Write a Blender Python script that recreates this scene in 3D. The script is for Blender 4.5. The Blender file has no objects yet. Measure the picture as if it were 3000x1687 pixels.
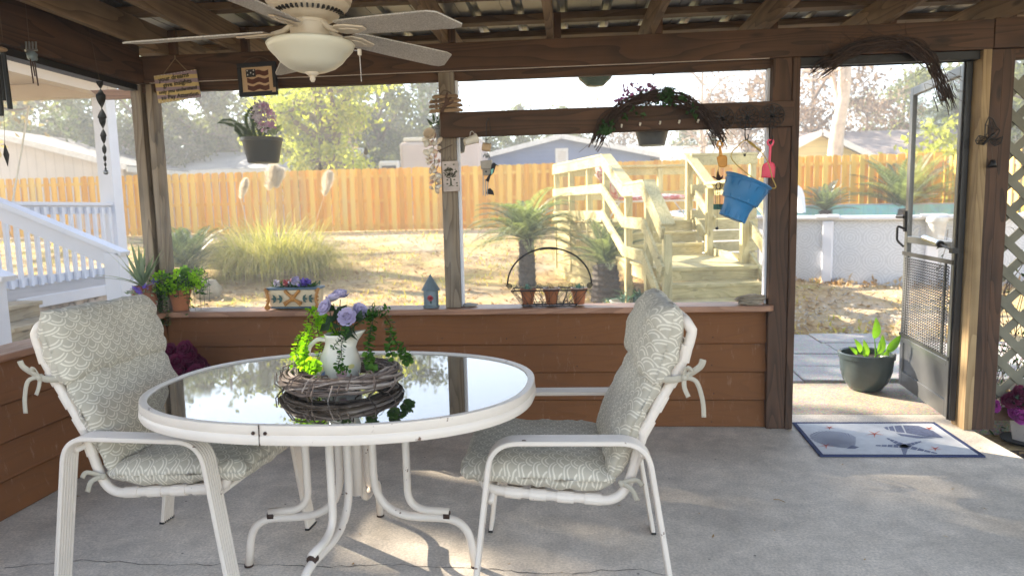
import bpy, math, random
from mathutils import Vector as V, Matrix, Quaternion, noise as mnoise
random.seed(7)
R = math.radians
sc = bpy.context.scene
COL = sc.collection

# ---------------------------------------------------------------- camera, sky, sun, exposure
F, PITCH, YAW, ROLL, CAMZ = 2022.62, 0.114190, 0.086139, 0.0229188, 1.304683
_f = V((-math.sin(YAW)*math.cos(PITCH), math.cos(YAW)*math.cos(PITCH), -math.sin(PITCH)))
_r = V((math.cos(YAW), math.sin(YAW), 0)); _d = _f.cross(_r)
_c, _s = math.cos(ROLL), math.sin(ROLL)
CR = _r*_c + _d*_s; CD = _r*(-_s) + _d*_c; CF = _f
cam_d = bpy.data.cameras.new('camera'); cam = bpy.data.objects.new('camera', cam_d); COL.objects.link(cam)
M = Matrix.Identity(4)
for i in range(3):
    M[i][0] = CR[i]; M[i][1] = -CD[i]; M[i][2] = -CF[i]
M[2][3] = CAMZ
cam.matrix_world = M
cam_d.sensor_width = 36; cam_d.lens = F/3000*36; cam_d.clip_start = .05; cam_d.clip_end = 600
cam_d.dof.use_dof = True; cam_d.dof.focus_distance = 2.9; cam_d.dof.aperture_fstop = 3.2
sc.camera = cam

SUN_EL, SUN_AZ = R(30), R(-59)                    # azimuth from +Y towards +X
wd = bpy.data.worlds.new('World'); sc.world = wd; wd.use_nodes = True
wn = wd.node_tree; wn.nodes.clear()
sky = wn.nodes.new('ShaderNodeTexSky'); sky.sky_type = 'NISHITA'; sky.sun_disc = False
sky.sun_elevation = SUN_EL; sky.sun_rotation = SUN_AZ; sky.dust_density = 0; sky.air_density = 1.0
bg = wn.nodes.new('ShaderNodeBackground'); bg.inputs[1].default_value = .092
wo = wn.nodes.new('ShaderNodeOutputWorld')
hs = wn.nodes.new('ShaderNodeHueSaturation'); hs.inputs['Saturation'].default_value = .72
wn.links.new(sky.outputs[0], hs.inputs['Color']); wn.links.new(hs.outputs[0], bg.inputs[0]); wn.links.new(bg.outputs[0], wo.inputs[0])
sl = bpy.data.lights.new('sun', 'SUN'); sun = bpy.data.objects.new('sun', sl); COL.objects.link(sun)
sl.energy = 4.3; sl.angle = R(.55); sl.color = (1, .88, .70)
SD = V((math.sin(SUN_AZ)*math.cos(SUN_EL), math.cos(SUN_AZ)*math.cos(SUN_EL), math.sin(SUN_EL)))
sun.rotation_euler = SD.to_track_quat('Z', 'Y').to_euler()
sc.view_settings.view_transform = 'Standard'; sc.view_settings.look = 'None'
sc.view_settings.exposure = 2.5; sc.view_settings.gamma = 1
sc.cycles.max_bounces = 8; sc.cycles.transparent_max_bounces = 24
sc.cycles.sample_clamp_indirect = 6

def ray(u, v): return CF + CR*((u-1500)/F) + CD*((v-843.5)/F)
def PY(u, v, Y): q = ray(u, v); t = Y/q.y; return V((q.x*t, Y, CAMZ+q.z*t))
def PX(u, v, X): q = ray(u, v); t = X/q.x; return V((X, q.y*t, CAMZ+q.z*t))
def PZ(u, v, Z): q = ray(u, v); t = (Z-CAMZ)/q.z; return V((q.x*t, q.y*t, Z))

# ---------------------------------------------------------------- mesh builder
ORG = {}
def uniq(n): return n
class MB:
    def __init__(s): s.v = []; s.f = []; s.uv = None; s.mi = []; s.cm = 0
    def add(s, vs, fs, M=None):
        o = len(s.v)
        s.v += [tuple(M @ V(p)) for p in vs] if M is not None else [tuple(p) for p in vs]
        s.f += [tuple(i+o for i in f) for f in fs]; s.mi += [s.cm]*len(fs)
        return s
    def box(s, c, d, M=None):
        x, y, z = [q/2 for q in d]; c = V(c)
        vs = [c+V((a*x, b*y, e*z)) for e in (-1, 1) for b in (-1, 1) for a in (-1, 1)]
        return s.add(vs, [(0,2,3,1),(4,5,7,6),(0,1,5,4),(2,6,7,3),(0,4,6,2),(1,3,7,5)], M)
    def bb(s, x0, x1, y0, y1, z0, z1, M=None):
        return s.box(((x0+x1)/2, (y0+y1)/2, (z0+z1)/2), (abs(x1-x0), abs(y1-y0), abs(z1-z0)), M)
    def bar(s, a, b, w, h, up=(0,0,1)):           # box between two points, w sideways, h along up
        a, b = V(a), V(b); t = (b-a).normalized(); up = V(up)
        x = t.cross(up).normalized(); y = x.cross(t).normalized()
        vs = [p + x*(i*w/2) + y*(j*h/2) for p in (a, b) for j in (-1, 1) for i in (-1, 1)]
        return s.add(vs, [(0,1,3,2),(4,6,7,5),(0,4,5,1),(2,3,7,6),(0,2,6,4),(1,5,7,3)])
    def sweep(s, pts, prof, up=(0,0,1), closed=False, scales=None, cap=True, fixed=None):
        pts = [V(p) for p in pts]; n = len(pts); k = len(prof); up = V(up); vs = []
        prev = None
        for i, p in enumerate(pts):
            if closed: t = pts[(i+1) % n]-pts[i-1]
            else: t = pts[min(i+1, n-1)]-pts[max(i-1, 0)]
            t.normalize()
            if fixed is not None: x = V(fixed)
            elif prev is None:
                x = t.cross(up)
                if x.length < 1e-4: x = t.cross(V((1, 0, 0)))
                x.normalize()
            else:
                x = prev - t*prev.dot(t)
                if x.length < 1e-5: x = t.orthogonal()
                x.normalize()
            prev = x; y = x.cross(t).normalized()
            q = scales[i] if scales else 1
            vs += [p + x*(a*q) + y*(b*q) for a, b in prof]
        fs = []
        for i in range(n if closed else n-1):
            j = (i+1) % n
            for a in range(k):
                b = (a+1) % k; fs.append((i*k+a, i*k+b, j*k+b, j*k+a))
        if cap and not closed: fs += [tuple(range(k))[::-1], tuple((n-1)*k+a for a in range(k))]
        return s.add(vs, fs)
    def tube(s, pts, r, seg=8, closed=False, radii=None, up=(0,0,1)):
        pr = [(math.cos(2*math.pi*i/seg), math.sin(2*math.pi*i/seg)) for i in range(seg)]
        sca = radii if radii else [r]*len(pts)
        return s.sweep(pts, pr, up, closed, sca)
    def lathe(s, prof, c=(0,0,0), seg=24, M=None, sx=1, sy=1, cap=True):
        vs = []; fs = []; c = V(c); n = len(prof)
        for i in range(seg):
            a = 2*math.pi*i/seg
            vs += [c+V((r*math.cos(a)*sx, r*math.sin(a)*sy, z)) for r, z in prof]
        for i in range(seg):
            j = (i+1) % seg
            for a in range(n-1): fs.append((i*n+a, j*n+a, j*n+a+1, i*n+a+1))
        for e, rev in ((0, True), (n-1, False)):
            if cap and prof[e][0] > 1e-5:
                f = [i*n+e for i in range(seg)]; fs.append(tuple(f[::-1] if rev else f))
        return s.add(vs, fs, M)
    def prism(s, poly, h, M=None, z0=0):           # 2-D outline (x,y) raised to z0..z0+h
        n = len(poly)
        vs = [(x, y, z0) for x, y in poly]+[(x, y, z0+h) for x, y in poly]
        fs = [tuple(range(n))[::-1], tuple(range(n, 2*n))]+[(i, (i+1) % n, n+(i+1) % n, n+i) for i in range(n)]
        return s.add(vs, fs, M)
    def blob(s, c, r, M=None, sub=8, jit=0, seed=0):
        c = V(c); vs = []; fs = []; ns, nr = sub*2, sub; rr = r if hasattr(r, '__len__') else (r, r, r)
        for i in range(nr+1):
            th = math.pi*i/nr
            for j in range(ns):
                ph = 2*math.pi*j/ns; d = V((math.sin(th)*math.cos(ph), math.sin(th)*math.sin(ph), math.cos(th)))
                q = 1+(jit*mnoise.noise(d*1.7+V((seed, seed*1.3, 0))) if jit else 0)
                vs.append(c+V((d.x*rr[0]*q, d.y*rr[1]*q, d.z*rr[2]*q)))
        for i in range(nr):
            for j in range(ns): fs.append((i*ns+j, (i+1)*ns+j, (i+1)*ns+(j+1) % ns, i*ns+(j+1) % ns))
        return s.add(vs, fs, M)
    def leaf(s, b, d, up, L, W, bend=0., fold=.15, mid=.5):
        b, d, up = V(b), V(d).normalized(), V(up)
        x = d.cross(up)
        if x.length < 1e-4: x = d.orthogonal()
        x.normalize(); n = x.cross(d).normalized()
        m = b+d*L*mid + n*(bend*L*.3); t = b+d*L - n*(bend*L*.4)
        return s.add([b, m+x*W/2+n*W*fold, t, m-x*W/2+n*W*fold, m], [(0,1,4),(1,2,4),(2,3,4),(3,0,4)])
    def petal(s, b, d, up, L, W, cup=.3):
        b, d, up = V(b), V(d).normalized(), V(up)
        x = d.cross(up)
        if x.length < 1e-4: x = d.orthogonal()
        x.normalize(); n = x.cross(d).normalized()
        rows = [(0, .18, 0), (.4, .42, -.10*cup), (.75, .5, .05*cup), (1, .28, .35*cup)]
        vs = []
        for t, w, k in rows:
            vs += [b+d*L*t+n*L*k+x*(W*w)+n*W*.12*cup, b+d*L*t+n*L*(k-.03), b+d*L*t+n*L*k-x*(W*w)+n*W*.12*cup]
        fs = []
        for i in range(3):
            for j in range(2): fs.append((i*3+j, i*3+j+1, i*3+j+4, i*3+j+3))
        return s.add(vs, fs)
    def build(s, name, mat, parent=None, loc=None, smooth=False, bevel=0, sub=0, solid=0, auto=None):
        me = bpy.data.meshes.new(name)
        o0 = V(loc) if loc is not None else (ORG[parent] if parent else V((0, 0, 0)))
        me.from_pydata([tuple(V(p)-o0) for p in s.v], [], s.f); me.validate()
        for m in (mat if isinstance(mat, (list, tuple)) else [mat]): me.materials.append(m)
        if len(me.polygons) == len(s.mi) and any(s.mi): me.polygons.foreach_set('material_index', s.mi)
        if s.uv:
            l = me.uv_layers.new(name='UVMap')
            for lp in me.loops: l.data[lp.index].uv = s.uv[lp.vertex_index]
        if smooth or auto: me.polygons.foreach_set('use_smooth', [True]*len(me.polygons))
        if auto: me.set_sharp_from_angle(angle=R(auto))
        ob = bpy.data.objects.new(name, me); COL.objects.link(ob)
        if parent: ob.parent = parent
        else: ob.location = o0
        ORG[ob] = o0
        if solid:
            m = ob.modifiers.new('solid', 'SOLIDIFY'); m.thickness = solid; m.offset = 0
        if bevel:
            m = ob.modifiers.new('bevel', 'BEVEL'); m.width = bevel; m.segments = 2; m.limit_method = 'ANGLE'; m.angle_limit = R(40)
        if sub:
            m = ob.modifiers.new('sub', 'SUBSURF'); m.levels = sub; m.render_levels = sub
        return ob
def tag(o, label=None, cat=None, group=None, kind=None):
    if label: o['label'] = label
    if cat: o['category'] = cat
    if group: o['group'] = group
    if kind: o['kind'] = kind
    return o
def thing(name, loc, label, cat, group=None):
    o = bpy.data.objects.new(name, None); COL.objects.link(o); o.location = loc; o.empty_display_size = .1
    ORG[o] = V(loc); return tag(o, label, cat, group)
def kids(o): return [c for c in bpy.data.objects if c.parent == o]
def dup(o, loc, rotz=0, scale=1, label=None, parent=None):
    c = o.copy(); COL.objects.link(c)
    if parent is None:
        c.location = loc; c.rotation_euler = (o.rotation_euler.x, o.rotation_euler.y, rotz); c.scale = (scale,)*3 if not hasattr(scale, '__len__') else scale
        if label: c['label'] = label
    else: c.parent = parent
    for k in kids(o): dup(k, None, parent=c)
    return c
def arc(c, r, a0, a1, n, ax='xz'):
    o = []
    for i in range(n+1):
        a = R(a0+(a1-a0)*i/n); p = [c[0], c[1], c[2]]
        i0, i1 = 'xyz'.index(ax[0]), 'xyz'.index(ax[1]); p[i0] += r*math.cos(a); p[i1] += r*math.sin(a); o.append(V(p))
    return o
def fillet(pts, r, n=6):                           # rounds the inner corners of a polyline
    pts = [V(p) for p in pts]; o = [pts[0]]
    rr = r if hasattr(r, '__len__') else [r]*len(pts)
    for i in range(1, len(pts)-1):
        a, b, c = pts[i-1], pts[i], pts[i+1]; q = rr[i]
        q = min(q, (a-b).length*.49, (c-b).length*.49)
        p0 = b+(a-b).normalized()*q; p1 = b+(c-b).normalized()*q
        for k in range(n+1):
            t = k/n; o.append(p0*(1-t)**2+b*2*t*(1-t)+p1*t*t)
    return o+[pts[-1]]
def catmull(pts, n=6):
    pts = [V(p) for p in pts]; o = []
    for i in range(len(pts)-1):
        p0, p1, p2, p3 = pts[max(i-1, 0)], pts[i], pts[i+1], pts[min(i+2, len(pts)-1)]
        for k in range(n):
            t = k/n
            o.append(.5*((2*p1)+(p2-p0)*t+(2*p0-5*p1+4*p2-p3)*t*t+(3*p1-p0-3*p2+p3)*t**3))
    return o+[pts[-1]]
def rnd(a, b): return random.uniform(a, b)
def rv(s=1): return V((rnd(-s, s), rnd(-s, s), rnd(-s, s)))
def text_into(mb, txt, size, M, depth=.001, align='CENTER', bold=0.):
    cu = bpy.data.curves.new('t', 'FONT'); cu.body = txt; cu.size = size; cu.align_x = align; cu.extrude = depth; cu.offset = bold; cu.resolution_u = 2
    ob = bpy.data.objects.new('t', cu); COL.objects.link(ob)
    me = bpy.data.meshes.new_from_object(ob.evaluated_get(bpy.context.evaluated_depsgraph_get()))
    mb.add([v.co.copy() for v in me.vertices], [tuple(p.vertices) for p in me.polygons], M)
    bpy.data.objects.remove(ob); bpy.data.curves.remove(cu); bpy.data.meshes.remove(me)

# ---------------------------------------------------------------- node helper
class NT:
    def __init__(s, name):
        s.m = bpy.data.materials.new(name); s.m.use_nodes = True; s.t = s.m.node_tree; s.t.nodes.clear()
        s.out = s.t.nodes.new('ShaderNodeOutputMaterial')
    def n(s, ty, **kw):
        nd = s.t.nodes.new('ShaderNode'+ty)
        for k, v in kw.items(): setattr(nd, k, v)
        return nd
    def put(s, sock, v):
        if v is None: return
        if isinstance(v, bpy.types.NodeSocket): s.t.links.new(v, sock)
        else:
            if sock.type == 'RGBA' and len(v) == 3: v = (*v, 1)
            sock.default_value = v
    def coord(s, k='Object', rand=True):
        c = s.n('TexCoord').outputs[k]
        if rand and k == 'Object':
            r = s.n('ObjectInfo').outputs['Random']
            c = s.vm('ADD', c, s.comb(s.ma('MULTIPLY', r, 37.), s.ma('MULTIPLY', r, 91.), s.ma('MULTIPLY', r, 53.)))
        return c
    def comb(s, x, y, z):
        n = s.n('CombineXYZ')
        for i, q in enumerate((x, y, z)): s.put(n.inputs[i], q)
        return n.outputs[0]
    def sep(s, v):
        n = s.n('SeparateXYZ'); s.put(n.inputs[0], v); return n.outputs
    def ma(s, op, a, b=None, c=None, clamp=False):
        n = s.n('Math', operation=op, use_clamp=clamp)
        for i, q in enumerate((a, b, c)): s.put(n.inputs[i], q)
        return n.outputs[0]
    def vm(s, op, a, b=None):
        n = s.n('VectorMath', operation=op); s.put(n.inputs[0], a); s.put(n.inputs[1], b); return n.outputs[0]
    def map(s, v, sc):
        n = s.n('Mapping'); s.put(n.inputs['Vector'], v); n.inputs['Scale'].default_value = sc; return n.outputs[0]
    def noise(s, v, scale=5, detail=4, rough=.55, dist=0):
        n = s.n('TexNoise'); s.put(n.inputs['Vector'], v); n.inputs['Scale'].default_value = scale
        n.inputs['Detail'].default_value = detail; n.inputs['Roughness'].default_value = rough; n.inputs['Distortion'].default_value = dist
        return n.outputs['Fac']
    def vor(s, v, scale=5, feature='F1', out='Distance', rnd_=1):
        n = s.n('TexVoronoi', feature=feature); s.put(n.inputs['Vector'], v); n.inputs['Scale'].default_value = scale
        n.inputs['Randomness'].default_value = rnd_; return n.outputs[out]
    def ramp(s, f, st, ip='LINEAR'):
        n = s.n('ValToRGB'); s.put(n.inputs[0], f); e = n.color_ramp.elements; n.color_ramp.interpolation = ip
        while len(e) > 1: e.remove(e[0])
        for i, (p, c) in enumerate(st):
            q = e[0] if i == 0 else e.new(p); q.position = p
            q.color = (c, c, c, 1) if not hasattr(c, '__len__') else (*c, 1)[:4]
        return n.outputs[0]
    def mix(s, f, a, b, mode='MIX'):
        n = s.n('Mix', data_type='RGBA', blend_type=mode); s.put(n.inputs[0], f); s.put(n.inputs[6], a); s.put(n.inputs[7], b); return n.outputs[2]
    def bump(s, h, st=.3, d=.01):
        n = s.n('Bump'); s.put(n.inputs['Height'], h); n.inputs['Strength'].default_value = st; n.inputs['Distance'].default_value = d; return n.outputs[0]
    def pri(s, col, rough=.5, metal=0, norm=None, **kw):
        n = s.n('BsdfPrincipled'); s.put(n.inputs['Base Color'], col); s.put(n.inputs['Roughness'], rough); s.put(n.inputs['Metallic'], metal)
        if norm is not None: s.put(n.inputs['Normal'], norm)
        for k, v in kw.items(): s.put(n.inputs[k.replace('_', ' ')], v)
        return n.outputs[0]
    def shmix(s, f, a, b):
        n = s.n('MixShader'); s.put(n.inputs[0], f); s.put(n.inputs[1], a); s.put(n.inputs[2], b); return n.outputs[0]
    def fin(s, sh, disp=None):
        s.t.links.new(sh, s.out.inputs['Surface']); return s.m
# ---------------------------------------------------------------- materials
MT = {}
def wood(name, dark, light, axis='X', ring=9, rough=.75, knots=True, bumpst=.35, scale=1., weather=None):
    n = NT(name); c = n.coord()
    sc3 = {'X': (.55, 5, 5), 'Y': (5, .55, 5), 'Z': (5, 5, .55)}[axis]
    sc3 = tuple(q*scale for q in sc3)
    m = n.map(c, sc3)
    base = n.noise(m, 1.0, 2, .45)
    ringv = n.ma('FRACT', n.ma('MULTIPLY', base, ring*2.2))
    ringv = n.ma('POWER', ringv, 2.2)
    fine = n.noise(n.map(c, tuple((q*9 if q > 1 else q*3) for q in sc3)), 2.0, 3, .6)
    f = n.ma('ADD', n.ma('MULTIPLY', ringv, .55), n.ma('MULTIPLY', fine, .5))
    col = n.ramp(f, [(.1, light), (.85, dark)])
    if knots:
        sk = {'X': (1.1, 3.6, 3.6), 'Y': (3.6, 1.1, 3.6), 'Z': (3.6, 3.6, 1.1)}[axis]
        k = n.vor(n.map(c, sk), 1.6)
        km = n.ramp(k, [(.05, 1), (.10, 0)])
        col = n.mix(n.ma('MULTIPLY', km, .7), col, tuple(q*.35 for q in dark))
    blot = n.ramp(n.noise(c, 2.6, 3, .6), [(.35, .72), (.65, 1.12)])
    col = n.mix(1, col, blot, 'MULTIPLY')
    if weather:
        w = n.ramp(n.noise(n.map(c, sc3), 1.7, 4, .65), [(.45, 0), (.7, 1)])
        col = n.mix(n.ma('MULTIPLY', w, .6), col, weather)
    nb = n.bump(f, bumpst, .004)
    MT[name] = n.fin(n.pri(col, rough, 0, nb)); return MT[name]
def plain(name, col, rough=.5, metal=0, var=.12, scale=8, bump=0, bscale=60, spec=.5, rust=None, coord='Object'):
    n = NT(name); c = n.coord(coord)
    v = n.ramp(n.noise(c, scale, 4, .6), [(.3, 1-var), (.7, 1+var)])
    cc = n.mix(1, col, v, 'MULTIPLY')
    if rust:
        r1 = n.noise(c, rust[1], 5, .7); m = n.ramp(r1, [(rust[2], 0), (rust[2]+.02, 1)])
        cc = n.mix(m, cc, rust[0])
    nb = n.bump(n.noise(c, bscale, 3, .6), bump, .002) if bump else None
    MT[name] = n.fin(n.pri(cc, rough, metal, nb, Specular_IOR_Level=spec)); return MT[name]
def foliage(name, cols, trans=.35, rough=.6, scale=3., gloss=.25, tint=(1.5, 1.6, .7)):
    n = NT(name); c = n.coord()
    g = n.n('NewGeometry').outputs['Random Per Island']
    f = n.ma('ADD', n.ma('MULTIPLY', n.noise(c, scale, 2, .5), .6), n.ma('MULTIPLY', g, .5))
    k = len(cols)
    col = n.ramp(f, [(.2+.65*i/(k-1), q) for i, q in enumerate(cols)])
    d = n.pri(col, rough, 0, None, Specular_IOR_Level=gloss)
    t = n.n('BsdfTranslucent'); n.put(t.inputs[0], n.mix(1, col, tint, 'MULTIPLY'))
    MT[name] = n.fin(n.shmix(trans, d, t.outputs[0])); return MT[name]

BR_D, BR_L = (.036, .016, .0075), (.105, .05, .025)
for ax in 'XYZ': wood('wood_'+ax, BR_D, BR_L, ax, 8)
for ax in 'XZ': wood('greywood_'+ax, (.12, .085, .058), (.30, .235, .17), ax, 9, weather=(.26, .24, .22))
wood('jambwood', (.25, .16, .075), (.42, .29, .15), 'Z', 7)
wood('rafterwood', (.14, .085, .045), (.30, .205, .12), 'Y', 7)
wood('purlinwood', (.09, .055, .03), (.20, .13, .075), 'X', 7)
# terracotta painted siding, grain shows through the paint
def siding(name, ax):
    n = NT(name); c = n.coord()
    s3 = {'X': (.5, 4, 4.5), 'Y': (4, .5, 4.5)}[ax]
    b = n.noise(n.map(c, s3), 1.1, 2, .5)
    rg = n.ma('POWER', n.ma('FRACT', n.ma('MULTIPLY', b, 16)), 3)
    v = n.ramp(n.noise(c, 1.4, 4, .6), [(.3, .86), (.7, 1.1)])
    col = n.mix(1, (.200, .079, .027), v, 'MULTIPLY')
    col = n.mix(n.ma('MULTIPLY', rg, .28), col, (.115, .048, .022))
    kn = n.ramp(n.vor(n.map(c, {'X': (1.2, 5, 5), 'Y': (5, 1.2, 5)}[ax]), 1.2), [(.035, 1), (.075, 0)])
    col = n.mix(n.ma('MULTIPLY', kn, .8), col, (.05, .022, .012))
    wear = n.ramp(n.noise(n.map(c, (30, 30, 6)), 1, 5, .75), [(.60, 0), (.72, 1)])
    col = n.mix(n.ma('MULTIPLY', wear, .5), col, (.36, .24, .17))
    nb = n.bump(n.ma('SUBTRACT', 1., n.ma('ADD', n.ma('MULTIPLY', rg, .7), n.ma('MULTIPLY', n.noise(n.map(c, tuple(q*14 for q in s3)), 1, 2), .5))), .3, .003)
    MT[name] = n.fin(n.pri(col, .72, 0, nb, Specular_IOR_Level=.25))
siding('siding_X', 'X'); siding('siding_Y', 'Y')
wood('sillwood', (.25, .118, .068), (.40, .21, .13), 'X', 6, rough=.42, knots=False, bumpst=.15)
wood('sillwood_Y', (.25, .118, .068), (.40, .21, .13), 'Y', 6, rough=.42, knots=False, bumpst=.15)
# concrete slab: trowelled grey, stains, specks and hairline cracks
def concrete(name, base, crack=True, agg=False):
    n = NT(name); c = n.coord(rand=False)
    a = n.noise(c, 1.3, 5, .62); b = n.noise(c, 7, 6, .68, .4); d = n.noise(c, 95, 3, .7)
    v = n.ramp(a, [(.3, .74), (.5, 1.), (.72, 1.16)])
    col = n.mix(1, base, v, 'MULTIPLY')
    col = n.mix(1, col, n.ramp(b, [(.3, .76), (.7, 1.14)]), 'MULTIPLY')
    col = n.mix(1, col, n.ramp(d, [(.3, .72), (.7, 1.2)]), 'MULTIPLY')
    st = n.ramp(n.noise(c, 2.3, 6, .7, .6), [(.60, 0), (.72, 1)])
    col = n.mix(n.ma('MULTIPLY', st, .34), col, (.24, .19, .14))
    wp = n.ramp(n.noise(c, 30, 3, .6), [(.73, 0), (.77, 1)])
    wp = n.ma('MULTIPLY', wp, n.ramp(n.noise(c, .9, 2), [(.5, 0), (.6, 1)]))
    col = n.mix(n.ma('MULTIPLY', wp, .55), col, (.52, .52, .52))
    sp = n.ramp(n.vor(c, 11), [(.045, 1), (.07, 0)])
    sp = n.ma('MULTIPLY', sp, n.ramp(n.noise(c, 5, 1), [(.55, 0), (.6, 1)]))
    col = n.mix(n.ma('MULTIPLY', sp, .8), col, (.05, .04, .035))
    if agg:
        g = n.vor(c, 120, out='Color'); col = n.mix(.45, col, n.mix(1, g, (.55, .46, .33), 'MULTIPLY'))
    h = n.ma('ADD', b, n.ma('MULTIPLY', d, .35))
    nb = n.bump(h, .25 if not agg else .6, .004)
    rg = n.ramp(a, [(.3, .5), (.7, .72)])
    MT[name] = n.fin(n.pri(col, rg, 0, nb, Specular_IOR_Level=.4))
concrete('concrete', (.66, .585, .495)); concrete('slab_outside', (.40, .35, .28), agg=True); concrete('paver', (.50, .505, .52), agg=True)
plain('crack', (.09, .08, .07), .9)
# powder-coated white metal with rust chips
plain('white_metal', (.75, .665, .585), .38, 0, .05, 5, rust=((.16, .085, .055), 15, .655))
plain('white_clean', (.72, .67, .62), .42, 0, .05, 4)
plain('white_paint', (.72, .73, .80), .5, 0, .05, 3)
plain('porch_soffit', (.62, .54, .47), .6, 0, .05, 2)
plain('rust', (.045, .022, .014), .8)
plain('fan_cream', (.62, .54, .44), .4, 0, .06, 9, rust=((.18, .11, .06), 26, .74))
plain('fan_glass', (.68, .66, .56), .28, 0, .04, 3)
def blade():
    n = NT('fan_blade'); c = n.coord('Generated')
    f = n.noise(n.coord(), 180, 3, .7); col = n.ramp(f, [(.38, (.36, .33, .30)), (.6, (.60, .565, .53))])
    col = n.mix(1, col, n.ramp(n.noise(n.coord(), 7, 4), [(.3, .85), (.7, 1.1)]), 'MULTIPLY')
    MT['fan_blade'] = n.fin(n.pri(col, .6))
blade()
plain('dark_metal', (.018, .016, .016), .45, .3); plain('bronze_frame', (.028, .026, .027), .35, .4)
plain('alu_grey', (.21, .215, .225), .35, .7, .08, 6); plain('guard_wire', (.06, .06, .062), .45, .4); plain('chrome', (.75, .75, .76), .12, 1, .03)
plain('galv', (.27, .28, .30), .38, .75, .18, 2.2, bump=.1, bscale=8)
plain('black_plastic', (.02, .02, .021), .38, 0, .15, 12); plain('string', (.10, .07, .05), .8); plain('paleline', (.55, .52, .5), .5)
plain('blue_plastic', (.025, .175, .40), .42, 0, .16, 5); plain('pink_plastic', (.78, .03, .10), .35); plain('yellow_plastic', (.62, .26, .008), .4, 0, .12, 20)
plain('bail_yellow', (.50, .34, .08), .5)
plain('terracotta', (.33, .115, .045), .75, 0, .16, 9, bump=.15); plain('old_terracotta', (.26, .10, .055), .7, 0, .25, 8, rust=((.34, .30, .28), 6, .56))
plain('soil', (.035, .024, .016), .95, 0, .3, 40, bump=.6)
plain('teal_glaze', (.045, .060, .062), .25, 0, .22, 6); plain('ceramic', (.70, .655, .56), .16, 0, .04, 3)
plain('shell', (.62, .50, .38), .45, 0, .22, 16); plain('shell_pink', (.58, .36, .30), .45, 0, .2, 16); plain('shell_white', (.70, .64, .56), .45, 0, .15, 16)
plain('galv_blue', (.16, .205, .235), .5, .2, .15, 8); plain('green_enamel', (.015, .075, .03), .25, 0, .1, 5)
plain('stone_grey', (.27, .26, .25), .85, 0, .3, 14, bump=.5); plain('boulder', (.36, .31, .22), .85, 0, .25, 6, bump=.5)
plain('lead_dark', (.02, .02, .022), .5, .4); plain('tin_grey', (.28, .25, .22), .5, .3, .2, 10)
plain('twine', (.30, .22, .13), .85); plain('mid_teal', (.16, .45, .42), .4)
plain('lilac', (.50, .44, .62), .55, 0, .12, 30); plain('purple', (.16, .10, .48), .55, 0, .2, 30); plain('magenta', (.15, .013, .055), .55, 0, .25, 20)
plain('orchid', (.36, .045, .28), .55, 0, .35, 25); plain('white_petal', (.68, .62, .70), .5, 0, .1, 40); plain('rose', (.55, .14, .16), .55, 0, .2, 30)
plain('orchid_pink', (.60, .34, .56), .5, 0, .3, 30)
def vine():
    n = NT('vine'); c = n.coord(); f = n.noise(c, 22, 4, .65)
    g = n.n('NewGeometry').outputs['Random Per Island']
    col = n.ramp(n.ma('ADD', n.ma('MULTIPLY', f, .5), n.ma('MULTIPLY', g, .5)), [(.2, (.06, .04, .032)), (.5, (.21, .15, .12)), (.8, (.46, .40, .36))])
    MT['vine'] = n.fin(n.pri(col, .75, 0, n.bump(f, .5, .002)))
    n = NT('dark_vine'); g = n.n('NewGeometry').outputs['Random Per Island']
    MT['dark_vine'] = n.fin(n.pri(n.ramp(g, [(0, (.018, .010, .008)), (1, (.075, .042, .03))]), .8))
vine()
foliage('lime_leaf', [(.10, .26, .01), (.22, .42, .02), (.34, .52, .04)], .6); foliage('green_leaf', [(.02, .07, .012), (.05, .13, .02), (.11, .22, .04)], .3)
foliage('dark_leaf', [(.012, .028, .012), (.02, .045, .018)], .15); foliage('fern_leaf', [(.02, .05, .015), (.045, .10, .03)], .3)
foliage('stripe_leaf', [(.10, .16, .10), (.40, .46, .34)], .25); foliage('succulent', [(.06, .16, .13), (.14, .27, .22)], .1)
foliage('canna_leaf', [(.09, .24, .02), (.24, .42, .05)], .5)
foliage('sago_leaf', [(.09, .11, .075), (.18, .22, .14), (.32, .36, .25)], .25, .35, 2, .6); foliage('sago_dark', [(.045, .065, .05), (.09, .12, .085), (.17, .21, .15)], .25, .4, 2, .4); foliage('sago_green', [(.10, .12, .07), (.19, .23, .12), (.36, .40, .26)], .35, .35, 2, .5)
foliage('pampas_leaf', [(.26, .27, .08), (.44, .43, .14), (.64, .56, .34)], .45, .6, 1.2, tint=(1.3, 1.3, .7)); foliage('plume', [(.66, .60, .52), (.82, .78, .70)], .5, .9, tint=(1.05, 1., .9))
foliage('dry_leaf', [(.24, .14, .06), (.46, .31, .15), (.62, .50, .33)], .3, tint=(1.2, 1.1, .8)); foliage('mulch_bits', [(.26, .22, .17), (.46, .40, .32), (.62, .56, .48)], .1, tint=(1, 1, 1)); foliage('dead_grass', [(.42, .32, .12), (.58, .46, .18), (.42, .46, .10)], .35)
foliage('tree_dark', [(.035, .055, .03), (.07, .095, .05), (.12, .15, .07)], .35, .6, .25); foliage('tree_olive', [(.07, .09, .035), (.13, .15, .055), (.24, .25, .09)], .4, .6, .25)
foliage('tree_yellow', [(.18, .22, .03), (.38, .40, .06), (.58, .54, .12)], .5, .6, .25); foliage('tree_tan', [(.16, .12, .07), (.28, .21, .12), (.36, .29, .19)], .35, .7, .25)
foliage('tree_brown', [(.20, .13, .085), (.31, .22, .155), (.40, .32, .24)], .35, .7, .25, tint=(1.1, 1, .85))
plain('bark', (.17, .125, .09), .9, 0, .35, 6, bump=.6, bscale=14); plain('pale_bark', (.52, .42, .34), .85, 0, .25, 4, bump=.3, bscale=10)
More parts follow.
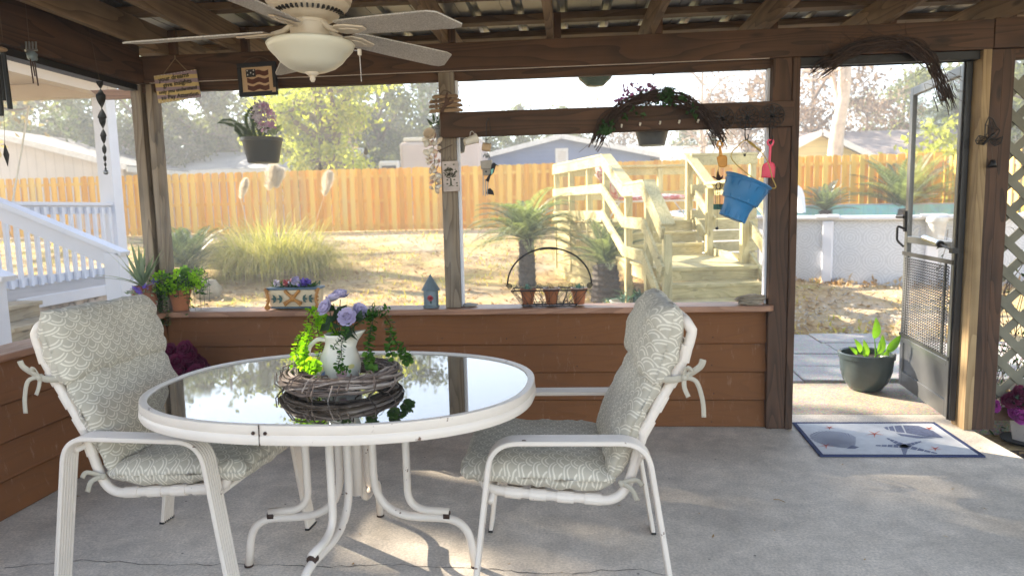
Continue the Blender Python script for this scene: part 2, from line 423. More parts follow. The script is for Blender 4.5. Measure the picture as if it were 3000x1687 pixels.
plain('sago_trunk', (.085, .068, .055), .95, 0, .45, 26, bump=.8, bscale=40)
wood('pine', (.46, .38, .16), (.70, .61, .32), 'X', 7, rough=.65, bumpst=.2); wood('pine_Z', (.46, .38, .16), (.70, .61, .32), 'Z', 7, rough=.65, bumpst=.2); wood('pine_Y', (.46, .38, .16), (.70, .61, .32), 'Y', 7, rough=.65, bumpst=.2)
wood('step_wood', (.36, .28, .17), (.56, .46, .31), 'Y', 8, rough=.7)
def fence():
    n = NT('fence_wood'); c = n.coord(rand=False); g = n.n('NewGeometry').outputs['Random Per Island']
    gr = n.noise(n.map(c, (9, 9, .5)), 2.5, 3, .55)
    f = n.ma('ADD', n.ma('MULTIPLY', gr, .5), n.ma('MULTIPLY', g, .62))
    col = n.ramp(f, [(.2, (.60, .24, .008)), (.5, (.78, .41, .035)), (.8, (.84, .54, .10))])
    kn = n.ramp(n.vor(n.map(c, (4, 4, 1.3)), 1.4), [(.03, 1), (.06, 0)])
    col = n.mix(n.ma('MULTIPLY', kn, .6), col, (.16, .07, .02))
    gy = n.ramp(n.noise(n.map(c, (1, 1, .25)), 1.2, 3), [(.5, 0), (.75, 1)]); col = n.mix(n.ma('MULTIPLY', gy, .5), col, (.50, .44, .28))
    MT['fence_wood'] = n.fin(n.pri(col, .7, 0, n.bump(gr, .2, .004)))
fence()
def ground():
    n = NT('dry_lawn'); c = n.coord(rand=False)
    a = n.noise(c, .35, 4, .6); b = n.noise(c, 2.2, 6, .7, .5); d = n.noise(c, 18, 5, .75, .3)
    f = n.ma('ADD', n.ma('MULTIPLY', b, .45), n.ma('MULTIPLY', d, .55))
    col = n.ramp(f, [(.30, (.15, .10, .06)), (.43, (.36, .24, .125)), (.53, (.53, .385, .19)), (.66, (.66, .53, .32))])
    gr = n.ramp(n.noise(c, .8, 4, .65), [(.5, 0), (.64, 1)])
    col = n.mix(n.ma('MULTIPLY', gr, .55), col, n.ramp(d, [(.35, (.26, .24, .05)), (.65, (.52, .48, .13))]))
    sand = n.ramp(a, [(.48, 0), (.62, 1)]); col = n.mix(n.ma('MULTIPLY', sand, .5), col, (.62, .52, .42))
    MT['dry_lawn'] = n.fin(n.pri(col, .95, 0, n.bump(f, .9, .05), Specular_IOR_Level=.1))
ground()
plain('mulch', (.07, .045, .03), .95, 0, .5, 30, bump=.8)
# cushion cloth: rows of scallops drawn from concentric arcs
def scallop():
    n = NT('scallop_cloth'); uv = n.n('UVMap').outputs[0]
    w = n.n('TexNoise'); n.put(w.inputs['Vector'], uv); w.inputs['Scale'].default_value = 9; w.inputs['Detail'].default_value = 1
    uvd = n.vm('ADD', uv, n.vm('MULTIPLY', n.vm('SUBTRACT', w.outputs['Color'], (.5, .5, .5)), (.012, .012, 0)))
    s = n.sep(uvd); RX, RY = .0275, .024
    x = n.ma('DIVIDE', s[0], RX); y = n.ma('DIVIDE', s[1], RY); best = None
    r0 = n.ma('FLOOR', y); found = None
    for k in (1, 0, -1, 2):                        # upper rows overlap the rows beneath
        pass
    out = None
    for k in (-0, 1, 2):                           # from the lowest candidate row up, the last one drawn wins
        row = n.ma('ADD', r0, float(k))
        odd = n.ma('MODULO', n.ma('ADD', row, 1000.), 2.)
        xo = n.ma('SUBTRACT', x, odd)
        cxn = n.ma('MULTIPLY', n.ma('ROUND', n.ma('DIVIDE', xo, 2.)), 2.)
        dx = n.ma('SUBTRACT', xo, cxn); dy = n.ma('MULTIPLY', n.ma('SUBTRACT', y, row), .62)
        d = n.ma('SQRT', n.ma('ADD', n.ma('MULTIPLY', dx, dx), n.ma('MULTIPLY', dy, dy)))
        line = n.ma('GREATER_THAN', n.ma('FRACT', n.ma('SUBTRACT', n.ma('MULTIPLY', d, 3.5), .30)), .58)
        inner = n.ma('GREATER_THAN', d, .40)
        v = n.ma('MULTIPLY', line, inner)
        inside = n.ma('LESS_THAN', d, 1.04)
        if out is None: out = v
        else: out = n.ma('ADD', n.ma('MULTIPLY', v, inside), n.ma('MULTIPLY', out, n.ma('SUBTRACT', 1., inside)))
    c = n.coord()
    g = n.mix(out, (.47, .425, .345), (.70, .645, .545))
    g = n.mix(1, g, n.ramp(n.noise(c, 6, 4), [(.3, .88), (.7, 1.08)]), 'MULTIPLY')
    weave = n.noise(c, 420, 1)
    cr = n.noise(c, 11, 3, .55)
    MT['scallop_cloth'] = n.fin(n.pri(g, .9, 0, n.bump(n.ma('ADD', n.ma('MULTIPLY', weave, .12), cr), .35, .012), Specular_IOR_Level=.15, Sheen_Weight=.1))
scallop()
def schlick(n, f0):                                 # reflectance by viewing angle, the same from either side
    g = n.n('NewGeometry'); d = n.n('VectorMath', operation='DOT_PRODUCT'); n.put(d.inputs[0], g.outputs['Normal']); n.put(d.inputs[1], g.outputs['Incoming'])
    c = n.ma('SUBTRACT', 1., n.ma('ABSOLUTE', d.outputs['Value'])); return n.ma('ADD', f0, n.ma('MULTIPLY', 1-f0, n.ma('POWER', c, 5.)))
def glass_top():
    n = NT('smoked_glass')
    fr = schlick(n, .26)
    tr = n.n('BsdfTransparent'); tr.inputs[0].default_value = (.085, .08, .076, 1)
    gl = n.n('BsdfGlossy'); gl.inputs[0].default_value = (1, 1, 1, 1); c = n.coord(); n.put(gl.inputs[1], n.ramp(n.noise(c, 5, 4, .6), [(.4, .008), (.7, .05)]))
    ds = n.n('BsdfDiffuse'); ds.inputs[0].default_value = (.5, .47, .42, 1); du = n.ramp(n.noise(c, 40, 5, .75), [(.45, .012), (.72, .10)])
    MT['smoked_glass'] = n.fin(n.shmix(du, n.shmix(fr, tr.outputs[0], gl.outputs[0]), ds.outputs[0]))
    n = NT('door_glass'); fr = schlick(n, .05)
    tr = n.n('BsdfTransparent'); tr.inputs[0].default_value = (.86, .87, .87, 1); gl = n.n('BsdfGlossy'); gl.inputs[1].default_value = .02
    MT['door_glass'] = n.fin(n.shmix(fr, tr.outputs[0], gl.outputs[0]))
    n = NT('insect_screen'); tr = n.n('BsdfTransparent'); df = n.n('BsdfDiffuse'); df.inputs[0].default_value = (.45, .46, .48, 1)
    MT['insect_screen'] = n.fin(n.shmix(.16, tr.outputs[0], df.outputs[0]))
    n = NT('pool_water'); fr = n.n('Fresnel'); fr.inputs[0].default_value = 1.33
    c = n.coord(rand=False); MT['pool_water'] = n.fin(n.pri((.08, .42, .45), .03))
glass_top()
def pool_wall():
    n = NT('pool_wall'); c = n.coord('UV', False)
    c = n.n('UVMap').outputs[0]
    w = n.n('TexWave', wave_type='RINGS', rings_direction='SPHERICAL')
    v = n.vm('FRACTION', n.vm('MULTIPLY', c, (2.8, 2.8, 0))); v = n.vm('SUBTRACT', v, (.5, .5, 0))
    n.put(w.inputs['Vector'], v); w.inputs['Scale'].default_value = 2.6; w.inputs['Distortion'].default_value = 3.2; w.inputs['Detail'].default_value = 2; w.inputs['Detail Scale'].default_value = 3
    col = n.ramp(w.outputs['Fac'], [(.3, (.52, .54, .585)), (.7, (.62, .64, .685))])
    col = n.mix(1, col, n.ramp(n.noise(c, 30, 4), [(.3, .93), (.7, 1.05)]), 'MULTIPLY')
    MT['pool_wall'] = n.fin(n.pri(col, .45))
    n = NT('pool_liner'); c = n.n('UVMap').outputs[0]; g = n.vor(n.map(c, (9, 9, 9)), 1, out='Color')
    br = n.ramp(n.sep(n.vm('FRACTION', n.vm('MULTIPLY', c, (3.4, 6.5, 0))))[0], [(.04, 0), (.08, 1)])
    MT['pool_liner'] = n.fin(n.pri(n.mix(br, (.34, .78, .78), n.mix(.1, (.42, .88, .87), g)), .4))
pool_wall()
def shingle(name, a, b):
    n = NT(name); c = n.coord(rand=False); f = n.noise(c, 1.2, 5, .7)
    MT[name] = n.fin(n.pri(n.ramp(f, [(.3, a), (.7, b)]), .9))
shingle('shingle_grey', (.15, .145, .15), (.30, .29, .29)); shingle('shingle_brown', (.22, .18, .17), (.34, .29, .27)); shingle('shingle_pale', (.30, .29, .30), (.46, .44, .42))  # dark grey, brown and pale grey roof shingles
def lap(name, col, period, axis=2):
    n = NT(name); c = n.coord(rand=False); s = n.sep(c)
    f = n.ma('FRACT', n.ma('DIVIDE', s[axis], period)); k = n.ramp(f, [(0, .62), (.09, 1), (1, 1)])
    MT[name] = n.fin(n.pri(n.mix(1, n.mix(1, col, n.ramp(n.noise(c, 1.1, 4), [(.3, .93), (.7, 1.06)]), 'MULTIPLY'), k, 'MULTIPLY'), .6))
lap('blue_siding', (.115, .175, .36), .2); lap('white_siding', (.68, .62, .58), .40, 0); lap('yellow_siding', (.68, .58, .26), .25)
plain('trim_white', (.74, .73, .72), .5); plain('camper', (.56, .47, .45), .5, 0, .06, 1.5); plain('metal_roof', (.72, .72, .73), .4, .2, .06, 1)
def stone():
    n = NT('faux_stone'); c = n.coord(rand=False); wv = n.vm('ADD', c, n.vm('MULTIPLY', n.comb(n.noise(c, 4), n.noise(c, 5), n.noise(c, 6)), (.25, .25, .25)))
    e = n.vor(n.map(wv, (3, 3, 4.2)), 1, 'DISTANCE_TO_EDGE'); b = n.noise(c, 9, 5, .6)
    col = n.mix(1, n.ramp(b, [(.3, (.42, .33, .27)), (.7, (.66, .56, .48))]), n.ramp(e, [(.0, .35), (.09, 1)]), 'MULTIPLY')
    MT['faux_stone'] = n.fin(n.pri(col, .8, 0, n.bump(n.ma('ADD', n.ramp(e, [(0, 0), (.15, 1)]), n.ma('MULTIPLY', b, .5)), .8, .04)))
stone()
plain('deckboards', (.46, .43, .41), .7, 0, .15, 3)
plain('navy', (.028, .042, .12), .85); plain('mat_ink', (.16, .18, .27), .9, 0, .3, 60); plain('mat_coral', (.62, .17, .12), .9, 0, .2, 60)
plain('mat_ground', (.60, .61, .63), .95, 0, .08, 20, bump=.3, bscale=300)
plain('lattice', (.20, .185, .135), .75, 0, .22, 7)
plain('cushion_red', (.60, .20, .21), .8, 0, .3, 9, rust=((.75, .62, .60), 16, .52)); plain('pouch', (.70, .66, .58), .6, 0, .1, 10)
def rstripes():
    n = NT('plank_stripes'); s = n.sep(n.coord('Generated')); f = n.ma('FRACT', n.ma('MULTIPLY', s[2], 4.1))
    ww = n.noise(n.coord(), 30, 3); m = n.ramp(n.ma('ADD', f, n.ma('MULTIPLY', n.ma('SUBTRACT', ww, .5), .25)), [(.48, 0), (.54, 1)])
    MT['plank_stripes'] = n.fin(n.pri(n.mix(m, (.50, .38, .17), (.27, .20, .25)), .7))
rstripes()
plain('sign_ink', (.022, .017, .004), .7); plain('sign_edge', (.36, .27, .26), .6)
plain('parchment', (.50, .35, .22), .75, 0, .12, 14); plain('plaque_red', (.085, .022, .014), .7, 0, .2, 30); plain('plaque_navy', (.012, .013, .02), .7)
plain('plaque_stone', (.52, .44, .41), .8, 0, .14, 18, bump=.3); plain('moss_ink', (.075, .08, .045), .8)
wood('slatwood', (.17, .10, .055), (.34, .23, .14), 'X', 6); plain('lobster', (.085, .042, .026), .7)
plain('planter_cream', (.62, .50, .34), .5, 0, .12, 12); plain('planter_gold', (.42, .19, .045), .5, 0, .25, 14); plain('planter_blue', (.075, .12, .17), .45, 0, .2, 10); plain('planter_green', (.035, .085, .075), .5)
plain('driftwood', (.30, .25, .19), .9, 0, .35, 18, bump=.9, bscale=50); plain('concrete_bowl', (.46, .44, .42), .8, 0, .1, 8)
# ---------------------------------------------------------------- the patio: slab, half walls, posts, beams, roof
WY, RB = 4.05, 1.0                                  # wall line, near end of the roof
m = MB(); m.bb(-2.75, 2.26, -1.6, 4.30, -.16, 0); tag(m.build('patio_floor', MT['concrete'], bevel=.008), kind='structure')
m = MB(); m.bb(1.30, 2.75, 4.305, 5.08, -.16, -.004); tag(m.build('doorway_slab', MT['slab_outside'], bevel=.012), kind='structure')
# hairline cracks lie on the slab as their own thin sheet
def crack(pts, w):
    m = MB(); P = []
    for i in range(len(pts)-1):
        a, b = V(pts[i]), V(pts[i+1]); k = max(2, int((b-a).length/.03))
        for j in range(k): P.append(a.lerp(b, j/k)+V((rnd(-.008, .008), rnd(-.010, .010), 0)))
    for i in range(len(P)-1):
        t = (P[i+1]-P[i]).normalized(); s = V((-t.y, t.x, 0))*w*rnd(.5, 1.2)
        z = V((0, 0, .0015)); m.add([P[i]+s+z, P[i]-s+z, P[i+1]-s+z, P[i+1]+s+z], [(0, 1, 2, 3)])
    return m
m = crack([PZ(20, 1660, 0), PZ(260, 1640, 0), PZ(500, 1655, 0), PZ(690, 1652, 0), PZ(900, 1660, 0), PZ(1180, 1655, 0), PZ(1380, 1665, 0), PZ(1650, 1680, 0), PZ(1860, 1665, 0), PZ(2000, 1690, 0)], .0016)
tag(m.build('slab_crack', MT['crack']), 'long hairline crack running across the concrete under the table', 'crack')
# siding: overlapping boards, each a wedge
def lap_wall(name, label, length, n_b, place, mat, sillmat, ends=None):
    return
def wedge_boards(m, x0, x1, tops, face, toY=True, sgn=-1):
    for z0, z1 in tops:
        a, b = .030, .006
        if toY: vs = [(x, face+sgn*t, z) for x in (x0, x1) for t, z in ((0, z0), (a, z0), (b, z1), (0, z1))]
        else: vs = [(face-sgn*t, x, z) for x in (x0, x1) for t, z in ((0, z0), (a, z0), (b, z1), (0, z1))]
        m.add(vs, [(0, 1, 2, 3), (7, 6, 5, 4), (0, 4, 5, 1), (1, 5, 6, 2), (2, 6, 7, 3), (3, 7, 4, 0)])
LAPS = [(.004, .1555), (.1685, .3235), (.3365, .4915), (.5045, .692)]
hw = thing('half_wall', (-.6, WY, 0), 'terracotta painted lap siding half wall under the long sill facing the yard', 'wall')
m = MB(); wedge_boards(m, -2.50, 1.235, LAPS, WY+.012); m.build('siding', MT['siding_X'], hw)
m = MB(); random.seed(19)
for z in (.035, .20, .37, .54):
    for i in range(10): c = V((-2.38+.40*i+rnd(-.01, .01), WY-.0145+.012*(z-LAPS[0][0]-.035 if 0 else 0), z+rnd(-.004, .004))); m.lathe([(0, 0), (.0042, 0), (.004, .0012), (0, .0016)], (0, 0, 0), 8, Matrix.Translation(c+V((0, .0, 0))) @ Matrix.Rotation(R(90), 4, 'X'))
m.build('nail_heads', MT['rust'], hw)
m = MB(); m.bb(-2.60, 1.262, WY+.013, WY+.10, 0, .692); m.build('wall_core', MT['siding_X'], hw)
m = MB(); y0, y1, xe = WY-.085, WY+.115, 1.175
pts = [(-2.46, y0), (xe-.10, y0)]+[(xe-.10+.085*math.sin(R(a)), y0+.085-.085*math.cos(R(a))) for a in range(10, 91, 10)]+[(xe-.015, y1), (-2.46, y1)]
m.prism(pts, .034, z0=.693); m.build('sill', MT['sillwood'], hw, bevel=.005)
hl = thing('half_wall', (-2.52, 2, 0), 'terracotta painted lap siding half wall along the left side beside the porch', 'wall')
m = MB(); wedge_boards(m, -1.4, WY-.02, LAPS, -2.52, False, -1); m.build('siding', MT['siding_Y'], hl)
m = MB(); m.bb(-2.63, -2.521, -1.4, WY+.012, 0, .692); m.build('wall_core', MT['siding_Y'], hl)
m = MB(); m.bb(-2.66, -2.462, -1.4, WY+.115, .693, .727); m.build('sill', MT['sillwood_Y'], hl, bevel=.005)
# posts
def post(x0, x1, y0, y1, z0, z1, mat, label, trim=None, boards=None, nm='porch_post'):
    t = thing(nm, ((x0+x1)/2, (y0+y1)/2, z0), label, 'post')
    for b in boards or [(x0, x1, y0, y1)]:
        m = MB(); m.bb(*b, z0, z1); m.build('post_board' if boards else 'timber', mat, t, bevel=.004)
    if trim:
        m = MB(); m.bb(*trim, .73, z1-.045); m.build('screen_trim', MT['white_paint'], t, bevel=.002)
    return t
post(-2.61, -2.47, WY-.02, WY+.09, .728, 2.09, MT['greywood_Z'], 'weathered grey corner post of three boards with a dark groove, beside the white porch',
     boards=[(-2.612, -2.548, WY-.02, WY+.07), (-2.547, -2.513, WY+.02, WY+.07), (-2.512, -2.474, WY-.025, WY+.07)])
post(-.745, -.655, WY-.03, WY+.06, .728, 2.09, MT['greywood_Z'], 'weathered timber post in the middle of the long opening, small plaques on it', trim=(-.654, -.640, WY+.0, WY+.05))
post(1.118, 1.262, WY-.045, WY+.06, 0, 2.09, MT['wood_Z'], 'dark brown timber post on the left of the doorway', trim=(1.104, 1.117, WY+.0, WY+.05),
     boards=[(1.176, 1.221, WY-.045, WY+.06), (1.2225, 1.262, WY-.04, WY+.06)] and [(1.118, 1.222, WY-.045, WY+.012), (1.223, 1.264, WY-.052, WY+.07)])
dp = post(2.222, 2.395, WY-.045, WY+.10, 0, 2.09, MT['wood_Z'], 'dark brown timber post on the right of the doorway, a metal butterfly on it',
     boards=[(2.252, 2.312, WY-.045, WY+.08), (2.313, 2.378, WY-.04, WY+.08)])
m = MB(); m.bb(2.206, 2.2505, WY-.055, WY+.08, .0, 2.09); m.build('door_jamb', MT['jambwood'], dp, bevel=.003)
# header beam and lower dark trim
hb = thing('header_beam', (0, WY, 2.09), 'long brown timber header beam over the screen openings and the doorway', 'beam')
m = MB(); m.bb(-2.56, 2.262, WY-.042, WY-.004, 2.092, 2.246); m.build('inner_board', MT['wood_X'], hb, bevel=.003)
m = MB(); m.bb(2.264, 4.2, WY-.045, WY-.004, 2.096, 2.252); m.build('inner_board', MT['wood_X'], hb, bevel=.003)
m = MB(); m.bb(-2.56, 4.2, WY-.002, WY+.05, 2.045, 2.24); m.build('outer_board', MT['wood_X'], hb, bevel=.003)
m = MB(); m.bb(-2.47, 1.10, WY-.046, WY-.03, 2.0895, 2.0915); m.build('white_bead', MT['porch_soffit'], hb)
lb = thing('side_beam', (-2.5, 2, 2.09), 'brown timber side beam of two stacked boards over the left half wall, chimes hang from it', 'beam')
m = MB(); m.bb(-2.60, -2.50, RB, WY-.05, 2.085, 2.232); m.build('lower_board', MT['wood_Y'], lb, bevel=.003)
m = MB(); m.bb(-2.60, -2.515, RB, WY-.05, 2.234, 2.40); m.build('upper_board', MT['wood_Y'], lb, bevel=.003)
m = MB(); m.bb(-2.62, -2.545, -1.5, WY-.05, 2.05, 2.084); m.build('screen_track', MT['dark_metal'], lb)
br = thing('corner_brace', (-2.6, WY, 2.05), 'short reddish board bolted under the beams outside the left corner post', 'brace')
m = MB(); m.prism([(-2.95, 2.09), (-2.60, 2.09), (-2.60, 2.035), (-2.88, 2.035)], .04, Matrix(((1,0,0,0),(0,0,1,WY+.10),(0,1,0,0),(0,0,0,1)))); m.build('board', MT['sillwood'], br)
rl = thing('mid_rail', (.25, WY-.06, 1.78), 'brown timber rail nailed across the right half of the opening, wreath and hooks on it', 'rail')
m = MB(); m.bb(-.73, 1.222, WY-.086, WY-.0475, 1.716, 1.855); m.build('timber', MT['wood_X'], rl, bevel=.003)
# door header
m = MB(); m.bb(1.266, 2.204, WY-.03, WY+.05, 2.045, 2.089); tag(m.build('door_header', MT['dark_metal'], bevel=.002, loc=(1.72, WY, 2.06)), 'dark metal door header strip above the open doorway', 'door header')
# rafters on the beam, purlins on the rafters, ribbed sheet metal on top
raf = None
for i, (x, w) in enumerate([(-2.36, 'in the left corner'), (-1.92, 'left of the fan'), (-1.31, 'behind the fan'), (-.70, 'over the middle post'), (-.10, 'right of the fan blades'), (.46, 'over the arched vine wreath'), (1.08, 'over the left door post'), (1.70, 'over the doorway'), (2.31, 'over the right door post')]):
    lab = 'brown roof rafter '+w+', under the metal roof'
    if raf is None:
        m = MB(); m.bb(-.02, .02, RB, 4.62, 2.248, 2.388)
        raf = m.build('rafter', MT['rafterwood'], bevel=.003, loc=(0, WY, 2.248)); raf.location = (x, WY, 2.248); o = raf
        bl = MB(); bl.bb(.0212, .062, 4.01, 4.045, 2.249, 2.386); b = bl.build('hanger_block', MT['wood_Z'], raf)
        tag(raf, lab, 'rafter', 'rafters under the metal roof')
    else: dup(raf, (x, WY, 2.248), label=lab)
for i, (y, w) in enumerate([(4.60, 'at the eave outside the beam'), (4.22, 'just behind the header beam'), (3.72, 'second inside the header beam'), (3.15, 'above the fan blades'), (2.5, 'nearest to the fan'), (1.8, 'nearer than the fan'), (1.2, 'at the open near end')]):
    m = MB(); m.bb(-2.9, 4.3, y-.045, y+.045, 2.392, 2.43); o = m.build('purlin', MT['purlinwood'], bevel=.003, loc=(0, y, 2.39))
    tag(o, 'dark brown purlin '+w+', under the metal roof', 'purlin', 'purlins under the metal roof')
m = MB(); prof = []; x = -3.0
while x < 4.4:
    prof += [(x, 2.434), (x+.125, 2.434), (x+.1255, 2.438), (x+.1355, 2.438), (x+.136, 2.434), (x+.19, 2.434), (x+.205, 2.456), (x+.235, 2.456), (x+.25, 2.434)]; x += .25
vs = [(a, y, z) for y in (RB, 4.66) for a, z in prof]; k = len(prof)
m.add(vs, [(i, i+1, k+i+1, k+i) for i in range(k-1)]); o = m.build('metal_roof', MT['galv'], loc=(0, 2, 2.43), solid=.002)
tag(o, 'ribbed galvanised sheet metal roof over the rafters', 'roof')
# insect screens in the openings
for a in [(-2.474, -.746, .73, 2.044, 'fine insect screen in the opening left of the middle post'), (-.639, 1.103, .73, 2.044, 'fine insect screen in the opening right of the middle post')]:
    m = MB(); m.add([(a[0], WY+.03, a[2]), (a[1], WY+.03, a[2]), (a[1], WY+.03, a[3]), (a[0], WY+.03, a[3])], [(0, 1, 2, 3)])
    tag(m.build('insect_screen', MT['insect_screen'], loc=((a[0]+a[1])/2, WY+.03, a[2])), a[4], 'screen')
m = MB(); m.add([(-2.575, -1.4, .73), (-2.575, WY-.03, .73), (-2.575, WY-.03, 2.05), (-2.575, -1.4, 2.05)], [(0, 1, 2, 3)])
tag(m.build('insect_screen', MT['insect_screen'], loc=(-2.575, 2, .73)), 'fine insect screen in the left side opening towards the porch', 'screen')
# lattice right of the doorway
la = thing('lattice_panel', (3, WY+.08, 0), 'brown diagonal wooden lattice panel beside the right door post', 'lattice')
m = MB(); x0, x1, z0, z1, w = 2.380, 4.2, .10, 2.044, .046
def clipline(cx, cz, dx, dz):                       # clip an endless 45 degree slat to the panel
    t0, t1 = -9, 9
    for p, d, lo, hi in ((cx, dx, x0, x1), (cz, dz, z0, z1)):
        a, b = (lo-p)/d, (hi-p)/d
        if a > b: a, b = b, a
        t0, t1 = max(t0, a), min(t1, b)
    return (t0, t1) if t1-t0 > .03 else None
for s, yy in ((1, WY+.085), (-1, WY+.075)):
    for i in range(-30, 60):
        c = i*.172
        q = clipline(x0+c, z0, s*.7071, .7071)
        if q:
            a = V((x0+c+s*.7071*q[0], yy, z0+.7071*q[0])); b = V((x0+c+s*.7071*q[1], yy, z0+.7071*q[1])); m.bar(a, b, .008, w, (1, 0, 0) if False else (s*-.7071, 0, .7071))
m.build('slats', MT['lattice'], la)
m = MB(); m.bb(x0, x1, WY+.068, WY+.092, .02, .098); m.build('bottom_rail', MT['wood_X'], la)
# screen door, swung outwards from the right jamb
DH = V((2.190, WY+.06, 0)); ang = R(83); dx = V((math.cos(ang), math.sin(ang), 0)); dn = V((-dx.y, dx.x, 0)); DW = .84
DM = Matrix(((dx.x, dn.x, 0, DH.x), (dx.y, dn.y, 0, DH.y), (0, 0, 1, .03), (0, 0, 0, 1)))
sd = thing('screen_door', DH, 'open dark grey metal storm door with a wire guard over its lower half', 'door')
def dbox(m, x0, x1, z0, z1, t=.03): m.bb(x0, x1, -t/2, t/2, z0, z1, DM)
m = MB()
for a in [(0, .055, 0, 2.01), (DW-.055, DW, 0, 2.01), (.056, DW-.056, 1.955, 2.01), (.056, DW-.056, .0, .10), (.056, DW-.056, .985, 1.03), (.056, DW-.056, .30, .335)]: dbox(m, *a)
m.build('door_frame', MT['alu_grey'], sd, bevel=.004)
m = MB(); dbox(m, -.012, -.001, 0, 2.02, .045); dbox(m, -.03, -.013, 0, 2.02, .03); m.build('hinge_rail', MT['bronze_frame'], sd)
m = MB(); dbox(m, .057, DW-.057, .101, .299, .012); m.build('kick_panel', MT['alu_grey'], sd)
m = MB(); m.add([DM @ V(p) for p in ((.056, 0, 1.03), (DW-.056, 0, 1.03), (DW-.056, 0, 1.955), (.056, 0, 1.955))], [(0, 1, 2, 3)]); m.build('glass_pane', MT['door_glass'], sd)
m = MB()
for a in [(.004, DW-.004, .90, .925), (.004, DW-.004, .345, .365), (.10, .115, .365, .90), (DW-.115, DW-.10, .365, .90)]: m.bb(a[0], a[1], .0165, .026, a[2], a[3], DM)
z = .372
while z < .898:                                      # expanded metal: rows of wavy wires
    pts = [DM @ V((.06+.72*i/40, .02, z+.005*(1 if i % 2 else -1))) for i in range(41)]; m.tube(pts, .0048, 4); z += .017
m.build('wire_guard', MT['guard_wire'], sd)
m = MB(); c0 = DM @ V((.03, .045, 1.0)); c1 = DM @ V((.40, .042, 1.035)); cm = c0.lerp(c1, .33)
m.tube([cm, c1], .019, 14); m.build('closer_tube', MT['chrome'], sd, auto=40)
m = MB(); m.tube([DM @ V((-.06, .05, .985)), cm], .006, 8); m.tube([cm, cm+(cm-c1).normalized()*.02], .021, 12); m.bb(-.075, -.03, .03, .06, .97, 1.0, DM); m.build('closer_rod', MT['dark_metal'], sd)
m = MB(); m.bb(DW-.045, DW-.012, .016, .03, 1.06, 1.20, DM); m.tube([DM @ V((DW-.03, .03, 1.16)), DM @ V((DW+.05, .05, 1.16))], .012, 8); m.tube(fillet([DM @ V((DW-.03, .03, 1.08)), DM @ V((DW-.03, .07, 1.10)), DM @ V((DW-.03, .07, 1.0)), DM @ V((DW-.07, .04, .96))], .02), .008, 8)
m.build('door_handle', MT['dark_metal'], sd)
# ---------------------------------------------------------------- yard
def sst(a, b, x):
    t = max(0, min(1, (x-a)/(b-a))); return t*t*(3-2*t)
def gz(x, y):
    z = -.13 + .86*sst(9.2, 20, y)*(1-.55*sst(-1, 5, x)*(1-sst(17, 20, y)))
    return z + .035*mnoise.noise(V((x*.5, y*.5, 0)))*sst(6, 8, y)
m = MB(); xs = [-62, -45, -30]+[-20+.5*i for i in range(77)]+[24, 32, 45, 62]; ys = [-22, -12, -6, -2]+[-1+.5*i for i in range(60)]+[32, 40, 55, 78]
m.v = [(x, y, gz(x, y) if y < 40 else .73) for y in ys for x in xs]; k = len(xs)
m.f = [(j*k+i, j*k+i+1, (j+1)*k+i+1, (j+1)*k+i) for j in range(len(ys)-1) for i in range(k-1)]; m.mi = [0]*len(m.f)
tag(m.build('ground', MT['dry_lawn'], smooth=True), kind='structure')
# paving beyond the doorway
m = MB(); a = R(14); RM = Matrix.Rotation(a, 4, 'Z')
for i in range(-2, 4):
    for j in range(0, 4):
        c = V((2.05+i*.62, 5.45+j*.47, 0)); x, y = c.x, c.y
        if i > 1 and j > 2: continue
        m.box((0, 0, -.065), (.605, .455, .10), Matrix.Translation((x, y, rnd(-.006, .006))) @ Matrix.Rotation(R(-3)+rnd(-.01, .01), 4, 'Z'))
tag(m.build('paving', MT['paver'], bevel=.008), kind='structure')
m = MB(); m.add([(2.262, -2, -.118), (5.5, -2, -.118), (5.5, 5.6, -.118), (2.76, 5.6, -.118), (2.76, 4.0, -.118), (2.262, 4.0, -.118)], [(0, 1, 2, 3, 4, 5)])
tag(m.build('mulch_bed', MT['mulch']), kind='structure')
# leaf litter and dry grass tufts
m = MB(); g = MB(); mz = MB()
for i in range(7000):
    y = 5+15*random.random()**.9; x = rnd(-.9, .62)*y-.05*y
    if 4.2 < x and y > 10.5: continue
    z = gz(x, y)+.012; n = V((rnd(-.5, .5), rnd(-.5, .5), 1)); a = rnd(0, 6.28)
    m.leaf((x, y, z), (math.cos(a), math.sin(a), rnd(-.1, .5)), n, rnd(.05, .13), rnd(.03, .07), rnd(-.4, .4))
for i in range(900):
    x, y = rnd(2.3, 4.4), rnd(2.2, 5.6)
    if x < 2.8 and y > 4: continue
    a = rnd(0, 6.28); mz.leaf((x, y, -.11), (math.cos(a), math.sin(a), rnd(0, .7)), (0, 0, 1), rnd(.03, .09), rnd(.015, .04), rnd(-.4, .4))
for i in range(9000):
    y = 5+15*random.random()**.8; x = rnd(-.9, .62)*y-.05*y
    if 4.2 < x and y > 10.5: continue
    if mnoise.noise(V((x*.6, y*.6, 3))) < -.05: continue
    z = gz(x, y); h = rnd(.04, .14)
    g.leaf((x, y, z), (rnd(-.7, .7), rnd(-.7, .7), 1), rv(), h, rnd(.012, .03), .3)
tag(m.build('leaf_litter', MT['dry_leaf']), kind='stuff'); tag(g.build('dry_grass', MT['dead_grass']), kind='stuff'); tag(mz.build('bed_litter', MT['dry_leaf']), kind='stuff')
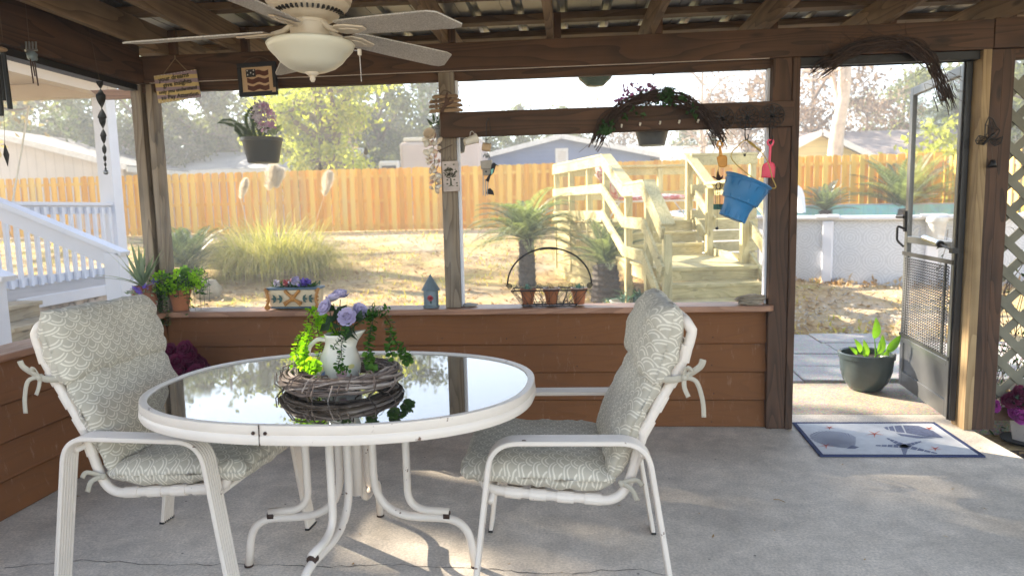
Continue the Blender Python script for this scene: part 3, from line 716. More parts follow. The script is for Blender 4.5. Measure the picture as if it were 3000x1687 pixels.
# ---- fence: boards on both sides of the rails
def fence_run(p0, p1, ztop, h, label):
    p0, p1 = V(p0), V(p1); L = (p1-p0).length; d = (p1-p0).normalized(); n = V((d.y, -d.x, 0))
    if n.dot(V((0, 0, 0))-p0) < 0: n = -n
    t = thing('privacy_fence', p0, label, 'fence')
    s = 0.; N = max(1, round(L/2.36)); pl = L/N; sp = pl/10
    for k in range(N):
        m = MB(); q = k*pl
        while q < (k+1)*pl-.05:
            for side, off in ((1, rnd(-.012, .012)), (-1, .12+rnd(-.01, .01))):
                w = .138; c = p0+d*(q+off)+n*(.045*side); zb = gz(c.x, c.y)+.03 if c.y < 20.3 else .72
                zt = ztop+rnd(-.012, .012)
                o = [(-w/2, zb), (w/2, zb), (w/2, zt-.03), (w/2-.03, zt), (-w/2+.03, zt), (-w/2, zt-.03)]
                Mx = Matrix(((d.x, n.x, 0, c.x), (d.y, n.y, 0, c.y), (0, 0, 1, 0), (0, 0, 0, 1)))
                lean = rnd(-.006, .006)
                vs = [Mx @ V((x+lean*(z-zb), yy, z)) for yy in (-.009, .009) for x, z in o]
                m.add(vs, [(0, 1, 2, 3, 4, 5), (11, 10, 9, 8, 7, 6)]+[(i, (i+1) % 6, 6+(i+1) % 6, 6+i) for i in range(6)])
            q += sp
        m.build('fence_panel', MT['fence_wood'], t)
    m = MB()
    for zf in (.12, .5, .88):
        z = ztop-h+h*zf; m.bar(p0+V((0, 0, z)), p1+V((0, 0, z)), .05, .085)
    m.build('fence_rails', MT['fence_wood'], t); return t
fence_run((-19, 20, 0), (10.2, 20, 0), 2.56, 1.86, 'new yellow pine board on board privacy fence across the back of the yard')
fence_run((10.2, 19.9, 0), (10.2, 9.5, 0), 2.45, 2.0, 'new yellow pine privacy fence along the right side of the yard, seen through the lattice')

# ---- pool
PC = V((6.6, 15.6, 0)); PR = 4.27; PB, PT = -.20, 1.035
pt = thing('swimming_pool', (PC.x, PC.y, PB), 'round above ground swimming pool with patterned pale grey wall and turquoise liner', 'pool')
def tz(y): return .019*(y-(PC.y-PR))                # the pool has settled: its far side stands higher
def ring(r, z0, z1, seg=96, us=1):
    m = MB(); m.uv = []
    for i in range(seg+1):
        a = 2*math.pi*i/seg
        for z in (z0, z1): m.v.append((PC.x+r*math.cos(a), PC.y+r*math.sin(a), z+(tz(PC.y+r*math.sin(a)) if z > 0 else 0))); m.uv.append((a*r, z-z0))
    m.f = [(2*i, 2*i+2, 2*i+3, 2*i+1) for i in range(seg)]; m.mi = [0]*seg; return m
ring(PR, PB, PT).build('pool_wall', MT['pool_wall'], pt, smooth=True); ring(PR-.02, PB, PT).build('liner', MT['pool_liner'], pt, smooth=True)
m = MB(); m.lathe([(0, PT-.26), (PR-.022, PT-.26)], PC, 64); m.build('water', MT['pool_water'], pt)
m = MB(); m.lathe([(PR-.03, PT+.005), (PR-.03, PT+.022), (PR+.07, PT+.022), (PR+.09, PT), (PR+.085, PT-.05), (PR+.01, PT-.052), (PR-.03, PT+.005)], PC, 96, cap=False); m.v = [(x, y, z+tz(y)) for x, y, z in m.v]; m.build('top_rail', MT['white_paint'], pt, smooth=True)
for i in range(18):
    a = R(-122.5+20*i); c = PC+V((math.cos(a), math.sin(a), 0))*(PR+.045); RM = Matrix.Translation(c) @ Matrix.Rotation(a, 4, 'Z')
    if PC.y+PR*math.sin(a) > PC.y+1.5: continue
    m = MB(); m.bb(-.04, .03, -.085, .085, PB, PT-.055, RM); m.build('upright', MT['white_paint'], pt, bevel=.02)
    m = MB(); m.prism([(-.13, -.15), (.07, -.19), (.09, 0), (.07, .19), (-.13, .15)], .06, RM, PT-.02+tz(c.y)); m.build('rail_cap', MT['white_paint'], pt, bevel=.015)
a = R(-102); c = PC+V((math.cos(a), math.sin(a), 0))*(PR+.10); m = MB(); m.lathe([(.10, .62), (.145, .98), (.15, 1.0), (.0, 1.0)], c, 20); m.lathe([(.155, .95), (.16, 1.0), (.155, 1.02)], c, 20); m.build('skimmer_basket', MT['trim_white'], pt, auto=40)
l = thing('pool_ladder', PY(2350, 560, 12.6), 'pale curved pool slide end rising over the left rim of the pool', 'ladder')
m = MB(); p = [PY(2335, 540, 12.4), PY(2345, 552, 12.4), PY(2355, 575, 12.45), PY(2360, 600, 12.5), PY(2362, 622, 12.5)]
P = [PY(u, v, 12.4) for u, v in ((2318, 545), (2338, 542), (2350, 552), (2358, 575), (2362, 624), (2352, 624), (2346, 592), (2334, 572))]; k = len(P); m.add(P+[q+V((0, .35, 0)) for q in P], [tuple(range(k)), tuple(range(k, 2*k))[::-1]]+[(i, k+i, k+(i+1) % k, (i+1) % k) for i in range(k)]); m.build('slide', MT['white_paint'], l, bevel=.01)

# ---- wooden pool deck with a flight of steps, a landing and rails
DO = V((1.02, 7.55, 0)); da = R(9); ex = V((math.cos(da), math.sin(da), 0)); ey = V((-ex.y, ex.x, 0))
def D(x, y, z): return DO+ex*x+ey*y+V((0, 0, z))
dk = thing('pool_deck_stairs', DO, 'new pale pine pool deck with steps, a landing and board railings', 'deck')
DM2 = Matrix(((ex.x, ey.x, 0, DO.x), (ex.y, ey.y, 0, DO.y), (0, 0, 1, 0), (0, 0, 0, 1)))
LZ, DZ = .595, 1.075; SW, SU = 1.10, 1.28
SY, LD = .36, 2.42                                  # landing front edge, upper risers
def step(z, y0, y1, x0=.0, x1=SW):
    m = MB(); k = 2 if y1-y0 < .6 else int((y1-y0)/.14)
    w = (y1-y0)/k
    for i in range(k): m.bb(x0, x1, y0+i*w+.002, y0+(i+1)*w-.002, z-.038, z, DM2)
    m.build('tread', MT['pine'], dk, bevel=.004)
    m = MB(); m.bb(x0+.01, x1-.01, y0+.025, y0+.06, z-.16, z-.039, DM2); m.build('riser', MT['pine'], dk)
for i in (3, 2, 1): step(LZ-.16*i, SY-.28*i, SY-.28*(i-1), 0, SW+.03*i)
step(LZ, SY, LD+.02, 0, SU-.02)
for i in range(1, 3): step(LZ+.16*i, LD+.28*(i-1), LD+.28*i, .03, SU)
step(DZ, LD+.56, LD+3.0, -.02, 2.3)
def ly(x): return x
SKX = Matrix.Translation((0, 0, 0))
m = MB()
for z in (DZ-.16, DZ-.31, DZ-.46, DZ-.61, DZ-.76, DZ-.91, DZ-1.06): m.bar(D(-.04, LD+.62, z+.067), D(-.44, LD+3.0, z+.067), .034, .135)
m.bar(D(-.03, LD+.6, DZ+.02), D(-.45, LD+3.04, DZ+.02), .12, .04); m.build('left_skirt', MT['pine_Y'], dk)
m = MB()
for z in (DZ-.15, DZ-.32, DZ-.49, DZ-.66, DZ-.83, DZ-1.0): m.bb(SU+.01, 2.3, LD+.50, LD+.535, z, z+.15, DM2)
m.build('front_skirt', MT['pine'], dk)
m = MB(); m.bb(SU-.005, SU+.03, SY+.3, LD-.25, LZ-.19, LZ-.04, DM2); m.build('landing_skirt', MT['pine_Y'], dk)
m = MB(); m.bb(.02, .05, SY+.05, LD, LZ-.19, LZ-.04, DM2); m.build('landing_skirt', MT['pine_Y'], dk)
def dpost(x, y, z0, z1):
    m = MB(); m.bb(x-.045, x+.045, y-.045, y+.045, z0, z1, DM2); m.build('post', MT['pine_Z'], dk, bevel=.004)
def rail3(a, b, out, tops=(.86, .48, .12), cap=True):     # three boards and a flat cap between two points
    a, b = V(a), V(b); nrm = V(out)
    for i, h in enumerate(tops):
        m = MB(); m.bar(D(*(a+nrm*.062+V((0, 0, h)))), D(*(b+nrm*.062+V((0, 0, h)))), .034, .137); m.build('rail_board', MT['pine_Y'], dk, bevel=.003)
    if cap:
        m = MB(); m.bar(D(*(a+V((0, 0, tops[0]+.092)))), D(*(b+V((0, 0, tops[0]+.092)))), .15, .036); m.build('rail_cap', MT['pine_Y'], dk, bevel=.004)
# left side: lower flight, landing, upper flight, deck
for x, y, z0, z1 in [(0, -.05, -.15, .99), (0, SY+.32, -.15, LZ+.92), (0, LD-.75, -.1, LZ+.92), (0, LD+.62, -.1, DZ+.92)]: dpost(x, y, z0, z1)
rail3((0, -.10, .10), (0, SY+.34, LZ), (-1, 0, 0), (.90, .50, .12)); rail3((0, SY+.32, LZ), (0, LD-.72, LZ), (-1, 0, 0), (.90, .50, .12)); rail3((0, LD-.74, LZ), (0, LD+.64, DZ), (-1, 0, 0), (.90, .50, .12))
for x, y in ((-.13, LD+1.3), (-.28, LD+2.15), (-.42, LD+2.96)): dpost(x, y, .2, DZ+.90)
rail3((0, LD+.62, DZ), (-.42, LD+3.0, DZ), (-1, 0, 0), (.90, .50, .10))
# back rail of the deck
for x in (.7, 1.5, 2.25): dpost(x, LD+2.96, DZ-.9, DZ+.9)
rail3((-.42, LD+2.96, DZ), (2.3, LD+2.96, DZ), (0, 1, 0), (.86, .42))
# right side: upper flight, landing and lower flight
for x, y, z0, z1 in [(SU, LD+.66, DZ-.8, DZ+.93), (SU, LD-.22, -.1, LZ+.93), (SW+.06, SY+.33, -.1, LZ+.90)]: dpost(x, y, z0, z1)
rail3((SU, LD+.70, DZ), (SU, LD-.26, LZ), (1, 0, 0), (.90, .46, .06))
rail3((SU, LD-.2, LZ), (SW+.06, SY+.3, LZ), (1, 0, 0), (.90, .02), True)
rail3((SW+.06, SY+.33, LZ), (SW+.02, SY-.72, .06), (1, 0, 0), (.86, .44, .08))
dpost(SW+.02, SY-.68, -.1, .92)
for x in (2.25,): dpost(x, LD+.62, DZ-.9, DZ+.9)
rail3((SU, LD+.62, DZ), (2.3, LD+.62, DZ), (0, -1, 0), (.88, .46, .08))
# lounger with a red patterned cushion on the deck
lc = thing('sun_lounger', D(.45, LD+1.9, DZ), 'white framed sun lounger with a red and white patterned cushion on the pool deck', 'sun lounger')
m = MB()
for y in (LD+1.55, LD+2.1):
    m.tube([D(.25, y, DZ+.30), D(1.75, y, DZ+.30)], .016, 6); m.tube([D(.42, y, DZ+.30), D(.22, y, DZ)], .014, 6); m.tube([D(1.5, y, DZ+.30), D(1.72, y, DZ)], .014, 6); m.tube([D(.55, y, DZ+.32), D(.12, y, DZ+.78)], .015, 6)
m.build('frame', MT['white_clean'], lc, smooth=True)
m = MB(); m.blob(D(1.05, LD+1.82, DZ+.36), (.60, .26, .065), None, 8); m.build('seat_cushion', MT['cushion_red'], lc, smooth=True)
m = MB(); c = D(.26, LD+1.82, DZ+.62); m.blob((0, 0, 0), (.065, .28, .33), Matrix.Translation(c) @ Matrix.Rotation(da, 4, 'Z') @ Matrix.Rotation(R(-32), 4, 'Y'), 8); m.build('back_cushion', MT['cushion_red'], lc, smooth=True)

# ---- neighbour porch on the left, white rails and steps
po = thing('white_porch', (-5.9, 7, 0), 'white painted porch with railing, steps, column and stone skirting on the left', 'porch')
PZF = .57
m = MB()
for i in range(28): m.bb(-8.2, -5.12, 4.85+i*.137, 4.85+i*.137+.131, PZF-.035, PZF)
m.build('deck_boards', MT['deckboards'], po)
m = MB(); m.bb(-5.12, -5.085, 5.98, 8.68, PZF-.105, PZF+.005); m.build('fascia', MT['white_paint'], po, bevel=.003)
m = MB(); m.bb(-5.12, -5.06, 5.93, 5.979, PZF-.19, PZF+.005); m.build('corner_board', MT['white_paint'], po, bevel=.003)
m = MB(); m.bb(-5.18, -5.122, 4.9, 8.66, -.2, PZF-.107); m.build('stone_skirting', MT['faux_stone'], po)
for i in range(4):
    z = PZF-.005-.145*i; x0 = -5.15+.27*i
    m = MB(); m.bb(x0, x0+.30, 4.90, 5.92, z-.036, z); m.bb(x0, x0+.262, 4.90, 5.92, z-.145, z-.037); m.build('step', MT['step_wood'], po, bevel=.004)
m = MB(); m.bb(-6.04, -5.84, 8.50, 8.68, PZF, 2.83); m.build('column', MT['white_paint'], po, bevel=.008)
for a in ((-4.27, -4.12, 5.98, 6.12, -.15, .985), (-4.42, -4.28, 4.76, 4.88, -.15, .90), (-5.34, -5.2, 4.78, 4.90, -.15, 1.5)):
    m = MB(); m.bb(*a); m.build('newel_post', MT['white_paint'], po, bevel=.006)
for y, (xa, za), (xb, zb) in ((6.05, (-5.75, 1.675), (-4.10, .972)), (4.82, (-5.5, 1.40), (-4.20, .87))):
    m = MB(); m.bar((xa, y, za), (xb, y, zb), .14, .045); m.bar((xa, y, za-.10), (xb-.1, y, zb-.058), .045, .14); m.build('stair_handrail', MT['white_paint'], po, bevel=.004)
m = MB(); m.bb(-5.99, -5.87, 5.0, 8.50, 1.46, 1.50); m.bb(-5.95, -5.91, 5.0, 8.50, 1.36, 1.458); m.bb(-5.95, -5.91, 5.0, 8.5, PZF+.02, PZF+.11); m.build('top_rail', MT['white_paint'], po, bevel=.003)
y = 5.1
while y < 8.46:
    m = MB(); m.bb(-5.905, -5.865, y, y+.04, PZF+.01, 1.44); m.build('baluster', MT['white_paint'], po, bevel=.003); y += .138
m = MB(); m.bb(-9.4, -5.80, 8.50, 8.68, 2.845, 3.02); m.bb(-5.98, -5.80, 1.5, 8.49, 2.845, 3.02); m.build('porch_beam', MT['porch_soffit'], po, bevel=.005)
m = MB(); m.bb(-9.9, -5.55, 1.0, 9.0, 3.022, 3.14); m.build('porch_roof', MT['porch_soffit'], po, bevel=.01)
m = MB(); m.tube([PY(20, 690, 8.3), PY(85, 310, 8.3)], .012, 5); m.build('downrod', MT['pouch'], po)

# ---- houses beyond the fence
def gable_house(nm, label, x0, x1, y0, y1, zb, ze, zr, wallm, roofm, axis='Y', over=.4, vent=False, trim='trim_white', extra=None):
    t = thing(nm, ((x0+x1)/2, (y0+y1)/2, zb), label, 'house'); xm, ym = (x0+x1)/2, (y0+y1)/2
    m = MB()
    if axis == 'Y': pl = [(x0, zb), (x1, zb), (x1, ze), (xm, zr), (x0, ze)]; vs = [(x, y, z) for y in (y0, y1) for x, z in pl]
    else: pl = [(y0, zb), (y1, zb), (y1, ze), (ym, zr), (y0, ze)]; vs = [(x, y, z) for x in (x0, x1) for y, z in pl]
    m.add(vs, [(0, 1, 2, 3, 4), (9, 8, 7, 6, 5)]+[(i, (i+1) % 5, 5+(i+1) % 5, 5+i) for i in (0, 1, 4)]); m.build('wall', wallm, t)
    m = MB(); h = zr-ze
    for s in (-1, 1):
        if axis == 'Y':
            hw_ = (x1-x0)/2; k = (hw_+over)/hw_
            a = (xm, zr+.06); b = (xm+s*hw_*k, zr+.06-h*k); q = [(a[0], y0-over, a[1]), (b[0], y0-over, b[1]), (b[0], y1+over, b[1]), (a[0], y1+over, a[1])]
        else:
            hw_ = (y1-y0)/2; k = (hw_+over)/hw_
            a = (ym, zr+.06); b = (ym+s*hw_*k, zr+.06-h*k); q = [(x0-over, a[0], a[1]), (x0-over, b[0], b[1]), (x1+over, b[0], b[1]), (x1+over, a[0], a[1])]
        m.add(q+[(p[0], p[1], p[2]+.1) for p in q], [(0, 1, 2, 3), (7, 6, 5, 4), (0, 4, 5, 1), (1, 5, 6, 2), (2, 6, 7, 3), (3, 7, 4, 0)])
    m.build('roof', roofm, t)
    m = MB()
    if axis == 'Y':
        for s in (-1, 1):
            hw_ = (x1-x0)/2; k = (hw_+over)/hw_; m.bar((xm, y0-over-.03, zr+.07), (xm+s*hw_*k, y0-over-.03, zr+.07-h*k), .05, .22, (0, 0, 1))
            m.bb(xm+s*hw_*k-.03, xm+s*hw_*k+.03, y0-over, y1+over, zr-h*k-.12, zr-h*k+.1)
    else:
        hw_ = (y1-y0)/2; k = (hw_+over)/hw_; m.bb(x0-over, x1+over, ym-hw_*k-.05, ym-hw_*k, zr-h*k-.1, zr-h*k+.13)
        for xx in (x0-over-.03, x1+over+.03):
            for s in (-1, 1): m.bar((xx, ym, zr+.07), (xx, ym+s*hw_*k, zr+.07-h*k), .05, .2)
    m.build('fascia', MT[trim], t)
    if vent:
        m = MB(); m.bb(xm-.30, xm+.30, y0-.06, y0, zr-1.15, zr-.45); v = m.build('gable_vent', MT['trim_white'], t); m = MB()
        for i in range(6): m.bb(xm-.19, xm+.19, y0-.075, y0-.061, zr-1.04+i*.08, zr-1.0+i*.08)
        m.build('louvre', MT['porch_soffit'], v)
    return t
a = PY(1645, 402, 33); gable_house('blue_house', 'blue sided house with a white trimmed gable and a small square vent', a.x-4.1, a.x+4.1, 33, 43, .7, a.z-.98, a.z-.07, MT['blue_siding'], MT['shingle_pale'], vent=True)
a = PY(-60, 385, 27); b = PY(395, 495, 27); gable_house('white_house', 'white shed with vertical panel siding and dark roof beyond the fence at the left', a.x-7, b.x-.5, 27, 40, .7, b.z+.1, a.z+.1, MT['white_siding'], MT['shingle_grey'], over=.5)
a = PY(470, 503, 31); b = PY(955, 455, 31); gable_house('grey_roof_house', 'long low house with a pale grey shingle roof behind the pampas grass', a.x-3, b.x, 31.5, 39, .7, a.z, b.z+.5, MT['white_siding'], MT['shingle_pale'], 'X')
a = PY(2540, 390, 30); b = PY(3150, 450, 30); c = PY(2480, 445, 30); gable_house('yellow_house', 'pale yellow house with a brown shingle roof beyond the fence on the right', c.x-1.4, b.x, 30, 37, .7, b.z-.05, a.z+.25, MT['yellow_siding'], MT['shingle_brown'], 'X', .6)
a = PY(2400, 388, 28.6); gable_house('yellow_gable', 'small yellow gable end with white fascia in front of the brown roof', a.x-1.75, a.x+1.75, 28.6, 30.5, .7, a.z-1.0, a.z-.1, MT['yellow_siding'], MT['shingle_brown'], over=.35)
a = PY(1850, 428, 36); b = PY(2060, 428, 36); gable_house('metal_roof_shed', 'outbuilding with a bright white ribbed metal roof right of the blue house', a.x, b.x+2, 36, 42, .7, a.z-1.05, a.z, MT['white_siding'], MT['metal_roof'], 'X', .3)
a = PY(1172, 415, 28); b = PY(1240, 480, 28)
cv = thing('camper', (a.x, 28, .7), 'pinkish tan camper trailer parked behind the fence by the middle post', 'camper')
m = MB(); m.bb(a.x-.05, a.x+3.3, 28, 30.4, 1.1, a.z-.02); m.build('body', MT['camper'], cv, bevel=.15); m = MB(); m.bb(a.x+.1, a.x+3.2, 28.1, 30.3, a.z, a.z+.16); m.build('roof', MT['pouch'], cv, bevel=.05)
m = MB(); m.bb(a.x-.95, a.x-.06, 28, 30.2, 1.3, a.z-.75); m.build('cab', MT['trim_white'], cv, bevel=.1); m = MB(); m.bb(a.x-.80, a.x-.2, 27.98, 27.999, a.z-1.3, a.z-.95); m.build('cab_window', MT['black_plastic'], cv)
# ---------------------------------------------------------------- trees
def lit_gap(p, gaps):
    k = p.z/SD.z; x, y = p.x-SD.x*k, p.y-SD.y*k
    return any(((x-a)/rx)**2+((y-b)/ry)**2 < 1 for a, b, rx, ry in gaps)
def tree(name, loc, H, base, rad, nl, leaf, mat, bark, label, r0=.22, seed=1, limbs=11, clump=.75, flat=1., lean=(0, 0), group=None, bare=False, sub=4, gaps=()):
    random.seed(seed)
    t = thing(name, loc, label, 'tree', group); m = MB(); lv = MB(); o = V(loc)
    top = o+V((lean[0], lean[1], H*.86)); mid = o.lerp(top, .5)+V((rnd(-.3, .3), rnd(-.3, .3), 0))
    tr = catmull([o, o.lerp(mid, .5)+V((rnd(-.1, .1), rnd(-.1, .1), 0)), mid, top], 5); n = len(tr)
    m.tube(tr, 1, 9, radii=[max(.03, r0*(1-.85*i/n)) for i in range(n)])
    ends = []
    cc = o+V((lean[0]*.8, lean[1]*.8, (base+H)/2)); ch = (H-base)/2
    for i in range(limbs):
        q = base/H*.75+(.92-base/H*.75)*i/limbs; p = tr[min(n-1, int(q*n))]
        a = i*2.4+rnd(-.4, .4); d = V((math.cos(a)*rad*rnd(.55, 1), math.sin(a)*rad*rnd(.55, 1), 0))
        zz = max(o.z+base, min(o.z+H, p.z+rnd(.1, .45)*ch*2*.6)); k = max(.15, 1-((zz-cc.z)/ch)**2)**.5
        e = V((cc.x, cc.y, zz))+d*k
        b = catmull([p, p.lerp(e, .45)+V((0, 0, rnd(0, .5)))+rv(.25), e], 4); m.tube(b, 1, 5, radii=[max(.012, r0*.42*(1-.85*j/len(b))) for j in range(len(b))])
        ends.append(e)
        for s in range(sub):
            st = b[int(len(b)*rnd(.35, .95)) % len(b)]; e2 = st+V((rnd(-1, 1)*rad*.5, rnd(-1, 1)*rad*.5, rnd(-.35, .6)*rad*.5))
            b2 = catmull([st, st.lerp(e2, .5)+rv(.18), e2], 3); m.tube(b2, 1, 4, radii=[max(.008, r0*.17*(1-.8*j/len(b2))) for j in range(len(b2))])
            ends.append(e2)
            if bare:
                for w in range(4):
                    s3 = b2[int(len(b2)*rnd(.3, .99)) % len(b2)]; e3 = s3+rv(rad*.28)+V((0, 0, .2)); m.tube([s3, s3.lerp(e3, .5)+rv(.06), e3], 1, 3, radii=[.012, .008, .004]); ends.append(e3)
    per = max(1, int(nl/len(ends))) if nl else 0
    for e in ends:
        cr = clump*rnd(.6, 1.25)
        for j in range(int(per*rnd(.6, 1.4))):
            d = V((random.gauss(0, .5), random.gauss(0, .5), random.gauss(0, .42*flat)))*cr
            ld = (rv()+V((0, 0, -.25))).normalized(); ll = leaf*rnd(.7, 1.35)
            if gaps and (lit_gap(e+d, gaps) or lit_gap(e+d+ld*ll, gaps) or lit_gap(e+d+ld*ll*.5, gaps)): continue
            lv.leaf(e+d, ld, rv(), ll, leaf*rnd(.4, .7), rnd(-.3, .3))
    m.build('trunk', bark, t, smooth=True)
    if nl: lv.build('crown', mat, t)
    random.seed(seed+99); return t
def at(u, Y): p = PY(u, 600, Y); return (p.x, Y, .73)
GT = 'trees beyond the fence'
tree('yellow_tree', at(1030, 27), 11, 1.8, 2.6, 10000, .22, MT['tree_yellow'], MT['bark'], 'tall bright yellow green tree with a thick trunk left of the middle post', .55, 3, 15, .7, lean=(-1.9, 0), group=GT)
tr_o = tree('olive_tree', at(640, 36), 10.5, 2.0, 3.6, 7500, .30, MT['tree_olive'], MT['bark'], 'hazy olive green tree behind the long grey roof, above the hanging fern pot', .3, 5, 13, .8, group=GT)
tr_d = tree('dark_tree', at(70, 40), 12, 1.5, 4.2, 9500, .32, MT['tree_dark'], MT['bark'], 'dark dense evergreen tree rising behind the white shed at far left', .3, 8, 14, .9, group=GT)
tr_t = tree('tan_tree', at(2375, 35), 8.8, 1.5, 3.0, 5500, .24, MT['tree_brown'], MT['bark'], 'reddish brown bare looking tree just right of the left door post', .25, 12, 12, .8, group=GT, bare=True)
def put(src, u, Y, lab, rz=0., s=1.): dup(src, at(u, Y), R(rz), s, lab)
put(tr_d, 330, 41, 'dark evergreen tree seen between the white column and the corner post', 70, 1.0)
put(tr_d, 450, 33, 'dark evergreen tree right of the corner post above the grey roof', 150, .8)
put(tr_o, 200, 36, 'olive tree behind the twisted metal spinner at the left', 120, .95)
put(tr_o, 790, 40, 'tall olive tree between the flag frame and the yellow tree', 200, 1.15)
put(tr_o, 1120, 38, 'grey green tree just left of the middle post', 40, 1.05)
put(tr_d, 1240, 44, 'dark evergreen tree behind the camper and the middle post', 250, .95)
put(tr_o, 1560, 44, 'olive tree rising behind the blue house gable', 300, .78)
put(tr_o, 1690, 48, 'distant olive tree right of the blue house gable', 10, .80)
put(tr_t, 1830, 46, 'pale brown tree behind the hanging basket and the vine wreath', 100, .85)
put(tr_o, 2010, 47, 'distant olive tree above the white metal roof', 170, .74)
put(tr_t, 2190, 40, 'pale brown tree behind the blue sand bucket', 220, .98)
put(tr_t, 2530, 39, 'reddish brown tree right of the pale trunk in the doorway', 310, .80)
put(tr_o, 2640, 42, 'olive tree seen through the glass of the storm door', 60, .82)
put(tr_o, 2790, 38, 'olive tree at the hinge side of the storm door', 130, .86)
put(tr_d, 2960, 34, 'dark evergreen tree seen through the top of the lattice', 20, .85)
put(tr_o, 3120, 30, 'olive tree at far right behind the lattice', 270, .9)
put(tr_d, 930, 46, 'dark evergreen tree far behind the yellow tree', 80, 1.0)
put(tr_d, 1420, 52, 'low dark evergreen in the gap between the middle post and the blue gable', 200, .62)
tree('bare_tree', at(2440, 27.5), 13, 7.4, 3.2, 0, .2, None, MT['pale_bark'], 'bare tree with a thick pale trunk in front of the yellow house', .36, 22, 8, .5, group=GT, bare=True)
tree('bare_tree', at(2060, 33), 10, 4, 3.6, 350, .2, MT['tree_brown'], MT['pale_bark'], 'bare twiggy tree above the rail left of the door post', .16, 25, 12, .5, group=GT, bare=True)
tree('leaning_tree', at(1175, 30), 6.5, 4.6, 1.6, 300, .2, MT['tree_tan'], MT['pale_bark'], 'thin pale trunk leaning left behind the camper', .10, 31, 6, .5, lean=(-3.2, 0), group=GT)
tree('yellow_bush', at(2725, 25), 3.0, .5, 1.3, 1500, .26, MT['tree_yellow'], MT['bark'], 'bright yellow green bush rising over the fence behind the storm door', .1, 33, 9, .6, group=GT)
tree('yellow_bush', at(1040, 24), 2.8, .5, .9, 600, .22, MT['tree_yellow'], MT['bark'], 'small yellow green bush over the fence at the foot of the yellow tree', .1, 35, 7, .5, group=GT)
# unseen trees at the left that dapple the patio and the deck
q1, q2, q3, q4, q5 = PZ(1260, 1378, 0), PZ(1165, 1560, 0), PZ(1290, 1490, 0), PZ(1550, 1490, 0), PZ(1535, 1630, 0)
# leaves left out along the sun's rays so chosen patches below are lit
tree('shade_tree', (-14.9, 11.6, 0), 14.6, 6.4, 5.0, 34000, .34, MT['tree_olive'], MT['bark'], 'large shade tree beyond the white porch, outside the left edge', .4, 41, 26, 1.25, group=GT, sub=5,
     gaps=[(q1.x, q1.y, .27, .18), (q2.x+.05, q2.y, .40, .25), (q3.x, q3.y, .27, .18), (q4.x, q4.y, .24, .18), (q5.x, q5.y, .26, .22), (.33, 1.52, .26, .22), (2.35, 3.55, .4, .08), (1.75, 4.70, .55, .26)])
tree('shade_tree', (-21.5, 23.5, .73), 15, 6.0, 4.4, 1600, .26, MT['tree_tan'], MT['bark'], 'thin twiggy shade tree beyond the left fence corner', .35, 44, 15, .9, group=GT, bare=True)

# ---------------------------------------------------------------- sago palms
def sago(loc, label, n, L, trunk_h, trunk_r, mat, seed, up=(5, 75), group='sago palms in the yard', wide=1., bend=1.5):
    random.seed(seed); o = V(loc); t = thing('sago_palm', loc, label, 'palm', group)
    if trunk_h:
        m = MB(); pr = []
        k = 14
        for i in range(k+1): pr.append((trunk_r*(1-.18*i/k)*(1+(.07 if i % 2 else -.04)), trunk_h*i/k))
        m.lathe([(0, 0)]+pr+[(0, trunk_h+.04)], o, 14)
        for i in range(150):
            a = rnd(0, 6.28); z = rnd(.02, trunk_h); r = trunk_r*(1-.18*z/trunk_h)
            m.leaf(o+V((math.cos(a)*r*.95, math.sin(a)*r*.95, z)), (math.cos(a), math.sin(a), rnd(.3, 1.2)), (0, 0, 1), .07, .035, 0)
        m.build('trunk', MT['sago_trunk'], t)
    c = o+V((0, 0, trunk_h)); f = MB()
    for i in range(n):
        a = i*2.39996+rnd(-.2, .2); e = R(up[0]+(up[1]-up[0])*((i+.5)/n)**.8+rnd(-6, 6)); l = L*rnd(.82, 1.08)
        P = [c]; bd = bend*rnd(.75, 1.2)*(.55+.45*math.sin(e))
        for k in range(8):
            th = e-bd*((k+.5)/8)**1.5; P.append(P[-1]+V((math.cos(a)*math.cos(th), math.sin(a)*math.cos(th), math.sin(th)))*l/8)
        f.tube(P, 1, 4, radii=[.011*(1-.8*k/8) for k in range(9)])
        NL = 38
        for k in range(3, NL):
            q = k/NL; x = q*8; j = min(7, int(x)); p = P[j].lerp(P[j+1], x-j); tg = (P[j+1]-P[j]).normalized(); s = tg.cross(V((0, 0, 1)))
            if s.length < .05: s = tg.orthogonal()
            s.normalize(); nn = s.cross(tg)
            ll = .15*wide*L/.85*math.sin(math.pi*min(.97, q*.82+.14))
            for sg in (-1, 1): f.leaf(p, s*sg*.8+tg*.62+nn*.28, nn, ll, .0115*L/.75+.003, .12, .05)
    f.build('fronds', mat, t); return t
s1 = PZ(1545, 832, .02); sago((s1.x, s1.y, gz(s1.x, s1.y)-.02), 'sago palm with a tall trunk left of the deck steps', 58, 1.15, .80, .15, MT['sago_green'], 1, (5, 78), bend=1.7)
s2 = PZ(1775, 884, -.10); sago((s2.x, s2.y, gz(s2.x, s2.y)-.02), 'grey green sago palm with a squat fat trunk against the deck steps', 34, .80, .56, .22, MT['sago_leaf'], 2, (8, 84), wide=1.1, bend=.9)
s3 = PZ(555, 832, .0); sago((s3.x, s3.y, gz(s3.x, s3.y)), 'low grey sago palm beside the corner post in front of the pampas grass', 36, 1.2, .16, .15, MT['sago_dark'], 3, (8, 72), bend=.9)
p = PY(2650, 612, 19.3); sago((p.x, p.y, p.z-.35), 'large sago palm behind the pool by the fence', 44, 1.75, .35, .2, MT['sago_green'], 4, (10, 78), wide=1.1, bend=.75)
p = PY(2418, 612, 19.2); sago((p.x, p.y, p.z-.3), 'small sago palm at the left behind the pool rim', 30, .95, .25, .16, MT['sago_leaf'], 5, (14, 78), bend=.8)
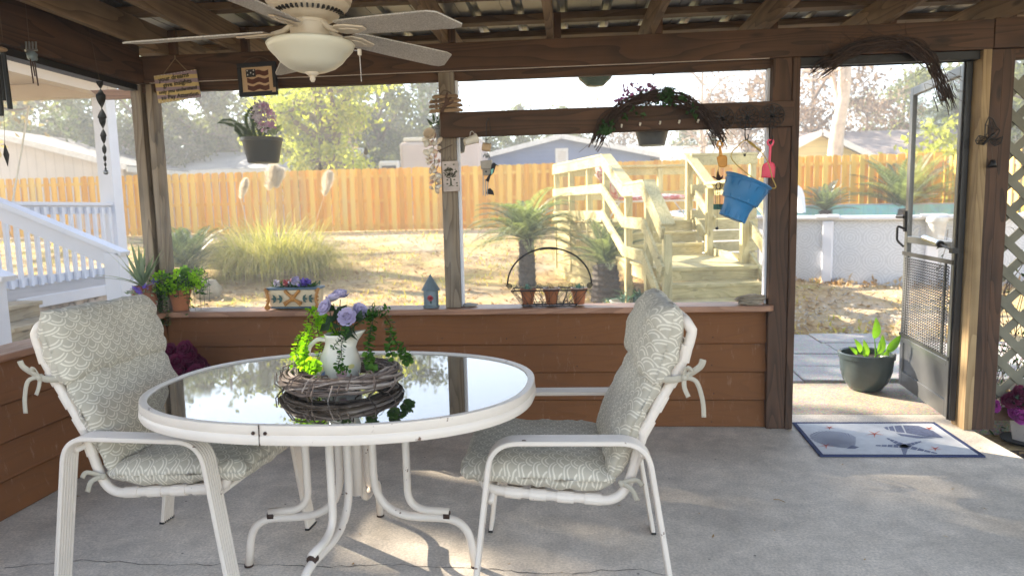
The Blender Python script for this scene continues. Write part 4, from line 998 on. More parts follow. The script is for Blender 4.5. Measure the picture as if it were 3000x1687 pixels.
# ---------------------------------------------------------------- pampas grass
random.seed(11); b0 = PZ(805, 812, .08); b0 = V((b0.x, b0.y, gz(b0.x, b0.y)))
pg = thing('pampas_grass', b0, 'large clump of yellow green pampas grass before the fence with pale plumes', 'grass clump'); m = MB()
for i in range(3000):
    a = rnd(0, 6.28); r = .92*random.random()**.7; bx = b0+V((math.cos(a)*r*1.1, math.sin(a)*r*.7, 0)); l = rnd(.6, 1.5)*(1.15-.25*r); o = a+rnd(-.9, .9); e = random.random()**.8
    d = V((math.cos(o), math.sin(o), 0)); P = []
    for k in range(8):
        q = k/7; th = (1.45-.75*e)-(1.1+1.6*e)*q*q
        P.append((P[-1] if P else bx)+(d*math.cos(th)+V((0, 0, math.sin(th))))*(l/7)+rv(.008))
    s = V((-d.y, d.x, 0))*.0075; vs = []
    for k, p in enumerate(P): w = 1-.85*k/7; vs += [p+s*w, p-s*w]
    m.add(vs, [(2*k, 2*k+1, 2*k+3, 2*k+2) for k in range(7)])
m.build('blades', MT['pampas_leaf'], pg)
for u, v0, v1, w in ((712, 585, 528, .11), (793, 562, 490, .18), (814, 556, 500, .15), (956, 578, 508, .15)):
    m = MB(); a, b = PY(u-7, v0, b0.y), PY(u+8, v1, b0.y); st = V((b0.x+(a.x-b0.x)*.5, b0.y, b0.z)); m.tube(catmull([st, st.lerp(a, .6)+V((0, 0, .05)), a], 5), .004, 5)
    for i in range(900):
        q = random.random()**.9; c = a.lerp(b, q)+V((.015*math.sin(q*3), 0, 0)); o = rv(); sh = math.sin(math.pi*min(1, q*.85+.12))
        m.leaf(c, V((o.x+.35, o.y, 1.1)), rv(), w*(.5+.9*sh), .006, .35)
    m.build('plume', MT['plume'], pg)
# small yard things
p = PZ(608, 876, -.10); m = MB(); m.blob(p+V((0, 0, .13)), (.24, .2, .22), None, 10, .25, 3); tag(m.build('boulder', MT['boulder'], loc=p, smooth=True), 'rounded yellowish boulder in front of the low sago palm', 'boulder')
p = PY(516, 716, 14.6); gs = thing('garden_seat', (p.x, p.y, gz(p.x, p.y)), 'round stump with a pale top in the yard just right of the corner post', 'stump')
z = gz(p.x, p.y); m = MB(); m.lathe([(0, z), (.30, z), (.27, p.z+.08), (0, p.z+.08)], (p.x, p.y, 0), 18); m.build('stump_base', MT['boulder'], gs, smooth=True); m = MB(); m.lathe([(0, p.z+.08), (.35, p.z+.085), (.34, p.z+.18), (.15, p.z+.25), (0, p.z+.26)], (p.x, p.y, 0), 20); m.build('stump_top', MT['trim_white'], gs, smooth=True)
pb = PZ(1848, 893, .0); pb = V((pb.x, pb.y, gz(pb.x, pb.y))); bo = thing('planter_bowl', pb, 'shallow concrete planter bowl of pale blue green agave at the foot of the steps', 'planter')
m = MB(); m.lathe([(0, 0), (.16, 0), (.20, .04), (.27, .15), (.285, .19), (.26, .19), (.22, .13), (0, .12)], pb, 28); m.build('bowl', MT['concrete_bowl'], bo, auto=40)
m = MB(); g2 = MB(); random.seed(5)
for i in range(60):
    a = rnd(0, 6.28); e = rnd(.3, 1.45); d = V((math.cos(a)*math.cos(e), math.sin(a)*math.cos(e), math.sin(e))); c = pb+V((rnd(-.13, .13), rnd(-.08, .08), .15)); (m if i % 3 else g2).leaf(c, d, (0, 0, 1), rnd(.14, .32), rnd(.03, .055), rnd(.1, .5))
for i in range(70):
    a = rnd(0, 6.28); c = pb+V((math.cos(a)*.25, math.sin(a)*.25, .17)); m.leaf(c, (math.cos(a), math.sin(a), rnd(-.5, .2)), (0, 0, 1), rnd(.1, .22), .02, .5)
m.build('agave_leaves', MT['succulent'], bo); g2.build('green_leaves', MT['fern_leaf'], bo)
m = MB(); random.seed(29)
for i in range(2200):
    y = rnd(5.3, 11.4); x = rnd(.18, .56)*y; a = rnd(0, 6.28)
    m.leaf((x, y, gz(x, y)+.012+rnd(0, .02)), (math.cos(a), math.sin(a), rnd(-.1, .6)), (rnd(-.5, .5), rnd(-.5, .5), 1), rnd(.03, .10), rnd(.02, .05), rnd(-.5, .5))
tag(m.build('twig_litter', MT['mulch_bits']), kind='stuff')
# weeds and leaf heap at the foot of the pool wall, creeper behind the lattice
m = MB(); random.seed(9)
for i in range(2200):
    a = R(rnd(-165, -60)); r = PR+rnd(.02, .55); x, y = PC.x+r*math.cos(a), PC.y+r*math.sin(a); m.leaf((x, y, -.18+rnd(0, .22)*max(0, 1-(r-PR)/.5)), rv()+V((0, 0, .3)), rv(), rnd(.06, .16), rnd(.03, .08), rnd(-.3, .3))
tag(m.build('leaf_heap', MT['dry_leaf']), kind='stuff')
vv = thing('creeper', (2.8, 4.4, -.1), 'wild twiggy creeper with small leaves growing behind the lattice', 'vine'); m = MB(); l = MB()
for i in range(150):
    p = V((rnd(2.42, 4.2), rnd(4.22, 4.6), rnd(-.1, .35))); P = [p]
    for k in range(5): p = p+V((rnd(-.09, .09), rnd(-.04, .04), rnd(.06, .22))); P.append(p)
    m.tube(P, .0025, 3)
    for k in range(16):
        q = random.choice(P)+rv(.04); l.leaf(q, rv(), rv(), rnd(.03, .07), rnd(.008, .016), .2)
m.build('twigs', MT['vine'], vv); l.build('leaves', MT['fern_leaf'], vv)
# ---------------------------------------------------------------- furniture
TC = V((-.79, 2.30, 0)); TZ = .72
tb = thing('patio_table', TC, 'oval white metal patio table with a dark mirror like glass top', 'table')
def sup(a, b, n, k=96, rot=R(-2)):
    o = []
    for i in range(k):
        t = 2*math.pi*i/k; c, s = math.cos(t), math.sin(t); x = a*math.copysign(abs(c)**(2/n), c); y = b*math.copysign(abs(s)**(2/n), s)
        o.append(V((TC.x+x*math.cos(rot)-y*math.sin(rot), TC.y+x*math.sin(rot)+y*math.cos(rot), 0)))
    return o
TA, TB, TN = .648, .492, 2.35
path = [p+V((0, 0, TZ-.026)) for p in sup(TA, TB, TN)]
m = MB(); pr = [(-.012, .026), (.004, .030), (.011, .027), (.013, .004), (.010, .0), (.014, -.004), (.016, -.020), (.012, -.029), (-.008, -.029), (-.012, -.02)]
m.sweep(path, pr, closed=True); m.build('rim', MT['white_metal'], tb, auto=50)
m = MB(); q = sup(TA-.008, TB-.008, TN); m.v = [(p.x, p.y, TZ-.004) for p in q]+[(p.x, p.y, TZ-.010) for p in q]; k = len(q)
m.f = [tuple(range(k)), tuple(range(k, 2*k))[::-1]]+[(i, k+i, k+(i+1) % k, (i+1) % k) for i in range(k)]; m.mi = [0]*(k+2)
m.build('glass_top', MT['smoked_glass'], tb)
# seam and bolts on the rim
sp = PY(797, 1252, 1.80); m = MB()
fr = min(path, key=lambda p: (p-PZ(797, 1262, .69)).length); j = path.index(fr); tg = (path[(j+1) % 96]-path[j-1]).normalized(); ou = V((tg.y, -tg.x, 0))
if ou.dot(fr-TC) < 0: ou = -ou
m.bar(fr+ou*.0145+V((0, 0, -.03)), fr+ou*.0135+V((0, 0, .03)), .0022, .004, ou)
for s in (-1, 1): m.lathe([(0, 0), (.0055, 0), (.005, .003), (0, .004)], (0, 0, 0), 10, Matrix.Translation(fr+tg*s*.018+ou*.013+V((0, 0, .006))) @ ou.to_track_quat('Z', 'Y').to_matrix().to_4x4())
m.build('rim_seam', MT['rust'], tb)
LC = V((TC.x+.0, TC.y+.07, 0))
for a in (2, 96, 182, 261):
    d = V((math.cos(R(a)), math.sin(R(a)), 0))
    def lp(r, z): return LC+d*r+V((0, 0, z))
    m = MB(); r0 = .0148
    m.tube(fillet([lp(.062, .69), lp(.062, .20), lp(.40, .185), lp(.425, 0)], [0, .16, .12, 0], 8), r0, 12)
    m.tube(fillet([lp(.185, .69), lp(.185, .225), lp(.335, .212)], [0, .13, 0], 8), r0*.95, 12)
    lg = m.build('leg', MT['white_metal'], tb, smooth=True)
    m = MB(); m.tube([lp(.315, .200), lp(.338, .199)], r0*1.12, 12); m.build('weld', MT['rust'], lg, smooth=True)
    m = MB(); m.tube([lp(.425, 0.0), lp(.425, .008)], r0*1.1, 12); m.build('foot_cap', MT['rust'], lg, smooth=True)
    m = MB(); s = V((-d.y, d.x, 0)); m.blob(lp(.062, .53)+d*.012+s*.006, .006, None, 5); m.build('bolt', MT['rust'], lg)
m = MB(); m.tube([LC+V((0, 0, .28)), LC+V((0, 0, .70))], .021, 14); m.build('umbrella_sleeve', MT['white_metal'], tb, smooth=True)
m = MB(); m.lathe([(.050, .515), (.053, .515), (.053, .548), (.050, .548), (.050, .515)], LC, 20, cap=False); m.build('leg_collar', MT['white_metal'], tb, auto=40)

def pillow(pts, W, T, seed, nS=40, nV=28, endpow=5, uv0=0., wr=1., taper=0., flip=1):
    """cushion along a 2-D centre line (x forward, z up): flat faces, seamed edges, gathered cloth"""
    P = catmull([V((p[0], 0, p[1])) for p in pts], 10); L = [0]
    for i in range(1, len(P)): L.append(L[-1]+(P[i]-P[i-1]).length)
    def atl(s):
        for i in range(1, len(P)):
            if L[i] >= s-1e-9: return P[i-1].lerp(P[i], (s-L[i-1])/max(1e-9, L[i]-L[i-1])), (P[i]-P[i-1]).normalized()
        return P[-1], (P[-1]-P[-2]).normalized()
    m = MB(); m.uv = []; tot = L[-1]
    for side in (1, -1):
        for i in range(nS+1):
            a = i/nS; s = tot*(.5-.5*math.cos(math.pi*a)) if True else tot*a
            p, t = atl(s); n = V((t.z, 0, -t.x))*-1
            es = max(0, 1-abs(2*s/tot-1)**endpow)**.5
            for j in range(nV+1):
                v = math.sin(math.pi*(j/nV-.5)); ev = max(0, 1-abs(v)**6)**.5
                h = T*es*ev
                y = v*W*(1-.05*(1-es)-taper*(s/tot))
                q = V((s*8, y*8, seed*3.1+side))
                wv = mnoise.noise(q)*.012*wr*min(1, es*ev*1.6)
                e1 = (1-es*ev); g = math.sin((y*70 if abs(2*s/tot-1) > abs(v) else s*70)+seed+5*mnoise.noise(q*1.5))*.0045*wr*(e1*(1-e1)*4)**.7
                m.v.append(p+n*side*(h+wv+g)*1.0+V((0, y, 0))+t*(.008*mnoise.noise(q*2.2))*wr*(1-es))
                m.uv.append((y+.3, flip*(s+uv0+(0 if side > 0 else .011))))
    k = nV+1; N = (nS+1)*k
    for i in range(nS):
        for j in range(nV):
            a = i*k+j; m.f.append((a, a+1, a+k+1, a+k)); m.f.append((N+a, N+a+k, N+a+k+1, N+a+1))
    for i in range(nS):
        for j in (0, nV):
            a, b = i*k+j, (i+1)*k+j; m.f.append((a, b, N+b, N+a) if j == 0 else (b, a, N+a, N+b))
    for j in range(nV):
        for i in (0, nS):
            a, b = i*k+j, i*k+j+1; m.f.append((b, a, N+a, N+b) if i == 0 else (a, b, N+b, N+a))
    m.mi = [0]*len(m.f); return m
def ribbon(m, pts, w, nrm=(0, 1, 0)): m.sweep(catmull(pts, 5), [(-w/2, -.0012), (w/2, -.0012), (w/2, .0012), (-w/2, .0012)], nrm)
def chair(seed, label, loc, rz, flip=1):
    c = thing('patio_chair', (0, 0, 0), label, 'chair', 'white metal patio chairs at the table')
    for s in (-1, 1):                                 # ribbed flat band: front leg, arm and rear leg in one bend
        y0 = .292*s
        P = fillet([V((.338, y0, 0)), V((.262, y0, .575)), V((-.225, y0, .577)), V((-.318, y0, 0))], [0, .085, .085, 0], 10)
        w, h = .036, .0045; pr = []; pb2 = []
        nr = 6
        for i in range(nr*4+1):
            x = -w+2*w*i/(nr*4); q = .0042*abs(math.sin(math.pi*nr*i/(nr*4)))**.6; pr.append((x, h+q)); pb2.append((x, -h-q))
        pr += pb2[::-1]
        m = MB(); m.sweep(P, pr, fixed=(0, -1, 0)); a = m.build('arm_frame', MT['white_metal'], c, auto=30)
        m = MB()
        for p in (P[0], P[-1]): m.box(p+V((0, 0, .004)), (.018, .076, .008))
        m.build('foot_cap', MT['dark_metal'], a)
    tube = [(.300, .445), (.296, .415), (.262, .388), (.10, .371), (-.025, .362), (-.105, .356), (-.152, .378), (-.180, .431), (-.200, .497), (-.217, .562), (-.248, .633), (-.297, .723), (-.340, .805), (-.364, .868), (-.374, .912)]
    yw = .232; m = MB()
    A = [V((x, -yw, z)) for x, z in tube]; B = [V((x, yw, z)) for x, z in tube]
    top = arc((-.374, 0, 0), 1, 0, 1, 1); tp = fillet([A[-1], V((-.354, -yw, .945)), V((-.354, yw, .945)), B[-1]], .05, 6)
    fr_ = fillet([B[0], V((.300, yw, .455)), V((.300, -yw, .455)), A[0]], .04, 5)
    ring_ = catmull(A, 4)+tp[1:-1]+catmull(B[::-1], 4)+fr_[1:-1]
    m.tube(ring_, .0165, 12, closed=True, up=(0, 1, 0)); m.build('sling_frame', MT['white_metal'], c, smooth=True)
    def cr(x, z, nm='cross_bar'):
        m = MB(); m.tube([V((x, -.288, z)), V((x, .288, z))], .011, 8); m.build(nm, MT['white_metal'], c, smooth=True)
    cr(.272, .372); cr(-.215, .525)
    for i, (x, z) in enumerate([(.20, .379), (.12, .372), (.03, .365), (-.06, .359), (-.205, .515), (-.232, .60), (-.275, .682), (-.318, .762), (-.353, .84)]):
        j = min(range(len(tube)-1), key=lambda q: abs(tube[q][0]-x)+abs(tube[q][1]-z)); t = V((tube[j+1][0]-tube[j][0], 0, tube[j+1][1]-tube[j][1])).normalized()
        pr = [(.0195*math.cos(R(a)), .0195*math.sin(R(a))) for a in range(0, 360, 30)]
        m = MB()
        for s in (-1, 1): m.sweep([V((x, s*yw, z))-t*.027, V((x, s*yw, z))+t*.027], pr, (0, 1, 0))
        n = V((t.z, 0, -t.x)); m.bar(V((x, -yw, z))-n*.016, V((x, yw, z))-n*.016, .052, .003, n); m.build('strap', MT['white_metal'], c)
    pillow([(.375, .452), (.27, .448), (.12, .440), (0, .432), (-.10, .428), (-.135, .437)], .262, .056, seed, endpow=6).build('seat_cushion', MT['scallop_cloth'], c, smooth=True)
    pillow([(-.115, .425), (-.148, .51), (-.182, .595), (-.225, .685), (-.262, .765), (-.276, .795)], .256, .050, seed+1, uv0=.55, endpow=4, flip=flip).build('back_cushion', MT['scallop_cloth'], c, smooth=True)
    h = pillow([(-.252, .742), (-.274, .82), (-.298, .90), (-.318, .992)], .274, .072, seed+2, endpow=3.0, uv0=1.0, wr=1.3, flip=flip).build('headrest_cushion', MT['scallop_cloth'], c, smooth=True)
    for s in (-1, 1):
        m = MB(); k = V((-.345, s*.262, .77)); random.seed(seed+s+3)
        ribbon(m, [V((-.275, s*.262, .765)), V((-.31, s*.270, .765)), k], .022)
        ribbon(m, [k, k+V((-.045, s*.012, .035)), k+V((-.055, s*.016, .06))], .02); ribbon(m, [k, k+V((-.035, s*.012, -.01)), k+V((-.055, s*.012, -.07)), k+V((-.06, s*.01, -.125))], .014)
        ribbon(m, [k, k+V((-.02, s*.01, .02)), k+V((-.005, s*.014, .035)), k], .016); ribbon(m, [k, k+V((.0, s*.008, -.03)), k+V((-.012, s*.01, -.06))], .014); m.blob(k, .012, None, 6, .3)
        m.build('tie', MT['scallop_cloth'], c, smooth=True)
        m = MB(); k = V((-.15, s*.25, .42)); ribbon(m, [k, k+V((-.03, s*.02, -.01)), k+V((-.05, s*.02, -.05))], .016); ribbon(m, [k, k+V((-.045, s*.02, .02)), k+V((-.065, s*.02, 0))], .016); m.blob(k, .011, None, 5, .3); m.build('tie', MT['scallop_cloth'], c, smooth=True)
    c.location = loc; c.rotation_euler = (0, 0, rz); return c
chair(3, 'white patio chair right of the table seen in profile with a scallop patterned cushion', (.0, 2.405, 0), R(180.5), -1)
chair(17, 'white patio chair left of the table reclining beside the left half wall', (-1.455, 2.41, 0), R(-3), 1)
# ---------------------------------------------------------------- ceiling fan
FC = V((-.985, 2.67, 0))
fan = thing('ceiling_fan', FC+V((0, 0, 2.25)), 'cream ceiling fan with five whitewashed blades and a frosted bowl light', 'ceiling fan')
m = MB(); m.lathe([(0, 2.245), (.12, 2.245), (.125, 2.235), (.155, 2.225), (.170, 2.20), (.172, 2.165), (.163, 2.155), (.163, 2.115), (.158, 2.108), (.158, 2.100), (.150, 2.095), (.148, 2.085), (.130, 2.070), (.10, 2.045), (.08, 2.035), (0, 2.035)], FC, 48); mo = m.build('motor_housing', MT['fan_cream'], fan, auto=45)
m = MB()
for i in range(40):
    a = 2*math.pi*i/40; M4 = Matrix.Translation(FC) @ Matrix.Rotation(a, 4, 'Z'); m.box((.119, 0, 2.0605), (.022, .007, .012), M4 @ Matrix.Identity(4))
m.build('vent_slots', MT['dark_metal'], mo)
m = MB(); m.lathe([(0, 2.034), (.068, 2.034), (.068, 2.022), (.074, 2.018), (.074, 1.965), (.078, 1.962), (.078, 1.956), (0, 1.956)], FC, 40); m.build('switch_housing', MT['fan_cream'], fan, auto=40)
m = MB(); m.lathe([(0, 1.957), (.150, 1.955), (.163, 1.950), (.166, 1.946), (.158, 1.928), (.142, 1.910), (.136, 1.905), (.118, 1.882), (.092, 1.862), (.06, 1.849), (.025, 1.843), (0, 1.843)], FC, 48); m.build('light_bowl', MT['fan_glass'], fan, smooth=True)
m = MB(); m.lathe([(0, 1.846), (.026, 1.845), (.027, 1.840), (.016, 1.832), (.010, 1.826), (.011, 1.817), (.006, 1.808), (0, 1.806)], FC, 20); m.build('finial', MT['fan_cream'], fan, smooth=True)
for i, a in enumerate((-25, 47, 119, 191, 263)):
    M4 = Matrix.Translation(FC+V((0, 0, 2.0))) @ Matrix.Rotation(R(a), 4, 'Z') @ Matrix.Rotation(R([5, 3, 3.5, 4.5, 2][i]), 4, 'Y') @ Matrix.Rotation(R(-11), 4, 'X')
    out = [(.165, -.052), (.20, -.060), (.40, -.068), (.60, -.072), (.635, -.060), (.672, .045), (.655, .066), (.62, .072), (.40, .068), (.20, .060), (.165, .052)]
    m = MB(); n = 9
    # blade sags a little towards the tip
    m.prism(out, .006, M4); b = m.build('blade', MT['fan_blade'], fan, bevel=.0015)
    m = MB(); m.prism([(.135, -.018), (.155, -.036), (.205, -.038), (.275, -.012), (.275, .012), (.205, .038), (.155, .036), (.135, .018)], .007, M4, -.0085); m.prism([(.165, -.018), (.205, -.020), (.245, -.004), (.245, .004), (.205, .02), (.165, .018)], .004, M4, -.0125); m.tube([M4 @ V((.145, 0, -.006)), M4 @ V((.10, 0, .004)), FC+V((math.cos(R(a))*.06, math.sin(R(a))*.06, 2.026))], .011, 8)
    m.build('blade_iron', MT['fan_cream'], b, bevel=.002)
m = MB(); p = PY(1053, 148, 2.60); q = PY(1059, 238, 2.60); m.tube([p+V((-.02, 0, 0)), p, ], .003, 5)
for i in range(26): m.blob(p.lerp(q, i/25), .0026, None, 4)
m.build('pull_chain', MT['chrome'], fan); m = MB(); m.bb(p.x-.006, p.x+.006, p.y-.006, p.y+.006, p.z-.018, p.z+.004); m.build('chain_switch', MT['fan_cream'], fan)
# ---------------------------------------------------------------- vine wreaths, pitcher and flowers on the table
def strands(m, path, n, spread, r, seed, stray=.15, sq=(1, 1)):
    random.seed(seed); P = [V(p) for p in path]; k = len(P)
    for i in range(n):
        a, rr = rnd(0, 6.28), spread*random.random()**.6; ph = rnd(0, 9); tw = rnd(-3, 3); i0 = int(rnd(0, k*.35)) if i % 3 else 0; i1 = k-int(rnd(0, k*.35)) if i % 3 != 1 else k
        pts = []
        for j in range(i0, i1):
            q = j/(k-1); t = (P[min(j+1, k-1)]-P[max(j-1, 0)]).normalized(); s = t.cross(V((0, 1, .01))).normalized(); u = s.cross(t)
            an = a+tw*q; ra = rr*(.75+.5*mnoise.noise(V((q*4, ph, seed))))
            pts.append(P[j]+s*math.cos(an)*ra*sq[0]+u*math.sin(an)*ra*sq[1]+V((mnoise.noise(V((q*9, ph, 1))), mnoise.noise(V((q*9, ph, 2))), mnoise.noise(V((q*9, ph, 3)))))*spread*stray)
        if len(pts) > 3: m.tube(pts, r*rnd(.5, 1.3), 5)
WC = V((-.785, 2.255, .752)); random.seed(2)
wt = thing('grapevine_wreath', V((WC.x, WC.y, TZ)), 'round grey brown grapevine wreath lying on the glass table top', 'wreath')
m = MB()
for i in range(64):
    ph, a0, span = rnd(0, 9), rnd(0, 6.28), rnd(1.6, 6.1); ta, tr2 = rnd(0, 6.28), .036*random.random()**.6; tw = rnd(-1.5, 1.5); pts = []
    for j in range(int(span*9)):
        a = a0+span*j/int(span*9); an = ta+tw*a; r = .172+math.cos(an)*tr2+.006*mnoise.noise(V((a*3, ph, 0))); z = math.sin(an)*tr2*.8+.006*mnoise.noise(V((a*3, ph, 5)))
        pts.append(WC+V((r*math.cos(a), r*math.sin(a)*.97, z)))
    if len(pts) > 3: m.tube(pts, rnd(.0022, .0052), 6)
for i in range(46):
    a = rnd(0, 6.28); p = WC+V((math.cos(a)*.17, math.sin(a)*.17, rnd(-.02, .03))); q = [p]
    d = rv()
    for k in range(5): d = d+rv(.7)+V((0, 0, .05)); q.append(q[-1]+d.normalized()*.014)
    m.tube(q, .0011, 4)
for i in range(10):
    a = rnd(0, 6.28); pts = [WC+V((math.cos(a+k*.05)*(.172+.05*math.cos(k*.75)), math.sin(a+k*.05)*(.172+.05*math.cos(k*.75)), .042*math.sin(k*.75))) for k in range(10)]; m.tube(pts, .0024, 5)
m.build('vines', MT['vine'], wt)
PC2 = V((-.80, 2.285, TZ+.001)); pi = thing('pitcher', PC2, 'cream ceramic pitcher with a painted fish, standing in the vine wreath', 'pitcher')
m = MB(); prof = [(0, 0), (.050, 0), (.058, .008), (.070, .045), (.071, .068), (.064, .098), (.052, .122), (.046, .140), (.047, .160), (.0495, .171)]
seg = 40
def pr_ring(rsc, zs, inner):
    return
vs = []; fs = []
full = prof+[(.0465, .172), (.043, .158), (.042, .13), (.045, .06), (0, .05)]
n = len(full)
for i in range(seg):
    a = 2*math.pi*i/seg
    for r, z in full:
        k = max(0, (z-.115)/.057) if r > .02 else 0; w = max(0, math.cos(a))**7*k*.048; vs.append(PC2+V(((r+w)*math.cos(a), r*math.sin(a)*(1-.2*max(0, math.cos(a))**6*k), z+.012*max(0, math.cos(a))**7*k)))
for i in range(seg):
    j = (i+1) % seg
    for a in range(n-1): fs.append((i*n+a, j*n+a, j*n+a+1, i*n+a+1))
m.add(vs, fs); m.build('body', MT['ceramic'], pi, smooth=True)
m = MB(); m.sweep(catmull([PC2+V(p) for p in ((-.044, 0, .148), (-.075, 0, .150), (-.105, 0, .125), (-.112, 0, .088), (-.098, 0, .05), (-.072, -.0, .028), (-.056, 0, .022))], 6), [(.008*math.cos(R(a)), .0115*math.sin(R(a))) for a in range(0, 360, 36)], (0, 1, 0)); m.build('handle', MT['ceramic'], pi, smooth=True)
def decal(m, pts, z0, a0):                               # thin painted shapes hugging the belly
    vs = []
    for x, z in pts:
        r = .0717 if .03 < z0+z < .085 else .067; a = a0+x/.07; vs.append(PC2+V((r*math.cos(a), r*math.sin(a), z0+z)))
    m.add(vs, [tuple(range(len(vs)))])
plain('paint_blue', (.16, .22, .42), .3); plain('paint_rose', (.42, .26, .25), .3); plain('paint_yellow', (.62, .55, .22), .3)
m = MB(); decal(m, [(-.012, 0), (0, .006), (.002, .02), (-.012, .012), (-.02, .004)], .035, R(-118)); m.build('painted_tail', MT['paint_blue'], pi)
m = MB(); decal(m, [(.018*math.cos(t*.5236), .014*math.sin(t*.5236)) for t in range(12)], .045, R(-68)); m.build('painted_fish', MT['paint_rose'], pi)
m = MB(); decal(m, [(.012*math.cos(t*.628), .007*math.sin(t*.628)) for t in range(10)], .062, R(-130)); decal(m, [(.013*math.cos(t*.628), .008*math.sin(t*.628)) for t in range(10)], .066, R(-40)); m.build('painted_spots', MT['paint_yellow'], pi)
bq = thing('bouquet', PC2+V((0, 0, .15)), 'bouquet of pale lilac cloth flowers with dark leaves in the pitcher', 'bouquet')
def rose(p, d, s, mat, par, nm='flower', seed=0):
    random.seed(seed); d = V(d).normalized(); u = d.orthogonal().normalized(); w = d.cross(u); m = MB()
    for ring2, (n, e, L) in enumerate(((5, 80, .62), (6, 58, .85), (8, 28, 1.0), (8, 4, 1.08))):
        for i in range(n):
            a = 2*math.pi*(i+.5*ring2)/n+rnd(-.15, .15); o = u*math.cos(a)+w*math.sin(a); m.petal(p+o*s*.06, o*math.cos(R(e))+d*math.sin(R(e)), d, s*L, s*.85, .7)
    return m.build(nm, mat, par, smooth=True)
for i, (u, v, Y, s, dd) in enumerate(((957, 903, 2.27, .028, (-.5, -.6, .5)), (1018, 930, 2.22, .029, (.1, -1, .45)), (1052, 912, 2.30, .027, (.7, -.5, .5)), (997, 868, 2.36, .028, (.1, -.2, 1)), (975, 880, 2.33, .027, (-.3, .2, 1)))):
    p = PY(u, v, Y); rose(p, dd, s, MT['lilac'], bq, seed=i)
    m = MB(); m.tube(catmull([p-V(dd).normalized()*.012, p.lerp(PC2+V((0, 0, .14)), .5)+V((0, 0, .01)), PC2+V((rnd(-.02, .02), rnd(-.02, .02), .13))], 5), .0017, 5); m.build('stem', MT['dark_leaf'], bq)
m = MB(); random.seed(4)
for u, v, Y in ((985, 925, 2.26), (1000, 900, 2.30), (1005, 955, 2.24), (1040, 945, 2.27), (970, 940, 2.28), (985, 910, 2.31), (1028, 955, 2.25)):
    for k in range(2): m.leaf(PY(u, v, Y), (rnd(-.5, .5), rnd(-.5, .1), rnd(-.9, .8)), rv()+V((0, -1, 0)), .055, .032, .3)
m.build('leaves', MT['dark_leaf'], bq)
def spray(m, ms, pts, n, size, seed, par=False):
    random.seed(seed); P = catmull(pts, 8); ms.tube(P, .0014, 4)
    for i in range(n):
        q = (i+.5)/n*(len(P)-1); j = int(q); p = P[j].lerp(P[min(j+1, len(P)-1)], q-j); t = (P[min(j+1, len(P)-1)]-P[j]).normalized() if j+1 < len(P) else V((0, 0, -1))
        a = i*1.7+rnd(-.4, .4); x = t.orthogonal().normalized(); y = t.cross(x)
        for s in (0, math.pi):
            o = x*math.cos(a+s)+y*math.sin(a+s); sz = size*rnd(.6, 1.15); m.petal(p+o*.003, o+t*.25+rv(.3), t*-1+rv(.5), sz, sz*1.15, .3)
def spr(name, label, mat, routes, size, Yb):
    t = thing('greenery_spray', routes[0][0], label, 'greenery', 'trailing greenery in the pitcher'); m = MB(); ms = MB()
    for i, r in enumerate(routes): spray(m, ms, r, int(sum((V(r[k+1])-V(r[k])).length for k in range(len(r)-1))/.0078), size, i*7+len(label))
    ms.build('stems', MT['dark_leaf'], t); m.build('leaves', mat, t, smooth=True)
b = PC2+V((0, 0, .15))
def q_(u, v, Y): return PY(u, v, Y)
spr('l', 'bright lime green trailing spray left of the pitcher', MT['lime_leaf'], [
    [b, q_(935, 925, 2.33), q_(908, 908, 2.34), q_(902, 960, 2.34), q_(880, 1010, 2.33), q_(862, 1055, 2.31), q_(868, 1085, 2.27)],
    [b, q_(945, 930, 2.29), q_(922, 935, 2.27), q_(905, 985, 2.25), q_(892, 1030, 2.22), q_(900, 1070, 2.19), q_(925, 1090, 2.15)],
    [b, q_(950, 935, 2.36), q_(930, 960, 2.39), q_(940, 1010, 2.40), q_(930, 1050, 2.39)],
    [q_(905, 960, 2.3), q_(880, 990, 2.28), q_(865, 1030, 2.26), q_(885, 1070, 2.22), q_(915, 1085, 2.17)],
    [q_(895, 985, 2.3), q_(890, 1040, 2.22), q_(930, 1075, 2.14)]], .0165, 2.3)
spr('r', 'dark green trailing spray right of the pitcher', MT['green_leaf'], [
    [b, q_(1062, 935, 2.30), q_(1092, 925, 2.29), q_(1085, 980, 2.28), q_(1082, 1040, 2.26), q_(1090, 1085, 2.20)],
    [b, q_(1070, 930, 2.34), q_(1110, 915, 2.36), q_(1140, 945, 2.37), q_(1150, 985, 2.36), q_(1180, 1030, 2.33), q_(1192, 1060, 2.30)],
    [q_(1095, 925, 2.3), q_(1100, 905, 2.31), q_(1088, 895, 2.31)], [q_(1110, 915, 2.36), q_(1130, 905, 2.37), q_(1137, 900, 2.37)],
    [q_(1145, 970, 2.36), q_(1140, 1010, 2.33), q_(1150, 1045, 2.28)], [q_(1088, 950, 2.28), q_(1080, 1000, 2.25), q_(1078, 1060, 2.20)], [q_(1165, 1020, 2.33), q_(1195, 1040, 2.31), q_(1200, 1060, 2.29)]], .0175, 2.3)
spr('c', 'green trailing strand hanging down the front of the pitcher', MT['green_leaf'], [
    [b, q_(1012, 965, 2.22), q_(1008, 985, 2.205), q_(1000, 1015, 2.195), q_(1000, 1045, 2.19), q_(990, 1072, 2.18), q_(1005, 1090, 2.15)], [q_(1005, 990, 2.2), q_(985, 1005, 2.19), q_(975, 1022, 2.18)], [q_(995, 1070, 2.17), q_(1020, 1085, 2.14)]], .0125, 2.2)
